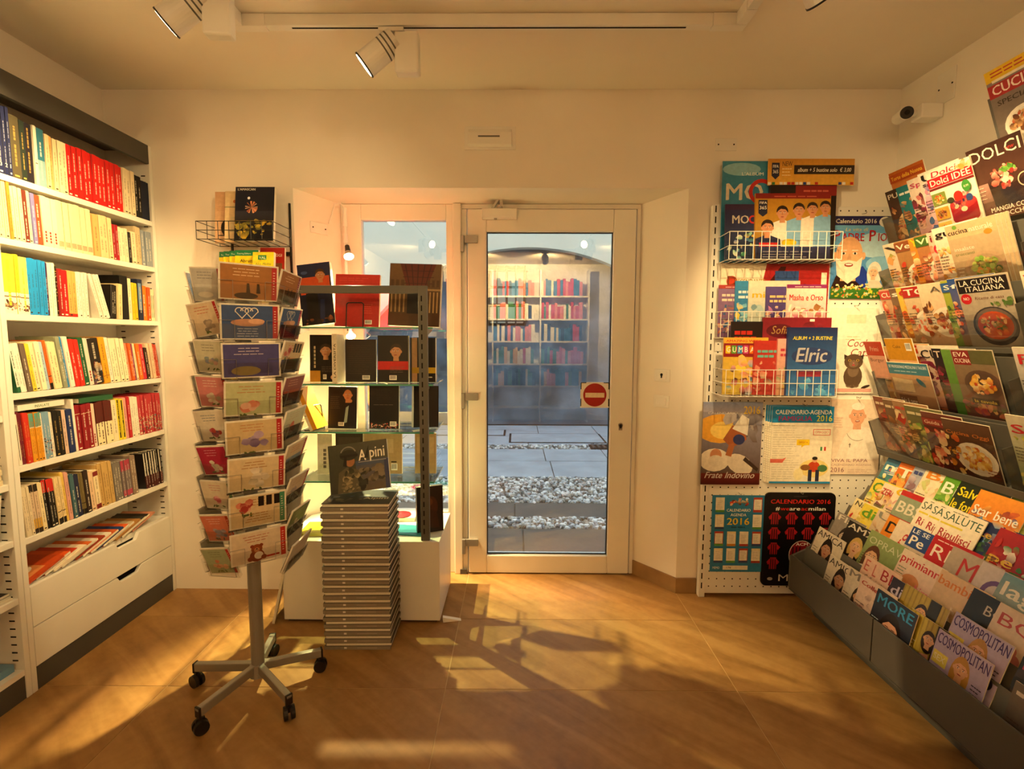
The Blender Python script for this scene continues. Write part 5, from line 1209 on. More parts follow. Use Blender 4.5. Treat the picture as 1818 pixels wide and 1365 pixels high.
def c_paint(c):
    c.rect(0, 0.1, 1, 1, '#9a9ab0', '#5a4438'); c.ell(0.3, 0.68, 0.4, 0.25, '#e6a83c'); c.ell(0.35, 0.66, 0.22, 0.15, '#f0cf6a'); c.mosaic(0.4, 0.55, 1, 0.9, ['#8a8690', '#5c5660', '#a8a0a0', '#6a5a58'], 14, 20, 0.08, 0.2); c.rect(0, 0.88, 1, 1, '#8c9ac0', '#a8a4b8')
    c.ell(0.22, 0.3, 0.26, 0.2, '#e6dccc'); c.ell(0.24, 0.36, 0.1, 0.11, '#c88a62'); c.ell(0.24, 0.29, 0.13, 0.1, '#ddd4c4'); c.ell(0.65, 0.25, 0.24, 0.16, '#d9cfc0', rot=-30); c.poly([(0.35, 0.55), (0.5, 0.72), (0.7, 0.7), (0.75, 0.55), (0.5, 0.45)], '#a05a34'); c.ell(0.62, 0.55, 0.1, 0.09, '#32386a'); c.poly([(0.5, 0.68), (0.66, 0.85), (0.78, 0.8), (0.76, 0.6)], '#dcd6cc'); c.poly([(0.4, 0.36), (0.46, 0.5), (0.56, 0.5), (0.5, 0.34)], '#a8643c'); c.poly([(0.7, 0.3), (0.95, 0.16), (0.97, 0.2), (0.74, 0.34)], '#3a2a24')
    c.rect(0, 0, 1, 0.14, '#6d1a16', '#4a100e'); c.txt('Frate Indovino', 0.05, 0.08, 0.075, '#cfc8c0', w=0.85, it=0.35, b=1); c.txt('2016', 0.68, 0.86, 0.09, '#e6c43a', w=0.28, b=1); c.txt('CALENDARIO', 0.08, 0.855, 0.025, '#dcd6d0', w=0.5)
calendar('calendar with painted robed figures on clouds, lower left of pegboard', 0.982, 1.293, 0.634, 1.076, c_paint, '#8a7a74', t=0.008, y=PY - 0.014)
def c_fam(c):
    c.rect(0, 0, 1, 1, '#eee8d6'); c.rect(0, 0.79, 1, 1, '#1f8ac9'); c.rect(0, 0, 1, 0.025, '#1f8ac9'); c.txt('CALENDARIO-AGENDA', 0.05, 0.90, 0.055, '#f6f2e6', w=0.92, b=1); c.txt('FAMIGLIA', 0.1, 0.815, 0.06, '#b81c6a', w=0.55, b=1); c.txt('2016', 0.72, 0.81, 0.075, '#e9e23a', w=0.26, b=1)
    c.bars(0.03, 0.75, 0.5, 24, 0.03, 0.006, '#b9b29c', 4); c.rect(0.68, 0.63, 0.96, 0.71, '#c9402c'); c.rect(0.69, 0.637, 0.95, 0.703, '#eee8d6'); c.txt('OMAGGIO', 0.71, 0.655, 0.03, '#c9402c', w=0.22)
    c.poly([(0.42, 0.5), (0.42, 0.575), (0.63, 0.575), (0.63, 0.5), (0.55, 0.5), (0.5, 0.47), (0.5, 0.5)], '#e9c81f'); c.txt('OFFERTA', 0.45, 0.525, 0.025, '#b8381c', w=0.15); c.rect(0.81, 0.43, 0.84, 0.48, '#2f8a4a'); c.rect(0.84, 0.43, 0.87, 0.48, '#efe9da'); c.rect(0.87, 0.43, 0.90, 0.48, '#c2281c')
    c.poly([(0.0, 0.32), (0.2, 0.32), (0.26, 0.34), (0.2, 0.27), (0.0, 0.27)], '#d96a5a'); c.ell(0.72, 0.2, 0.24, 0.15, '#e9d68a'); c.ell(0.47, 0.12, 0.08, 0.1, '#efe6b8')
    c.ell(0.72, 0.22, 0.1, 0.09, '#c2401c'); c.ell(0.73, 0.31, 0.045, 0.045, '#e0a880'); c.ell(0.73, 0.33, 0.045, 0.03, '#1b1512'); c.ell(0.58, 0.21, 0.08, 0.05, '#8a5a2c'); c.ell(0.86, 0.2, 0.08, 0.06, '#4a7a4c'); c.rect(0.63, 0.03, 0.69, 0.18, '#1f2748'); c.rect(0.75, 0.03, 0.81, 0.18, '#1f2748')
for k in range(4):
    calendar(['rearmost', 'third', 'second', 'front'][k] + ' of four blue-headed white family calendars stacked on the pegboard', 1.318 + k * 0.009, 1.640 + k * 0.009, 0.648 - k * 0.002, 1.060 - k * 0.002, c_fam if k == 3 else (lambda c: (c.rect(0, 0.79, 1, 1, '#1f8ac9'), c.bars(0.0, 0.75, 0.1, 24, 0.03, 0.006, '#b9b29c', 4))), '#eee8d6', t=0.004, y=PY - 0.002 - k * 0.0048, hk=(k == 3))
def c_blue(c):
    c.rect(0, 0, 1, 1, '#2f7fae'); rd = random.Random(6); c.mosaic(0.36, 0.88, 0.68, 0.95, ['#e6b88a', '#c9402c', '#3a2a1c', '#e6dcc0'], 8, 2, 0.03, 0.06)
    cells = [(0.06, 0.80), (0.78, 0.80), (0.06, 0.58), (0.78, 0.58)] + [(0.06 + i * 0.24, 0.36) for i in range(4)] + [(0.06 + i * 0.24, 0.14) for i in range(4)]
    for i, (x, y) in enumerate(cells):
        c.rect(x, y, x + 0.17, y + 0.17, ['#efe9d6', '#b8402c', '#e6dcae'][i % 3]); c.rect(x + 0.012, y + 0.012, x + 0.158, y + 0.145, '#efe9d6'); c.bars(x + 0.03, y + 0.12, 0.11, 5, 0.022, 0.006, '#a8a290', i); c.rect(x, y - 0.02, x + 0.17, y + 0.008, rd.choice(['#5a9a4a', '#c9842c', '#3a4a7a', '#a83a2c']))
    c.txt('CALENDARIO', 0.27, 0.79, 0.035, '#f2eee0', w=0.46, b=1); c.txt('AGENDA', 0.35, 0.73, 0.035, '#f2eee0', w=0.3, b=1); c.txt('2016', 0.28, 0.62, 0.085, '#e6c23a', w=0.44, b=1); c.bars(0.5, 0.58, 0.4, 1, 0.03, 0.02, '#1f4a6a', 1, 'c'); c.rect(0.24, 0.03, 0.72, 0.085, '#e9e3d0'); c.txt('MEMO', 0.04, 0.04, 0.03, '#f2eee0', w=0.14); c.txt('178', 0.3, 0.045, 0.025, '#2a2a2a', w=0.1)
calendar('blue calendar of small month tables, bottom left of pegboard', 1.056, 1.336, 0.146, 0.572, c_blue, '#2f7fae')
def c_foot(c):
    c.txt('CALENDARIO 2016', 0.07, 0.90, 0.045, '#c9241c', w=0.88, b=1)
    for t_, x, w_, k in (('#', 0.15, 0.06, '#f0eae0'), ('we', 0.22, 0.13, '#c9241c'), ('are', 0.35, 0.16, '#f0eae0'), ('ac', 0.52, 0.1, '#c9241c'), ('milan', 0.625, 0.26, '#f0eae0')): c.txt(t_, x, 0.825, 0.04, k, w=w_, b=1)
    rows = [(0.70, 4), (0.535, 4), (0.365, 1), (0.20, 1)]
    for y, n in rows:
        for i in range(n):
            x = 0.05 + i * 0.245; c.poly([(x, y + 0.05), (x + 0.04, y + 0.085), (x + 0.14, y + 0.085), (x + 0.19, y + 0.05), (x + 0.16, y + 0.02), (x + 0.145, y + 0.03), (x + 0.145, y - 0.03), (x + 0.04, y - 0.03), (x + 0.04, y + 0.03), (x + 0.02, y + 0.02)], '#a81c24')
            for q in range(3): c.rect(x + 0.055 + q * 0.032, y - 0.03, x + 0.07 + q * 0.032, y + 0.08, '#15100f')
            c.rect(x + 0.05, y + 0.09, x + 0.14, y + 0.1, '#b0282c')
    c.ell(0.56, 0.33, 0.19, 0.22, '#d9d0c8', n=28); c.ell(0.56, 0.33, 0.18, 0.21, '#8a1420', n=28)
    for q in range(3): c.rect(0.42 + q * 0.05, 0.24, 0.44 + q * 0.05, 0.42, '#15100f')
    c.rect(0.56, 0.3, 0.72, 0.38, '#efe9e0'); c.rect(0.625, 0.27, 0.655, 0.41, '#c2181c'); c.rect(0.56, 0.33, 0.72, 0.35, '#c2181c'); c.txt('ACM', 0.47, 0.435, 0.03, '#f2ece2', w=0.18, b=1); c.txt('1899', 0.48, 0.225, 0.025, '#f2ece2', w=0.16)
    c.txt('MILAN', 0.22, 0.035, 0.075, '#ece4da', w=0.66); c.ell(0.11, 0.06, 0.04, 0.025, '#b8b0a8'); c.rect(0.4, 0.975, 0.6, 0.985, '#3a3434')
def rounded_board(label, x0, x1, z0, z1, rad, y, t, draw):
    w_, h_ = x1 - x0, z1 - z0; pts = []
    for cx_, cz_, a0 in ((w_ / 2 - rad, rad, -90), (w_ / 2 - rad, h_ - rad, 0), (-w_ / 2 + rad, h_ - rad, 90), (-w_ / 2 + rad, rad, 180)):
        for k in range(6): a = R(a0 + 18 * k); pts.append((cx_ + rad * math.cos(a), cz_ + rad * math.sin(a)))
    o = MB().prism(pts, 'y', -t, 0, hx('#100c0c')).build('wall_calendar', 'cover'); tag(o, label, 'calendar', 'calendars on the pegboard')
    cv = Cv(w_ * 0.96, h_ * 0.96); cv.poly([(0.08, 0), (0.92, 0), (1, 0.06), (1, 0.94), (0.92, 1), (0.08, 1), (0, 0.94), (0, 0.06)], '#100c0c'); draw(cv)
    p = cv.build(o, t); p.location = (0, -t, h_ * 0.02); hook(o, 0, h_ - 0.01); place(o, ((x0 + x1) / 2, y, z0))
rounded_board('black rounded football calendar with red shirts, bottom right of pegboard', 1.332, 1.712, 0.07, 0.588, 0.03, PY - 0.002, 0.007, c_foot)

# ---- white wire baskets and what is in them
BK = []
for z, lab, yf in ((1.79, 'top', 2.50), (1.41, 'middle', 2.566), (1.122, 'bottom', 2.476)):
    b = thing('wire_basket', '%s white wire magazine basket on the pegboard' % lab, 'basket', (0, 0, 0), 0, 'white wire baskets on the pegboard')
    m = MB()
    for k in range(3):
        zz = z + 0.066 * k; m.wire([(1.035, PY - 0.003, zz), (1.028, yf, zz), (1.572, yf, zz), (1.57, PY - 0.003, zz)], 0.0019, 5)
    for k in range(15):
        x = 1.028 + 0.544 * k / 14; m.wire([(x, PY - 0.003, z), (x, yf, z), (x, yf, z + 0.132)], 0.0016, 5)
    m.build('wire_grid', 'white_metal', b)
    for s in (1.07, 1.53): MB().wire([(s, PY - 0.003, z + 0.132), (s, PY - 0.012, z + 0.15), (s, PY - 0.003, z + 0.155)], 0.002, 5).build('basket_hook', 'white_metal', b)
    m = MB()
def put(label, x, y, z, w_, h_, t_, base, draw, tilt=-4, rz=0, roll=0, name='magazine', cat='magazine', group='magazines in the pegboard baskets'):
    cv = Cv(w_, h_); cv.rect(0, 0, 1, 1, base); draw(cv)
    o = sheet(name, cv, t_, label, cat, base, '#e6dcc4', group); place(o, (x, y, z + 0.003 + abs(math.sin(R(roll))) * w_ / 2), R(rz), R(tilt), R(roll)); return o
def p_mo(c): c.rect(0, 0, 1, 1, '#3a8cae', '#2a6a8c'); c.ell(0.3, 0.92, 0.3, 0.1, '#8cc0d0'); c.txt("L'ALBUM", 0.3, 0.86, 0.03, '#e8f0ec', w=0.35, b=1); c.txt('MO', 0.04, 0.62, 0.16, '#d9cdb4', w=0.62, b=1); c.ring(0.62, 0.7, 0.14, 0.2, '#c2281c')
put('tall blue album display card at left in the top basket', 1.20, 2.645, 1.792, 0.32, 0.505, 0.006, '#3a8cae', p_mo, -1, name='display_card', cat='display card')
def p_gold(c):
    c.rect(0, 0, 1, 1, '#c98a2c', '#e6b040'); c.rect(0.30, 0.42, 1, 0.76, '#2a1c12'); c.txt('album + 5 bustine solo  \u20ac 3,00', 0.34, 0.51, 0.15, '#f2e8d0', w=0.62, b=1, it=0.15); c.poly([(0.04, 0.85), (0.13, 0.85), (0.13, 0.36), (0.085, 0.22), (0.04, 0.36)], '#1d2440'); c.txt('FIFA', 0.052, 0.66, 0.11, '#f2ece0', w=0.066, b=1); c.txt('365', 0.052, 0.45, 0.13, '#f2ece0', w=0.066, b=1); c.txt('NEW', 0.16, 0.72, 0.18, '#6a4a1c', w=0.12, b=1); c.bars(0.16, 0.6, 0.12, 3, 0.12, 0.05, '#f0d890')
    rd = random.Random(8)
    for i in range(22): c.rect(i / 22, 0.02, (i + 0.8) / 22, 0.12, rd.choice(['#c2281c', '#efe9da', '#2f7a3a', '#e6b03a', '#24408a']))
gd = put('gold header of the football album display above the top basket', 1.475, 2.632, 2.172, 0.43, 0.13, 0.006, '#e6b040', p_gold, -1.5, name='display_card', cat='display card')
cvb = Cv(0.33, 0.38); cvb.rect(0, 0, 1, 1, '#17110e'); cvb.rect(0.38, 0.86, 1, 0.99, '#8a1c18'); cvb.bars(0.5, 0.91, 0.4, 1, 0.05, 0.03, '#c9604a'); cvb.rect(0.4, 0.1, 0.92, 0.86, '#c98f24', '#7a5a2a')
bdy = MB().box(-0.165, -0.02, 0, 0.165, 0, 0.38, hx('#17110e')).build('display_box', 'cover', gd); bdy.location = (-0.04, 0.004, -0.381); q = cvb.build(bdy, 0.02)
def p_album(c):
    c.rect(0, 0, 1, 1, '#c98f24', '#8a6a2a'); c.rect(0, 0.92, 1, 1, '#8a1c18'); c.bars(0.25, 0.945, 0.6, 1, 0.03, 0.02, '#c9604a'); c.poly([(0.04, 0.9), (0.16, 0.9), (0.16, 0.70), (0.10, 0.65), (0.04, 0.70)], '#1d2440'); c.txt('FIFA', 0.052, 0.84, 0.035, '#f2ece0', w=0.1, b=1); c.txt('365', 0.052, 0.76, 0.05, '#f2ece0', w=0.1, b=1)
    for x, y, r, cl in ((0.36, 0.70, 0.07, '#e6dccc'), (0.58, 0.74, 0.07, '#7fb0d6'), (0.76, 0.76, 0.065, '#e6dccc'), (0.93, 0.78, 0.065, '#7fb0d6'), (0.16, 0.48, 0.075, '#26294a')): c.face(x, y, r, '#c98a62', '#2a1c14', cloth=cl)
    c.rect(0, 0, 1, 0.2, '#2a3158', '#1b1c30'); c.rect(0.05, 0.2, 0.3, 0.26, '#b8241c'); c.ell(0.45, 0.26, 0.1, 0.05, '#e0c020'); c.bars(0.1, 0.12, 0.7, 3, 0.04, 0.015, '#8a8490')
put('football album with five players on gold cover in the top basket', 1.368, 2.575, 1.792, 0.37, 0.33, 0.012, '#c98f24', p_album, -4)
def p_mob(c): c.rect(0, 0, 1, 1, '#2a2c58', '#1b2a40'); c.rect(0, 0.9, 1, 1, '#3a2448'); c.txt('MO', 0.15, 0.66, 0.14, '#c9c0b0', w=0.42, b=1); c.ring(0.66, 0.73, 0.06, 0.1, '#c2281c'); c.mosaic(0.1, 0.05, 0.9, 0.5, ['#3a7a5a', '#4a6aa0', '#8ac0a0', '#d9d2c4', '#c2a040'], 16, 30, 0.04, 0.1)
put('dark blue comic magazine at left in the top basket', 1.145, 2.585, 1.792, 0.21, 0.28, 0.008, '#2a2c58', p_mob, -4)
def p_desc(c):
    c.rect(0, 0, 1, 1, '#ece2c8'); c.poly([(0.42, 1), (0.38, 0.7), (0.3, 0.4), (0.3, 0), (1, 0), (1, 1)], '#a81c20'); c.poly([(0.55, 0.96), (0.42, 0.7), (0.34, 0.4), (0.5, 0.4), (0.6, 0.96)], '#4a1418'); c.ell(0.10, 0.76, 0.05, 0.05, '#c2381c'); c.txt('D', 0.05, 0.70, 0.13, '#8a3a1c', b=1); c.txt('ESCENDANTS', 0.13, 0.72, 0.07, '#a8803c', w=0.28, b=1); c.rect(0.5, 0.4, 0.72, 0.9, '#2a4a8a', '#3a6ab0'); c.ell(0.6, 0.7, 0.06, 0.04, '#e6c86a'); c.rect(0.93, 0.7, 0.98, 0.88, '#efe6d4'); c.ell(0.78, 0.55, 0.1, 0.12, '#241a28')
put('wide white and red toy pack behind magazines in the middle basket', 1.325, 2.650, 1.412, 0.55, 0.375, 0.012, '#ece2c8', p_desc, 0, name='toy_pack', cat='toy pack')
def p_kid(bg1, bg2, title, tc, pal, seed, band=None):
    def f(c):
        c.rect(0, 0, 1, 1, bg1, bg2); c.mosaic(0.05, 0.05, 0.95, 0.6, pal, 18, seed, 0.05, 0.15)
        if band: c.rect(0, 0.93, 1, 1, band); c.bars(0.2, 0.95, 0.7, 1, 0.05, 0.02, '#e0b8c0')
        if title: c.txt(title, 0.06, 0.70, 0.11, tc, w=0.86, b=1)
        else: c.bars(0.1, 0.78, 0.7, 2, 0.09, 0.06, tc, seed)
    return f
put('lilac children magazine at far left in the middle basket', 1.12, 2.624, 1.412, 0.17, 0.265, 0.006, '#8a6a94', p_kid('#8a6a94', '#6a4a6c', '', '#e6d0c0', ['#b06a4a', '#3a5a8a', '#c9a08a'], 41, '#a83a34'), -1.5)
put('bright blue children magazine second from left in the middle basket', 1.20, 2.616, 1.412, 0.17, 0.285, 0.006, '#2f7ab0', p_kid('#3a8ac0', '#2a5a90', '', '#d9e6ec', ['#5aa0c8', '#e6c04a', '#8ac0d0'], 42), -1.5)
put('white children magazine with yellow title in the middle basket', 1.31, 2.608, 1.412, 0.26, 0.285, 0.006, '#d9d6c4', p_kid('#e6e0cc', '#9ab0b0', 'minions', '#e0b81c', ['#a8c0c4', '#c9d0c0', '#7a9aa8'], 43), -1.5)
put('purple children magazine with golden lights in the middle basket', 1.36, 2.600, 1.412, 0.19, 0.255, 0.006, '#4a3a7a', p_kid('#5a4a90', '#3a2a5c', '', '#e6c88a', ['#8a6ab0', '#e0a85a', '#f0d090', '#c97aa0'], 44), -1.5)
put('white and pink children magazine with red title in front, middle basket', 1.465, 2.592, 1.412, 0.20, 0.265, 0.006, '#ece0d0', p_kid('#f0e8d8', '#d0608a', 'Masha e Orso', '#c2281c', ['#8a5a34', '#c9588a', '#efe0d0', '#a07040'], 45, '#8a2a6a'), -1.5)
def p_sofia(c): c.rect(0, 0, 1, 1, '#7a1a28', '#a83a44'); c.ell(0.25, 0.83, 0.2, 0.1, '#5a1824'); c.txt('Sofia', 0.12, 0.79, 0.1, '#b08a50', w=0.27, it=0.2); c.mosaic(0.4, 0.4, 0.9, 0.9, ['#5a1420', '#8a2838', '#b84a58'], 12, 46, 0.05, 0.12); c.rect(0.68, 0.95, 0.75, 0.98, '#e6dcd0')
put('dark red toy pack lying across the back of the bottom basket', 1.40, 2.559, 1.124, 0.34, 0.385, 0.015, '#7a1a28', p_sofia, 0, name='toy_pack', cat='toy pack')
put('black and red toy pack at left in the bottom basket', 1.16, 2.559, 1.124, 0.17, 0.365, 0.012, '#1f1416', lambda c: (c.rect(0, 0, 1, 1, '#1f1416'), c.bars(0.1, 0.82, 0.75, 2, 0.08, 0.07, '#b8281c', 3), c.bars(0.2, 0.68, 0.6, 2, 0.04, 0.015, '#d9cdb8'), c.ell(0.5, 0.6, 0.25, 0.06, '#8a8a8a')), 0, name='toy_pack', cat='toy pack')
def p_gum(c):
    c.rect(0, 0, 1, 1, '#d9a83a', '#c9b04a'); c.rect(0, 0.66, 1, 0.9, '#8a1c20'); c.txt('AMAZING WEEK', 0.05, 0.92, 0.04, '#c2281c', w=0.8, b=1); rd = random.Random(4)
    for i, ch in enumerate('GUMBALL'): c.rect(0.04 + i * 0.135, 0.72, 0.15 + i * 0.135, 0.86, ['#e6b81f', '#5a9a3a', '#3a8ac0', '#c94a8a', '#e6701f', '#8a4ab0', '#2f8a7a'][i]); c.txt(ch, 0.06 + i * 0.135, 0.745, 0.09, '#f2ead0', b=1, tw=0.8)
    c.mosaic(0.1, 0.05, 0.9, 0.6, ['#d9807a', '#e0a0a0', '#7ab0c0', '#3a3024', '#e6c84a'], 16, 47, 0.06, 0.16)
put('yellow and red comic with coloured letter blocks in the bottom basket', 1.145, 2.538, 1.124, 0.22, 0.285, 0.01, '#d9a83a', p_gum, -1)
put('red toy magazine in plastic wrap in the bottom basket', 1.265, 2.527, 1.124, 0.17, 0.27, 0.012, '#b8342c', p_kid('#b8342c', '#a83a34', '', '#6ab0a8', ['#c9b090', '#8a2a24', '#4a9a8c', '#d9806a'], 48), -1)
put('pink magazine third in the bottom basket', 1.365, 2.514, 1.124, 0.15, 0.28, 0.01, '#d98a84', p_kid('#e0a8a0', '#b88a6a', '', '#b83a4a', ['#c9a04a', '#d9b0a0', '#7a9a6a'], 49), -1)
put('dark blue glossy toy bag with grey lettering in the bottom basket', 1.45, 2.502, 1.124, 0.24, 0.335, 0.016, '#1f3470', lambda c: (c.rect(0, 0, 1, 1, '#1a2450', '#3a70b0'), c.txt('ALBUM + 2 BUSTINE', 0.1, 0.82, 0.05, '#d9c81f', w=0.8, b=1, it=0.1), c.ell(0.5, 0.58, 0.42, 0.18, '#2a3a6a'), c.txt('Elric', 0.15, 0.5, 0.2, '#a8a8b0', w=0.65, b=1, it=0.15), c.rect(0.2, 0.28, 0.7, 0.36, '#8a3040'), c.mosaic(0.1, 0.02, 0.9, 0.22, ['#3a80c0', '#24509a', '#6ab0d8'], 10, 50)), -1, name='toy_bag', cat='toy bag')

# ================================================================== MAGAZINE RACKS ON THE RIGHT WALL
YE, YN = 2.50, 1.2           # far and near ends of the racks
FOOD = {'red': ['#c2301c', '#d96a4a', '#8a1c14', '#e6a07a', '#e9d0a0'], 'green': ['#6a9a3a', '#a8b850', '#3f6a2c', '#d9c86a', '#c2a060'], 'brown': ['#7a4a28', '#a8703c', '#5a301c', '#d9a870', '#c23a24'], 'gold': ['#d99a2c', '#e6c05a', '#b86a1c', '#c2481c', '#f0dca0'], 'berry': ['#a8142c', '#d93a3a', '#2a3a6a', '#5a1a34', '#e06a5a', '#f0c8a8']}
def cover(style, title, tc, bg, bg2=None, pal=None, seed=0, band=None, sub=None, tw=0.9, th=0.09, ty=0.86, bold=1, **kw):
    def f(c):
        c.rect(0, 0, 1, 1, bg, bg2 or bg)
        if style == 'food':
            c.food(kw.get('fx', 0.56), kw.get('fy', 0.38), kw.get('fr', 0.34), seed, pal, kw.get('plate', '#e6dcc8')); c.mosaic(0.02, 0.02, 0.3, 0.7, pal, 7, seed + 1, 0.05, 0.11)
        if style == 'busy': c.mosaic(0.02, 0.02, 0.98, 0.78, pal, 30, seed, 0.05, 0.17)
        if style == 'lady': c.face(kw.get('fx', 0.52), kw.get('fy', 0.6), kw.get('fr', 0.15), kw.get('skin', '#d6a27c'), kw.get('hair', '#2c1c12'), cloth=kw.get('cloth', '#2a2420'), longhair=kw.get('lh', 1.4))
        if band: c.rect(0, ty - 0.035, 1, min(1, ty + th + 0.035), band)
        if title: c.txt(title, kw.get('tx', 0.05), ty, th, tc, w=tw, b=bold, it=kw.get('it', 0))
        else: c.bars(0.06, ty, 0.8, 1, 0.1, th * 0.7, tc, seed)
        if sub: c.txt(sub, 0.06, ty - 0.075, 0.04, kw.get('sc', tc), w=kw.get('sw', 0.8), b=1)
        if style != 'plain':
            c.bars(0.04, kw.get('by', 0.55), 0.26, 5, 0.045, 0.016, kw.get('ink', '#4a3a30'), seed); c.bars(0.96, 0.24, 0.3, 3, 0.05, 0.018, kw.get('ink2', '#8a2a20'), seed + 2, 'r')
        if kw.get('dot'): c.ell(kw.get('dx', 0.84), kw.get('dy', 0.74), 0.1, 0.1, kw['dot']); c.txt('OK', kw.get('dx', 0.84), kw.get('dy', 0.72), 0.035, '#f2ece0', al='c', b=1)
    return f
UPT = R(20)
upr = thing('magazine_rack', 'grey wall magazine rack with five rows of forward leaning pockets', 'rack', (0, 0, 0))
MB().box(1.925, YN, 0.86, 1.948, YE + 0.03, 2.12).build('back_panel', 'white_metal', upr)
UZ = [2.11, 1.86, 1.646, 1.371, 1.121]
upv = Vector((-math.sin(UPT), 0, math.cos(UPT))); nrm = Vector((-math.cos(UPT), 0, -math.sin(UPT)))
def slab(name, base, u0, u1, n0, n1, y0, y1, material, parent):
    """sheet in a leaning pocket: u along the lean, n towards the room"""
    m = MB(); P = [base + upv * a + nrm * b for a, b in ((u0, n0), (u1, n0), (u1, n1), (u0, n1))]
    m.prism([(p.x, p.z) for p in P], 'y', y0, y1)
    return m.build(name, material, parent)
for k, zt in enumerate(UZ):
    b = Vector((1.78, 0, zt)) - upv * 0.285
    tr = slab('pocket_tray', b, -0.006, 0.0, -0.006, 0.050, YN, YE + 0.02, 'grey_metal', upr)
    slab('pocket_back', b, -0.006, 0.25, -0.010, -0.006, YN, YE + 0.02, 'grey_metal', upr)
    slab('clear_front', b, 0.0, 0.15 if k < 4 else 0.19, 0.050, 0.0525, YN, YE + 0.02, 'clear_plastic', upr)
    slab('end_plate', b, -0.006, 0.17, -0.010, 0.052, YE + 0.021, YE + 0.025, 'grey_metal', upr)
    slab('front_lip', b, -0.006, 0.016 if k < 4 else 0.028, 0.0526, 0.056, YN, YE + 0.02, 'grey_metal', upr)
    slab('divider', b, 0.0, 0.18, -0.005, 0.049, 1.8235, 1.8265, 'dark_grey_metal', upr)
def umag(row, y, label, draw, w_=0.205, h_=0.283, slot=0, lift=0.0, base='#e6dcc8', t_=0.004, roll=0.0, cat='magazine'):
    if lift < 0: h_ += lift; lift = 0
    b = Vector((1.78, 0, UZ[row])) - upv * 0.283 + nrm * (0.002 + slot * 0.0046) + upv * (lift + 0.001)
    cv = Cv(w_, h_); draw(cv)
    o = sheet('magazine', cv, t_, label, cat, base, '#e6dcc4', 'magazines in the wall rack')
    place(o, (b.x, y - w_ / 2, b.z), -PI / 2, UPT, R(roll)); return o
RN = ['top', 'second', 'third', 'fourth', 'bottom']
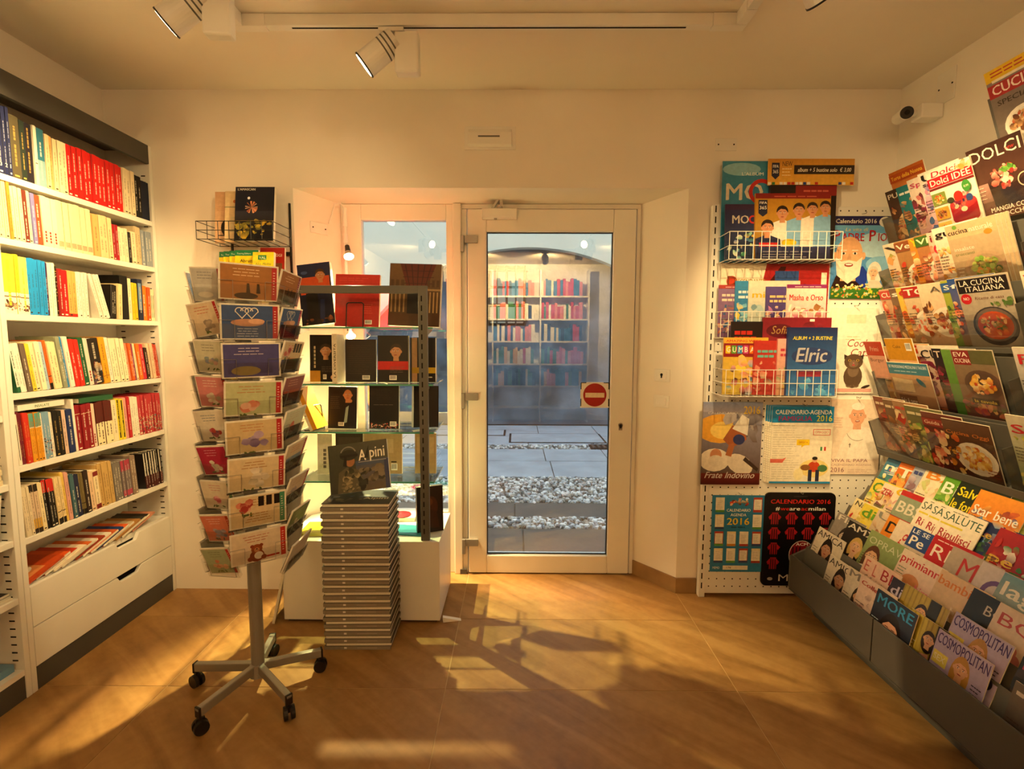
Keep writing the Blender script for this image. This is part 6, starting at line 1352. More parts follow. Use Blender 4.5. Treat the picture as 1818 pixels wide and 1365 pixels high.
U = [
 (0, 2.470, 'orange cake magazine standing higher behind the top row', cover('food', 'Torte della Nonna', '#e6c23a', '#b8601c', '#d9a060', FOOD['gold'], 61, '#a8481c', th=0.06), 0.2, 0, 0.075),
 (0, 2.515, 'dark brown magazine with cream title at pegboard end, top row', cover('food', 'PUNCH', '#e6dcc8', '#3a2418', '#5a3a24', FOOD['brown'], 62, th=0.08, plate='#c9a878'), 0.205, 1, 0.0),
 (0, 2.440, 'teal magazine, second visible in the top row', cover('busy', '', '#e0e6e0', '#1f7a84', '#2a5a5c', ['#2f8a90', '#8a5a3c', '#c9a070', '#24646c'], 63, th=0.07), 0.205, 2, 0),
 (0, 2.365, 'white and pink magazine with food squares, third in the top row', cover('busy', 'Spirito', '#c2406a', '#e6dccc', '#b07a84', ['#8a2a4a', '#d9b0a0', '#c2706a', '#5a3024'], 64, th=0.07), 0.205, 3, 0.012),
 (0, 2.295, 'white magazine with bold black letter, fourth in the top row', cover('busy', 'UN', '#14110f', '#e9e2d4', '#c98aa0', ['#d98aa4', '#e6c0c8', '#4a6aa0'], 65, th=0.1, sub='Speciale'), 0.205, 4, 0.02),
 (0, 2.245, 'white magazine with red title band and berry cake, top row', None, 0.21, 6, 0.012),
 (0, 2.055, 'dark brown magazine with cup of strawberries, top row', None, 0.215, 4, 0.03),
 (1, 2.515, 'white and orange magazine at pegboard end, second row', cover('busy', 'VI', '#15110e', '#e6d6c0', '#c9a080', ['#c2481c', '#d99a5a', '#8a9a3c', '#e6d0b0'], 71, th=0.09), 0.205, 0, 0),
 (1, 2.436, 'brown vegetable magazine with pale title on brown band, second row', cover('food', 'Vegan', '#f0e6d0', '#b0804c', '#8a5a34', FOOD['brown'], 72, '#8a4a24', th=0.085), 0.205, 1, 0),
 (1, 2.345, 'yellow and orange magazine with noodles, second row', cover('busy', 'Y', '#e0c81f', '#d9902c', '#c2701c', FOOD['gold'], 73, th=0.12, tw=0.2), 0.205, 2, 0.0),
 (1, 2.303, 'green titled vegetable magazine with dark pan, second row', cover('food', 'VEGE', '#e6ecc0', '#a8804c', '#b83a1c', FOOD['red'], 74, '#3f6a24', th=0.085), 0.205, 3, 0.004),
 (1, 2.229, 'pale pink magazine with red dot, second row', cover('busy', 'i', '#8a1c2a', '#e2c8b4', '#b87a60', ['#c98a6a', '#8a5a44', '#d9b09a'], 75, th=0.1, tw=0.08, dot='#c2243a', dx=0.2), 0.205, 4, 0.004),
 (1, 2.192, 'white magazine with large black lowercase title, second row', cover('food', 'gusto', '#15120f', '#eee6d4', '#d9b48a', FOOD['gold'], 76, None, th=0.09, fy=0.25), 0.21, 5, 0.016),
 (1, 2.118, 'beige cooking magazine with green salad tower, second row', None, 0.215, 7, 0.012),
 (1, 1.82, 'dark magazine beyond the divider, second row', cover('food', '', '#e6dcc8', '#3a2a24', '#5a3a2c', FOOD['brown'], 78), 0.205, 1, 0),
 (2, 2.52, 'red and white striped title magazine at pegboard end, third row', cover('busy', 'CUCINO', '#f0e6d6', '#c9a080', '#b07a54', FOOD['red'], 81, '#b8281c', th=0.08), 0.205, 0, 0),
 (2, 2.448, 'brown magazine with white lowercase title, third row', cover('food', 'sale', '#f2ece0', '#6a4a34', '#8a6a4c', FOOD['brown'], 82, th=0.09), 0.205, 1, 0),
 (2, 2.398, 'yellow corner magazine, third row', cover('busy', 'CI', '#c2281c', '#e6c23a', '#c9904c', FOOD['gold'], 83, th=0.1, tw=0.5), 0.205, 2, 0),
 (2, 2.357, 'red headed magazine with ham dish, third row', cover('food', 'TC', '#f2e6d6', '#d9c8a8', '#b08a60', FOOD['red'], 84, '#a81c1a', th=0.1, tw=0.6), 0.205, 3, 0),
 (2, 2.26, 'beige magazine with widely spaced grey capitals, third row', cover('food', 'A T', '#5a5650', '#e6d2b4', '#c9a080', FOOD['brown'], 85, th=0.085, tw=0.6, tx=0.3, bold=0), 0.21, 4, 0.004),
 (2, 2.132, 'green and yellow vegetable magazine, third row', cover('food', 'SU', '#f0ecd8', '#a8b03a', '#6a8a3a', FOOD['green'], 86, '#2a5a9a', th=0.07, tw=0.4), 0.205, 5, 0.008),
 (2, 2.092, 'blue headed magazine, third row', cover('food', 'free', '#e8ecf2', '#24509a', '#8a6a4c', FOOD['red'], 87, None, th=0.06, fy=0.2, fr=0.25), 0.205, 6, 0.012),
 (2, 2.046, 'black headed cooking magazine with soup bowl, third row', None, 0.215, 8, 0.010),
 (2, 1.82, 'white magazine with red capitals beyond the divider, third row', cover('food', 'VEG', '#b8282c', '#e6dcc8', '#a8b08a', FOOD['green'], 88), 0.205, 1, 0),
 (3, 2.515, 'orange recipe magazine at pegboard end, fourth row', cover('busy', 'la love', '#c2481c', '#e6c08a', '#c98a4c', FOOD['gold'], 91, th=0.08, it=0.2), 0.205, 0, 0),
 (3, 2.389, 'red titled cucina magazine, fourth row', cover('busy', 'cucina', '#f0e2cc', '#d9a87a', '#b8703c', FOOD['red'], 92, '#b8301c', th=0.08), 0.205, 1, 0.018),
 (3, 2.320, 'orange magazine with white title overlapping, fourth row', cover('busy', 'cuci', '#f0e2cc', '#d97a2c', '#c2602c', FOOD['gold'], 93, '#c2481c', th=0.08), 0.205, 2, 0.0),
 (3, 2.231, 'white magazine with purple top and heavy black title, fourth row', cover('busy', 'CU', '#1b1418', '#e2d6c8', '#a86a5a', ['#8a2a4a', '#c9a08a', '#5a2434'], 94, None, th=0.13, tw=0.5, ty=0.8), 0.205, 4, 0.016),
 (3, 2.151, 'black magazine with pink accents, fourth row', cover('busy', 'T', '#d9c8b8', '#1f1216', '#3a1a20', ['#5a1c2a', '#a82a4a', '#2a1418'], 95, th=0.1, tw=0.16), 0.205, 5, 0.006),
 (3, 2.093, 'green spined magazine with red block title and gnocchi, fourth row', None, 0.225, 7, 0.006),
 (3, 1.82, 'blue magazine with red title and red seal, fourth row', cover('food', 'FIT', '#c2202a', '#dcd2c4', '#34506a', FOOD['brown'], 97, None, th=0.13, tw=0.6, ty=0.78, dot='#b81c20', dx=0.3, dy=0.62), 0.205, 1, 0.01),
 (4, 2.51, 'dull red recipe booklet at pegboard end, bottom row of wall rack', cover('busy', '', '#e6d0b8', '#8a4a34', '#6a3a28', FOOD['brown'], 101), 0.205, 0, 0.006),
 (4, 2.44, 'brown recipe booklet second, bottom row of wall rack', cover('busy', '', '#e0c8a8', '#7a5a3c', '#5a3a28', FOOD['brown'], 102), 0.205, 1, 0.0),
 (4, 2.37, 'tan booklet third, bottom row of wall rack', cover('busy', '', '#c23a24', '#a8805a', '#6a4a34', FOOD['red'], 103), 0.205, 2, 0.004),
 (4, 2.295, 'green brown booklet fourth, bottom row of wall rack', cover('busy', '', '#d9d0a8', '#6a6a3c', '#5a4a30', FOOD['green'], 104), 0.205, 3, -0.008),
 (4, 2.20, 'dark red guide with pale script, bottom row of wall rack', cover('busy', 'Guida Cucina', '#e0c0a0', '#6a241c', '#4a241a', FOOD['red'], 105, '#8a1c18', th=0.06, ty=0.8), 0.205, 4, -0.02),
 (4, 2.085, 'magazine with orange title and sauce boat, bottom row of wall rack', cover('food', 'Cucina Oggi', '#c2702c', '#5a3a24', '#4a2c1c', FOOD['gold'], 106, None, th=0.06, ty=0.76), 0.215, 6, -0.03),
 (4, 1.82, 'grey green magazine with red title beyond divider, bottom row of wall rack', cover('food', 'SI', '#b8202a', '#c9bfa8', '#8a9a6a', FOOD['green'], 107, None, th=0.12, tw=0.4, ty=0.76), 0.205, 1, 0.02),
]
def f_dolciidee(c):
    c.rect(0, 0, 1, 1, '#efe8d8'); c.txt('Dolci', 0.1, 0.90, 0.08, '#c2183a', w=0.6, b=1, it=0.2); c.rect(0.0, 0.75, 1, 0.89, '#c21c24'); c.txt('Dolci IDEE', 0.04, 0.775, 0.09, '#f4ece0', w=0.92, b=1); c.rect(0, 0.71, 1, 0.745, '#7a1c1c'); c.mosaic(0.7, 0.9, 0.98, 0.98, ['#c9a04a', '#8a9a3c', '#e6c8a0'], 6, 2, 0.04, 0.08)
    c.ell(0.65, 0.2, 0.32, 0.2, '#d8ccb4'); c.rect(0.36, 0.2, 0.94, 0.42, '#b81c28', '#8a1420'); c.ell(0.65, 0.42, 0.29, 0.12, '#d93a3a'); c.ell(0.65, 0.2, 0.29, 0.1, '#8a1420'); c.food(0.62, 0.47, 0.24, 5, FOOD['berry'], None); c.ell(0.6, 0.53, 0.1, 0.1, '#d9281c'); c.ell(0.82, 0.47, 0.07, 0.07, '#2f4a86'); c.ell(0.42, 0.5, 0.08, 0.06, '#3a3a24'); c.ell(0.66, 0.33, 0.07, 0.05, '#f0dcb8')
    c.rect(0.02, 0.48, 0.34, 0.66, '#7a8a3c'); c.food(0.18, 0.57, 0.13, 6, FOOD['gold'], None); c.rect(0.02, 0.26, 0.34, 0.44, '#d9a83a'); c.food(0.18, 0.34, 0.13, 7, FOOD['brown'], None); c.rect(0.02, 0.04, 0.34, 0.22, '#e0c060'); c.food(0.18, 0.12, 0.13, 8, FOOD['gold'], None); c.ell(0.84, 0.64, 0.09, 0.11, '#3f8a34'); c.txt('0,99', 0.84, 0.62, 0.03, '#f0e6c8', al='c', b=1)
def f_dolci(c):
    c.rect(0, 0, 1, 1, '#3a2018', '#6a4434'); c.txt('DOLCI', 0.03, 0.80, 0.15, '#ece2d2', w=0.94)
    c.txt('new', 0.68, 0.84, 0.05, '#c23a3a', w=0.16, it=0.3); c.rect(0.08, 0.25, 0.9, 0.5, '#b08478', '#8a6458'); c.poly([(0.3, 0.15), (0.26, 0.5), (0.92, 0.52), (0.86, 0.15)], '#2f1c16'); c.ell(0.59, 0.5, 0.33, 0.12, '#4a2c22'); c.food(0.58, 0.53, 0.29, 9, ['#c2483a', '#d98a74', '#e6b8a0', '#a8342c', '#8a2a24', '#f0d0c0'], None); c.mosaic(0.5, 0.6, 0.8, 0.66, ['#5a9a34', '#7ab04a', '#3f6a2c'], 7, 31, 0.03, 0.08); c.ring(0.9, 0.42, 0.1, 0.12, '#d9c8a8', 0, 300); c.bars(0.05, 0.45, 0.18, 4, 0.05, 0.015, '#d9c0b0', 3)
    c.txt('MANGIA CON', 0.2, 0.1, 0.06, '#f0e8da', w=0.7, b=1); c.txt('GLI OCCHI', 0.2, 0.02, 0.06, '#f0e8da', w=0.6, b=1)
def f_natur(c):
    c.rect(0, 0, 1, 1, '#c9b08c', '#a08868'); c.rect(0, 0.8, 1, 1, '#d9b48a'); c.txt('cucina', 0.03, 0.86, 0.07, '#17130f', w=0.42, b=1); c.txt('naturale', 0.47, 0.86, 0.07, '#f2e8d6', w=0.46); c.ell(0.82, 0.81, 0.08, 0.05, '#e08a2c'); c.ell(0.2, 0.96, 0.05, 0.04, '#6a9a3a'); c.txt('insalate', 0.08, 0.62, 0.05, '#efe6d4', w=0.42); c.txt('croccanti', 0.08, 0.55, 0.04, '#6a7a3c', w=0.4)
    c.food(0.62, 0.33, 0.33, 10, FOOD['green'], '#b89a78'); c.food(0.62, 0.36, 0.26, 11, ['#7aa83a', '#c9d070', '#e6a04a', '#a8c860', '#8a6a34'], None); c.ell(0.16, 0.1, 0.09, 0.12, '#5a3a2c'); c.ell(0.16, 0.17, 0.05, 0.06, '#c98a62'); c.bars(0.08, 0.36, 0.14, 3, 0.05, 0.015, '#efe6d4')
def f_ital(c):
    c.rect(0, 0, 1, 1, '#b8ac9a', '#8f8474'); c.rect(0.02, 0.78, 0.98, 0.98, '#15110f'); c.txt('LA CUCINA', 0.06, 0.885, 0.075, '#efe6d6', w=0.86); c.txt('ITALIANA', 0.16, 0.80, 0.07, '#efe6d6', w=0.74); c.ell(0.14, 0.70, 0.11, 0.1, '#b81820'); c.txt('NO', 0.14, 0.685, 0.04, '#f2e6dc', al='c', b=1); c.txt('Ricette di casa', 0.3, 0.68, 0.04, '#6a3a28', w=0.55, it=0.2)
    c.ell(0.56, 0.3, 0.42, 0.36, '#3a3434', n=24); c.ell(0.56, 0.32, 0.37, 0.31, '#6a5c54', n=24); c.ell(0.56, 0.31, 0.33, 0.26, '#b8481c', n=24); c.mosaic(0.34, 0.2, 0.78, 0.42, ['#d97a2c', '#c23a1c', '#e6b05a', '#4a7a34', '#efc890', '#3f6a2c'], 22, 12, 0.03, 0.07); c.mosaic(0.6, 0.58, 0.95, 0.66, ['#4a6a2c', '#7a8a4a'], 7, 13, 0.04, 0.07)
def f_eva(c):
    c.rect(0, 0, 1, 1, '#8a7a5c', '#6a3a34'); c.rect(0, 0, 0.2, 1, '#6a9a3a', '#3f7a2c'); c.rect(0.22, 0.78, 0.56, 0.99, '#8a1c1e'); c.txt('EVA', 0.24, 0.90, 0.065, '#efe4d2', w=0.28, b=1); c.txt('CUCINA', 0.24, 0.81, 0.06, '#efe4d2', w=0.31, b=1); c.rect(0.56, 0.8, 1, 0.99, '#5a5a34'); c.food(0.68, 0.5, 0.28, 14, FOOD['gold'], '#5a4034'); c.mosaic(0.24, 0.05, 0.95, 0.28, ['#8a4a6a', '#c26a4a', '#5a7a3c', '#b8303a', '#d9a86a'], 16, 15, 0.05, 0.11); c.rect(0.4, 0.22, 0.9, 0.3, '#3a2420'); c.txt('la tavola', 0.44, 0.235, 0.045, '#e6c83a', w=0.42, b=1)
SPECIAL = {(0, 2.245): f_dolciidee, (0, 2.055): f_dolci, (1, 2.118): f_natur, (2, 2.046): f_ital, (3, 2.093): f_eva}
for row, y, lab, dr_, w_, slot, lift in U:
    umag(row, y, lab, dr_ or SPECIAL[(row, y)], w_, 0.283, slot, lift)
umag(0, 1.93, 'grey magazine with yellow strip and red title, cut by right edge', lambda c: (c.rect(0, 0, 1, 1, '#8a8078', '#6a5a50'), c.rect(0, 0.86, 1, 1, '#e0b81f'), c.bars(0.1, 0.95, 0.8, 2, 0.04, 0.02, '#b83a24'), c.rect(0.1, 0.84, 1, 0.87, '#e6dcc8'), c.rect(0, 0.66, 1, 0.82, '#a8282a'), c.txt('CUCINA', 0.06, 0.69, 0.11, '#f0e2d4', w=0.88, b=1), c.txt('SPECIALE', 0.1, 0.55, 0.06, '#3a2c24', w=0.7, b=1), c.food(0.5, 0.25, 0.3, 3, FOOD['brown'])), 0.21, 0.283, 0, 0.265)
# small raised pocket that carries the highest magazine
b = Vector((1.78, 0, UZ[0])) - upv * 0.283 + upv * 0.262
slab('raised_tray', b, -0.004, 0.0, -0.004, 0.02, 1.70, 1.95, 'grey_metal', upr)
slab('raised_back', b, -0.06, 0.20, -0.007, -0.004, 1.70, 1.95, 'grey_metal', upr)
MB().box(1.81, 1.80, 2.02, 1.947, 1.83, 2.05).build('raised_arm', 'grey_metal', upr)
# copies stacked behind the salad magazine, only their edges show
for k in range(3):
    umag(1, 2.118 - 0.012 * (k + 1), ['nearest', 'middle', 'farthest'][k] + ' of three copies behind the salad tower magazine', cover('plain', 'cucina', '#17130f', '#c9b08c', th=0.07), 0.215, 0.283, 6 - k, 0.010, t_=0.0042)
# small booklets in front of the fourth row
def booklet(y, zoff, w_, h_, label, draw, out):
    b = Vector((1.78, 0, UZ[3])) + upv * zoff + nrm * out
    cv = Cv(w_, h_); draw(cv); o = sheet('recipe_booklet', cv, 0.004, label, 'booklet', '#c9a04a', '#e6dcc4', 'booklets in the wall rack'); place(o, (b.x, y - w_ / 2, b.z), -PI / 2, UPT, 0)
booklet(2.535, -0.15, 0.12, 0.19, 'small red recipe booklet at pegboard end above the fourth row', lambda c: (c.rect(0, 0, 1, 1, '#d9a08a'), c.rect(0, 0.62, 1, 1, '#b83a20'), c.txt('Primi', 0.25, 0.74, 0.12, '#e6b8a0', w=0.5), c.txt('Burger', 0.1, 0.46, 0.09, '#5a3a30', w=0.8)), 0.0382)
booklet(2.39, -0.15, 0.165, 0.205, 'small yellow cake booklet with barcode above the fourth row', lambda c: (c.rect(0, 0, 1, 1, '#c98f1f'), c.txt('Cake', 0.25, 0.78, 0.07, '#5a4018', w=0.3), c.barcode(0.72, 0.72, 0.2, 0.18), c.rect(0, 0.0, 1, 0.5, '#d9a87a')), 0.0382)
booklet(2.41, -0.275, 0.235, 0.215, 'blue banded cooking set with chopping board in the fourth row', lambda c: (c.rect(0, 0, 1, 1, '#c9a27a', '#a8785a'), c.rect(0, 0.74, 1, 1, '#3f7f98'), c.txt('SET PROFESSIONALE MEZZALUNA E TAGLIERE', 0.03, 0.88, 0.06, '#e6eef0', w=0.94, b=1), c.bars(0.15, 0.8, 0.6, 1, 0.05, 0.02, '#c0d8e0'), c.poly([(0.05, 0.65), (0.55, 0.62), (0.55, 0.35), (0.05, 0.35)], '#e0c8a0'), c.ell(0.75, 0.58, 0.12, 0.05, '#2f7088', rot=-40), c.rect(0.1, 0.02, 0.55, 0.26, '#7a4a34'), c.txt('Sale & pepe', 0.13, 0.08, 0.11, '#f0e6d8', w=0.4, b=1)), 0.0428)

# ---- stepped rack below
lwr = thing('magazine_rack', 'stepped grey floor magazine rack with long front board', 'rack', (0, 0, 0))
XFa = 1.405
MB().box(XFa, 1.905, 0.135, XFa + 0.008, YE, 0.311).build('front_board', 'dark_grey_metal', lwr, bevel=0.002)
MB().box(XFa, YN, 0.135, XFa + 0.008, 1.90, 0.311).build('front_board', 'dark_grey_metal', lwr, bevel=0.002)
MB().box(1.525, YN, 0.0, 1.535, YE - 0.02, 0.13).build('kick_board', 'dark_grey_metal', lwr)
MB().box(XFa, YN, 0.128, 1.60, YE, 0.134).build('bottom_tray', 'dark_grey_metal', lwr)
MB().prism([(1.407, 0.134), (1.407, 0.300), (1.49, 0.34), (1.62, 0.46), (1.85, 0.74), (1.945, 0.74), (1.945, 0.0), (1.535, 0.0), (1.535, 0.134)], 'y', YE, YE + 0.012).build('side_panel', 'grey_metal', lwr, bevel=0.001)
TIER = [(1.49, 0.394, 13), (1.535, 0.452, 18), (1.62, 0.533, 22), (1.70, 0.610, 24), (1.79, 0.711, 25), (1.85, 0.817, 25)]
for k, (xt, zt, tl) in enumerate(TIER):
    a = R(tl); ub = Vector((math.sin(a), 0, math.cos(a))); nb = Vector((-math.cos(a), 0, math.sin(a)))
    base = Vector((xt, 0, zt)) - ub * 0.25
    P = [base + ub * p + nb * q for p, q in ((0, -0.0025), (0.21, -0.0025), (0.21, -0.0005), (0, -0.0005))]
    MB().prism([(p.x, p.z) for p in P], 'y', YN, YE - 0.002).build('tier_plate', 'grey_metal', lwr)
    if k:
        P = [base + ub * p + nb * q for p, q in ((-0.004, -0.002), (0, -0.002), (0, 0.03), (-0.004, 0.03))]
        MB().prism([(p.x, p.z) for p in P], 'y', YN, YE - 0.002).build('tier_ledge', 'grey_metal', lwr)
MB().box(1.86, YN, 0.70, 1.945, YE + 0.012, 0.705).build('top_board', 'grey_metal', lwr)
def lmag(tier, y, label, draw, w_=0.205, slot=0, lift=0.0, h_=0.252, roll=0.0, t_=0.0035):
    if lift < 0: h_ += lift; lift = 0
    xt, zt, tl = TIER[tier]; a = R(tl); ub = Vector((math.sin(a), 0, math.cos(a))); nb = Vector((-math.cos(a), 0, math.sin(a)))
    b = Vector((xt, 0, zt)) - ub * 0.25 + nb * (0.0003 + slot * 0.004) + ub * (lift + 0.0005)
    cv = Cv(w_, h_); draw(cv); o = sheet('magazine', cv, t_, label, 'magazine', '#e6dcc8', '#e6dcc4', 'magazines in the stepped rack'); place(o, (b.x, y - w_ / 2, b.z), -PI / 2, -a, R(roll))
def amica(c): c.rect(0, 0, 1, 1, '#dcd4c4', '#cfc4b0'); c.txt('AMICA', 0.03, 0.84, 0.12, '#14110f', w=0.94); c.face(0.5, 0.66, 0.15, '#b98a6c', '#1d130e', cloth='#1b1714', longhair=2.2); c.rect(0.75, 0.1, 1, 0.4, '#6a6a2c'); c.bars(0.04, 0.6, 0.18, 6, 0.05, 0.015, '#4a4038')
def cosmo(c):
    c.rect(0, 0, 1, 1, '#b8a8cc', '#a898b8'); c.txt('COSMOPOLITAN', 0.02, 0.83, 0.14, '#3a2470', w=0.96, b=1); c.rect(0.02, 0.55, 0.3, 0.72, '#e0d05a'); c.txt('SEX', 0.04, 0.6, 0.08, '#f2eac0', w=0.22, b=1); c.face(0.55, 0.68, 0.12, '#d9a27a', '#b8863c', cloth=None, longhair=2.2); c.poly([(0.32, 0), (0.36, 0.38), (0.48, 0.5), (0.64, 0.5), (0.74, 0.38), (0.8, 0)], '#d9a27a'); c.poly([(0.36, 0), (0.4, 0.3), (0.55, 0.26), (0.68, 0.32), (0.72, 0)], '#6a4a9a'); c.ell(0.2, 0.3, 0.05, 0.18, '#d9a27a', rot=30); c.ell(0.84, 0.42, 0.1, 0.1, '#2a2438'); c.bars(0.78, 0.6, 0.18, 3, 0.05, 0.02, '#3a2c4a')
def drape(c): c.rect(0, 0, 1, 1, '#b8a040', '#8a7a34'); [c.rect(0.1 * i, 0, 0.1 * i + 0.03, 1, '#9a8434') for i in range(10)]; c.rect(0.62, 0, 0.85, 1, '#1f1a12'); c.face(0.52, 0.74, 0.1, '#d6a27c', '#2c1a12', longhair=1.0); c.poly([(0.4, 0.1), (0.42, 0.5), (0.6, 0.55), (0.66, 0.1)], '#d9a08a'); c.poly([(0.36, 0), (0.42, 0.3), (0.6, 0.3), (0.7, 0)], '#1b1614'); c.ell(0.8, 0.5, 0.08, 0.08, '#c2381c'); c.bars(0.05, 0.6, 0.25, 5, 0.05, 0.018, '#e6dcb0'); c.rect(0.6, 0.15, 0.9, 0.3, '#1b1712')
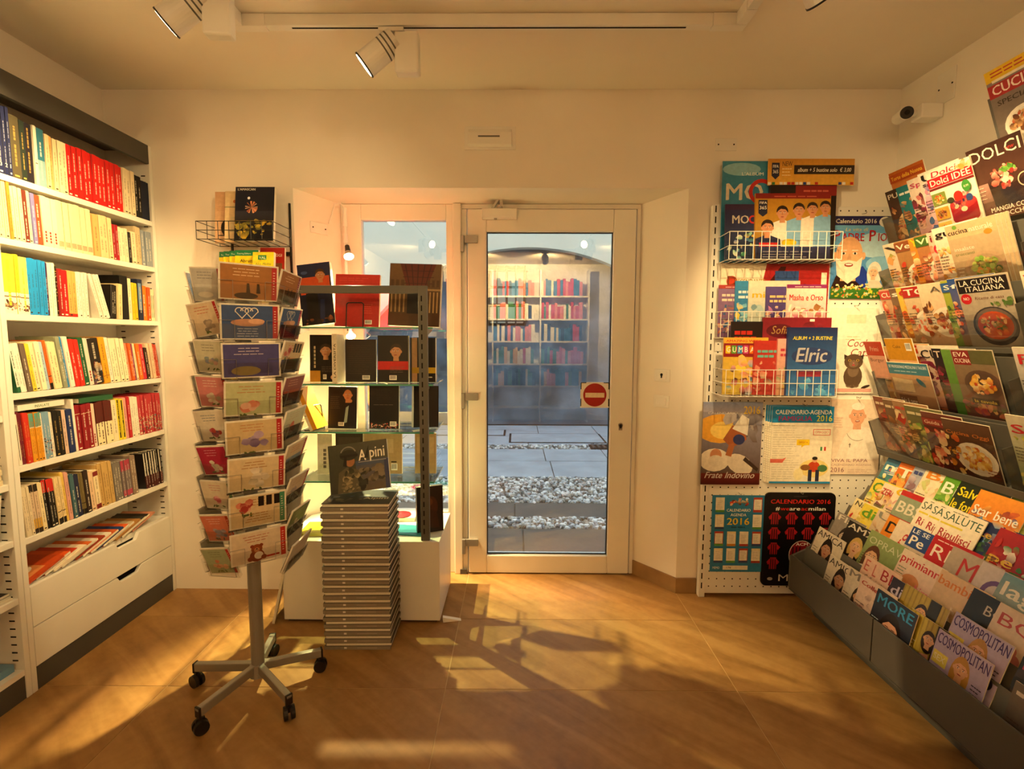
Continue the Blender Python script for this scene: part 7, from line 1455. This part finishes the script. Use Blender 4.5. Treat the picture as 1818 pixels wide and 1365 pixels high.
Lr = [
 (0, 2.31, 'cream fashion magazine with long-haired brunette, front tier of stepped rack', amica, 0.2, 0, 0.0),
 (0, 2.173, 'white magazine with grey capitals beside the front tier brunette', cover('lady', 'MI', '#8a8680', '#dcd2c2', '#c9bca8', seed=1, th=0.12, tw=0.5, hair='#2a201a', cloth='#17130f'), 0.2, 1, 0.004),
 (0, 2.085, 'pale pink magazine of printed headlines, front tier of stepped rack', cover('busy', 'Collezioni', '#b83a34', '#e2cabc', '#c9a898', pal=['#c9a89c', '#a88a84', '#d9bfb2'], seed=2, th=0.07, it=0.2), 0.2, 2, 0.008),
 (0, 1.975, 'dark blue magazine with dark-haired face close-up, front tier of stepped rack', cover('lady', 'MORE', '#2f8ac0', '#1f2c40', '#2a1c1a', seed=3, th=0.15, ty=0.8, fr=0.2, fy=0.5, skin='#d09a80', hair='#1a0f0c', cloth='#3a1c1c', ink='#c0d0e0', ink2='#e0c0c0'), 0.205, 4, 0.0),
 (0, 1.82, 'mustard magazine with woman in black, front tier of stepped rack', drape, 0.2, 1, 0.006),
 (0, 1.683, 'front of the two lilac magazines with blonde woman', cosmo, 0.2, 3, 0.004),
 (0, 1.425, 'grey magazine with person in white shirt, near end of front tier', cover('lady', '', '#cfc4b8', '#6a6058', '#4a423c', seed=4, skin='#6a4030', hair='#15100e', cloth='#dcd2c4', lh=0), 0.2, 0, 0.0),
 (1, 2.485, 'cream fashion magazine with long-haired brunette, nearest the pegboard', amica, 0.205, 0, 0.01),
 (1, 2.36, 'grey striped magazine edge behind the pegboard-end brunette', cover('plain', 'A', '#8a847a', '#6a645c', '#8a8378'), 0.2, -0.0, -0.02) if False else None,
 (1, 2.139, 'pink magazine with spaced red serif capitals, second tier of stepped rack', lambda c: (c.rect(0, 0, 1, 1, '#e6c4b0', '#dcb8a4'), c.txt('E', 0.04, 0.76, 0.19, '#c2605a', tw=0.9), c.txt('L', 0.3, 0.74, 0.2, '#c2605a', tw=0.7), c.txt('BE', 0.52, 0.76, 0.18, '#a81c28', w=0.42), c.txt('Collezioni', 0.12, 0.62, 0.09, '#3a2a28', w=0.5, it=0.3), c.ell(0.9, 0.72, 0.1, 0.12, '#1f1412'), c.ell(0.9, 0.69, 0.07, 0.09, '#d6a27c'), c.bars(0.08, 0.5, 0.4, 8, 0.05, 0.02, '#b09484'), c.bars(0.6, 0.55, 0.3, 9, 0.05, 0.018, '#9a6a60')), 0.205, 1, 0.012),
 (1, 1.967, 'dark tattoo style magazine with pale rounded title, second tier', cover('busy', 'dinga', '#c9c0d8', '#2a2438', '#5a4a5c', pal=['#3a3054', '#6a5a7a', '#1a1624'], seed=5, th=0.16, ty=0.74), 0.2, 2, -0.004),
 (1, 1.90, 'yellow draped magazine with dark-haired woman, second tier', drape, 0.2, 3, 0.0),
 (1, 1.674, 'rear of the two lilac magazines with blonde woman', cosmo, 0.205, 4, 0.012),
 (1, 1.45, 'black magazine with pink strip, near end of second tier', cover('busy', '', '#c22a4a', '#1b1718', '#2a2224', pal=['#3a2a2c', '#15100f'], seed=6), 0.2, 1, 0),
 (2, 2.475, 'grey black-and-white fashion magazine at pegboard end, third tier', cover('lady', 'Flair', '#d9d2c8', '#8a8480', '#a8a098', seed=7, skin='#c8b4a4', hair='#3a322c', cloth='#1b1817', th=0.11), 0.2, 0, 0.01),
 (2, 2.38, 'dark magazine with blonde woman in black dress, third tier', cover('lady', 'AMX', '#d9d2c4', '#2a2624', '#1b1a1c', seed=8, skin='#d9b090', hair='#c9a860', cloth='#100e0e', th=0.11, lh=0.8), 0.2, 1, 0.0),
 (2, 2.23, 'green magazine with brunette raising her hand, third tier', cover('lady', 'OPRAV', '#c9d0b0', '#8fa46a', '#6f8450', seed=9, skin='#d6a884', hair='#5a3420', cloth='#e0dcd0', fx=0.3, fy=0.56, th=0.12, ty=0.78, bold=0), 0.215, 2, 0.01),
 (2, 2.029, 'white baby magazine with large red title, third tier', lambda c: (c.rect(0, 0, 1, 1, '#e6d6c4', '#d9a89a'), c.txt('primianni', 0.02, 0.80, 0.13, '#c2182a', w=0.96, b=1), c.ell(0.4, 0.5, 0.22, 0.2, '#e0a888'), c.ell(0.42, 0.56, 0.2, 0.14, '#c98a5a'), c.ell(0.5, 0.3, 0.3, 0.2, '#e6b8a0'), c.txt('himl', 0.55, 0.45, 0.12, '#d96a84', w=0.38, b=1), c.ell(0.6, 0.28, 0.09, 0.09, '#5a9a4a'), c.bars(0.05, 0.7, 0.2, 6, 0.05, 0.02, '#7a8a6a')), 0.21, 3, 0.006),
 (2, 1.839, 'beige baby magazine with orange title in clear wrap, third tier', lambda c: (c.rect(0, 0, 1, 1, '#d9bc98', '#b89a7a'), c.txt('bambini', 0.02, 0.80, 0.13, '#c9742c', w=0.84, b=1), c.ell(0.9, 0.82, 0.08, 0.1, '#a84a3c'), c.ell(0.5, 0.35, 0.3, 0.25, '#c9a888'), c.mosaic(0.2, 0.3, 0.8, 0.6, ['#dcc8b0', '#c0a080', '#ece0cc'], 12, 10, 0.05, 0.1)), 0.21, 4, 0.004),
 (2, 1.70, 'black magazine with thin white serif title, third tier', cover('plain', 'BO', '#c9c0b0', '#1b1714', '#241f1a', th=0.13, tw=0.5, tx=0.4, ty=0.74, bold=0), 0.15, 5, 0.0),
 (2, 1.60, 'white magazine with red serif title and pink blossom, third tier', lambda c: (c.rect(0, 0, 1, 1, '#dcc8b4'), c.txt('BO', 0.06, 0.74, 0.16, '#b83a3a', w=0.8), [c.ell(0.45 + 0.16 * math.cos(k * 1.26), 0.42 + 0.1 * math.sin(k * 1.26), 0.14, 0.12, '#c97a7a') for k in range(5)], c.rect(0.75, 0, 1, 0.6, '#d9b83a')), 0.17, 6, 0.0),
 (3, 2.47, 'white and yellow health magazine at pegboard end, fourth tier', cover('busy', 'Natural', '#2a2a24', '#e6dcb0', '#d9b04a', pal=['#e0c03a', '#c23a2c', '#e6d8a0', '#6a8a3a'], seed=11, th=0.1, it=0.15, bold=0), 0.2, 0, 0.006),
 (3, 2.40, 'yellow magazine with green lowercase title, fourth tier', cover('busy', 'dile', '#5a9a24', '#e0cc3a', '#e6d880', pal=['#e6d03a', '#f0e6b0', '#c9b030'], seed=12, th=0.18, ty=0.76), 0.2, 1, 0.0),
 (3, 2.30, 'brown and white magazine with grey letters, fourth tier', cover('busy', 'Uo', '#8a8a80', '#d9c8b0', '#a88a6a', pal=['#b8906a', '#8a5a3c', '#d9c0a0'], seed=13, th=0.12), 0.2, 2, 0.0),
 (3, 2.226, 'orange magazine with large black letters, fourth tier', cover('plain', 'D in', '#17120e', '#e08a1f', '#d9701c', th=0.2, ty=0.7), 0.2, 3, 0.0),
 (3, 2.163, 'white magazine with vertical red title, fourth tier', lambda c: (c.rect(0, 0, 1, 1, '#e2d6c4'), c.txt('zero', 0.22, 0.35, 0.13, '#c2282c', w=0.62, rot=70, b=1), c.rect(0.3, 0.1, 1, 0.6, '#a8b0b8'), c.mosaic(0.3, 0.1, 0.95, 0.6, ['#c9a080', '#8aa0b0', '#d9c8b0'], 10, 14)), 0.2, 4, 0.0),
 (3, 2.079, 'blue magazine with repeated white letters and grey face, fourth tier', lambda c: (c.rect(0, 0, 1, 1, '#c9bcae'), c.rect(0, 0.66, 1, 1, '#24488a'), c.txt('LE SE LE SE', 0.03, 0.9, 0.07, '#e8ecf0', w=0.9, b=1), c.txt('Pe Pe', 0.05, 0.70, 0.16, '#f0ece4', w=0.85, b=1), c.face(0.4, 0.4, 0.18, '#c9a48c', '#8a8078', cloth='#a8a0a0')), 0.205, 5, 0.0),
 (3, 1.968, 'red magazine with large white serif title, fourth tier', lambda c: (c.rect(0, 0, 1, 1, '#dccfbc'), c.rect(0, 0.56, 1, 1, '#b8181f'), c.txt('RIRI', 0.05, 0.66, 0.2, '#f0e6da', w=0.9), c.bars(0.1, 0.93, 0.5, 1, 0.05, 0.02, '#f0d0c8'), c.rect(0, 0.5, 1, 0.56, '#d9b02c'), c.txt('Co Co', 0.1, 0.3, 0.12, '#a8487a', w=0.7, b=1)), 0.21, 6, 0.008),
 (3, 1.873, 'grey magazine with red serif letter and bold black word, fourth tier', lambda c: (c.rect(0, 0, 1, 1, '#b0a496'), c.txt('M', 0.25, 0.62, 0.28, '#b8282a', tw=1.0), c.txt('Intell', 0.06, 0.4, 0.12, '#17120f', w=0.6, b=1), c.rect(0.62, 0.36, 0.9, 0.5, '#d9902c'), c.ell(0.82, 0.5, 0.2, 0.3, '#a83a1c'), c.bars(0.1, 0.3, 0.6, 4, 0.05, 0.02, '#6a6058')), 0.2, 7, -0.004),
 (3, 1.79, 'orange magazine with large yellow letter, fourth tier', cover('plain', 'b', '#e6a81f', '#a84a1c', '#8a3018', th=0.34, ty=0.5, tw=0.4, tx=0.3), 0.18, 8, -0.008) if False else None,
 (3, 1.745, 'lilac grey magazine with purple ring, fourth tier', lambda c: (c.rect(0, 0, 1, 1, '#c9c0c4'), c.ring(0.5, 0.62, 0.2, 0.3, '#6a4a8a'), c.bars(0.2, 0.3, 0.6, 4, 0.06, 0.025, '#8a7a90')), 0.17, 8, -0.008),
 (3, 1.66, 'pale blue travel magazine with white title, fourth tier', cover('plain', 'lago', '#f0ece0', '#6a9ab0', '#c9c0a0', th=0.2, ty=0.7), 0.2, 9, -0.01),
 (4, 2.47, 'yellow and green health magazine at pegboard end, fifth tier', cover('busy', 'C', '#4a8a24', '#e0cc4a', '#d9b83a', pal=['#e6d24a', '#c9402c', '#7aa83a', '#f0e0b0'], seed=15, th=0.2, ty=0.74, tw=0.3), 0.2, 0, 0.006),
 (4, 2.40, 'white health magazine with red and green title, fifth tier', cover('busy', 'ZERO salute', '#b8242c', '#e6dcc8', '#d9c0a0', pal=['#5a9a3a', '#c9842c', '#e6d0a8', '#8a3a5a'], seed=16, th=0.12, ty=0.78), 0.2, 1, 0.0),
 (4, 2.32, 'yellow and white small-format magazine, fifth tier', cover('busy', 'CC', '#e0b81f', '#ece2cc', '#e6d0b0', pal=['#e6cc6a', '#d9a8a0', '#c9c0a0'], seed=17, th=0.14), 0.18, 2, 0.0),
 (4, 2.275, 'red magazine with white repeated capitals, fifth tier', lambda c: (c.rect(0, 0, 1, 1, '#b81c22'), c.rect(0.0, 0.5, 1, 0.9, '#8a9a84'), c.txt('BBS', 0.05, 0.6, 0.2, '#d9d4c4', w=0.7, b=1), c.txt('IF IF IF', 0.05, 0.26, 0.16, '#f0e6dc', w=0.85, b=1)), 0.2, 3, 0.0),
 (4, 2.144, 'leftmost of three overlapping cream health magazines, fifth tier', None, 0.18, 5, 0.004),
 (4, 2.085, 'middle of three overlapping cream health magazines, fifth tier', None, 0.18, 6, 0.002),
 (4, 2.022, 'rightmost of three overlapping cream health magazines, fifth tier', None, 0.18, 7, 0.0),
 (4, 1.872, 'dark blue magazine with green sprig, fifth tier', cover('busy', 'Le son', '#c9a83a', '#1f2c58', '#24345c', pal=['#2a3a6a', '#3f6a3c', '#1b2448'], seed=18, th=0.1, ty=0.76), 0.16, 4, 0.004),
 (4, 1.80, 'red magazine with white flowers and gold letters, fifth tier', cover('busy', 'pe', '#d9b03a', '#a81c1e', '#8a1418', pal=['#b82a24', '#efe6da', '#6a1014', '#3f7a3c'], seed=19, th=0.14, ty=0.5, tw=0.5), 0.19, 5, 0.0),
 (5, 2.475, 'blue and green magazine with white letters, top tier of stepped rack', cover('busy', 'mz', '#eef0e0', '#2f6a9a', '#4a9a6a', pal=['#3a7aa8', '#5aa06a', '#e0cc3a', '#f0ece0', '#c23a5a'], seed=20, th=0.16, ty=0.74, sub='7'), 0.19, 0, 0.006),
 (5, 2.385, 'orange and red magazine with white letters, top tier of stepped rack', cover('busy', 'Te', '#f2ead8', '#d9701c', '#c24a1c', pal=['#e08a2c', '#b8281c', '#e6b05a', '#4a8a4a'], seed=21, th=0.18, ty=0.72), 0.19, 1, 0.0),
 (5, 2.295, 'pale lilac magazine with small photograph, top tier of stepped rack', cover('busy', '', '#3a4a8a', '#a8b4cc', '#b09090', pal=['#b87a8a', '#c9c0d0', '#8a6a7a'], seed=22, th=0.12), 0.19, 2, 0.0),
 (5, 2.228, 'cream magazine with white and orange print, top tier of stepped rack', cover('busy', 'BA', '#e08a2c', '#ece2c8', '#e6d4b0', pal=['#efe6d0', '#d9b890', '#c9d08a'], seed=23, th=0.14), 0.2, 3, 0.0),
 (5, 2.120, 'bright green magazine with white title, top tier of stepped rack', cover('busy', 'Bio', '#f0f4e0', '#5a9a2c', '#8ab84a', pal=['#6aa83a', '#a8c86a', '#4a8a2c', '#e6e0a0'], seed=24, th=0.2, ty=0.7, tw=0.75), 0.19, 4, 0.002),
 (5, 2.041, 'dark magazine with large yellow title, top tier of stepped rack', lambda c: (c.rect(0, 0, 1, 1, '#1f2618', '#3a4a24'), c.txt('Salviamo', 0.05, 0.76, 0.15, '#e6d81f', w=0.9, b=1), c.txt('le forme', 0.02, 0.54, 0.15, '#e6d81f', w=0.7, b=1), c.mosaic(0.1, 0.05, 0.9, 0.45, ['#c9702c', '#e0a83a', '#4a6a2c', '#8a3a1c'], 10, 25)), 0.21, 5, 0.0),
 (5, 1.945, 'orange magazine with blue white title, top tier of stepped rack', cover('busy', 'Star bene', '#f2ece0', '#e0902c', '#d9701c', pal=['#e6a84a', '#c9602c', '#6a9ac0', '#8a3a2c'], seed=26, th=0.15, ty=0.6), 0.2, 6, -0.01),
 (5, 1.835, 'olive green magazine, near end of the top tier', cover('busy', '', '#e6e0b0', '#7a8a3c', '#5a6a2c', pal=['#8a9a4a', '#5a7030', '#c9c070'], seed=27), 0.2, 2, 0.01),
]
def salute(c): c.rect(0, 0, 1, 1, '#ece4d0'); c.txt('SALUTE', 0.04, 0.80, 0.13, '#2a5a44', w=0.92); c.rect(0.04, 0.72, 0.6, 0.75, '#d9c83a'); c.txt('Ripulisci', 0.1, 0.52, 0.13, '#a82a2c', w=0.8, b=1); c.txt('Eviti anche', 0.16, 0.34, 0.1, '#8a5a4a', w=0.74, b=1); c.bars(0.2, 0.95, 0.4, 1, 0.05, 0.02, '#8a8a70'); c.bars(0.3, 0.22, 0.6, 2, 0.07, 0.025, '#b0a088')
for e in Lr:
    if e: lmag(e[0], e[1], e[2], e[3] or salute, e[4], e[5], e[6])

# ================================================================== SHELVES BEHIND THE VIEWER (seen mirrored in the door pane)
rb_ = thing('bookcase', 'white bookcase on the rear wall, mirrored in the door pane', 'bookcase', (0, YF, 0))
for x in (-1.2, -0.4, 0.4, 1.2): MB().box(x - 0.012, 0.001, 0.0, x + 0.012, 0.26, 2.55).build('side_panel', 'white_lacquer', rb_)
RZ = (0.25, 0.62, 0.99, 1.37, 1.74, 2.12)
for z in RZ: MB().box(-1.2, 0.001, z - 0.025, 1.2, 0.258, z).build('shelf', 'white_lacquer', rb_)
rr = random.Random(77); bm_ = MB()
for si, z in enumerate(RZ[1:]):
    for bay in range(3):
        x = -1.185 + bay * 0.8
        pal = [hx(c) for c in rr.sample(['#c2281c', '#e6dcc0', '#2f6a9a', '#3f7a4a', '#e0b03a', '#ece4d4', '#d97a6a', '#1f2c40'], 4)]
        while x < -1.2 + (bay + 1) * 0.8 - 0.12:
            t_ = rr.uniform(0.03, 0.06); bm_.box(x, YF + 0.06, z + 0.0005, x + t_, YF + 0.24, z + rr.uniform(0.2, 0.29), rr.choice(pal)); x += t_ + 0.002
tag(bm_.build('book_rows', 'cover'), 'rows of coloured books on the rear shelves, mirrored in the door pane', 'books', None, 'stuff')
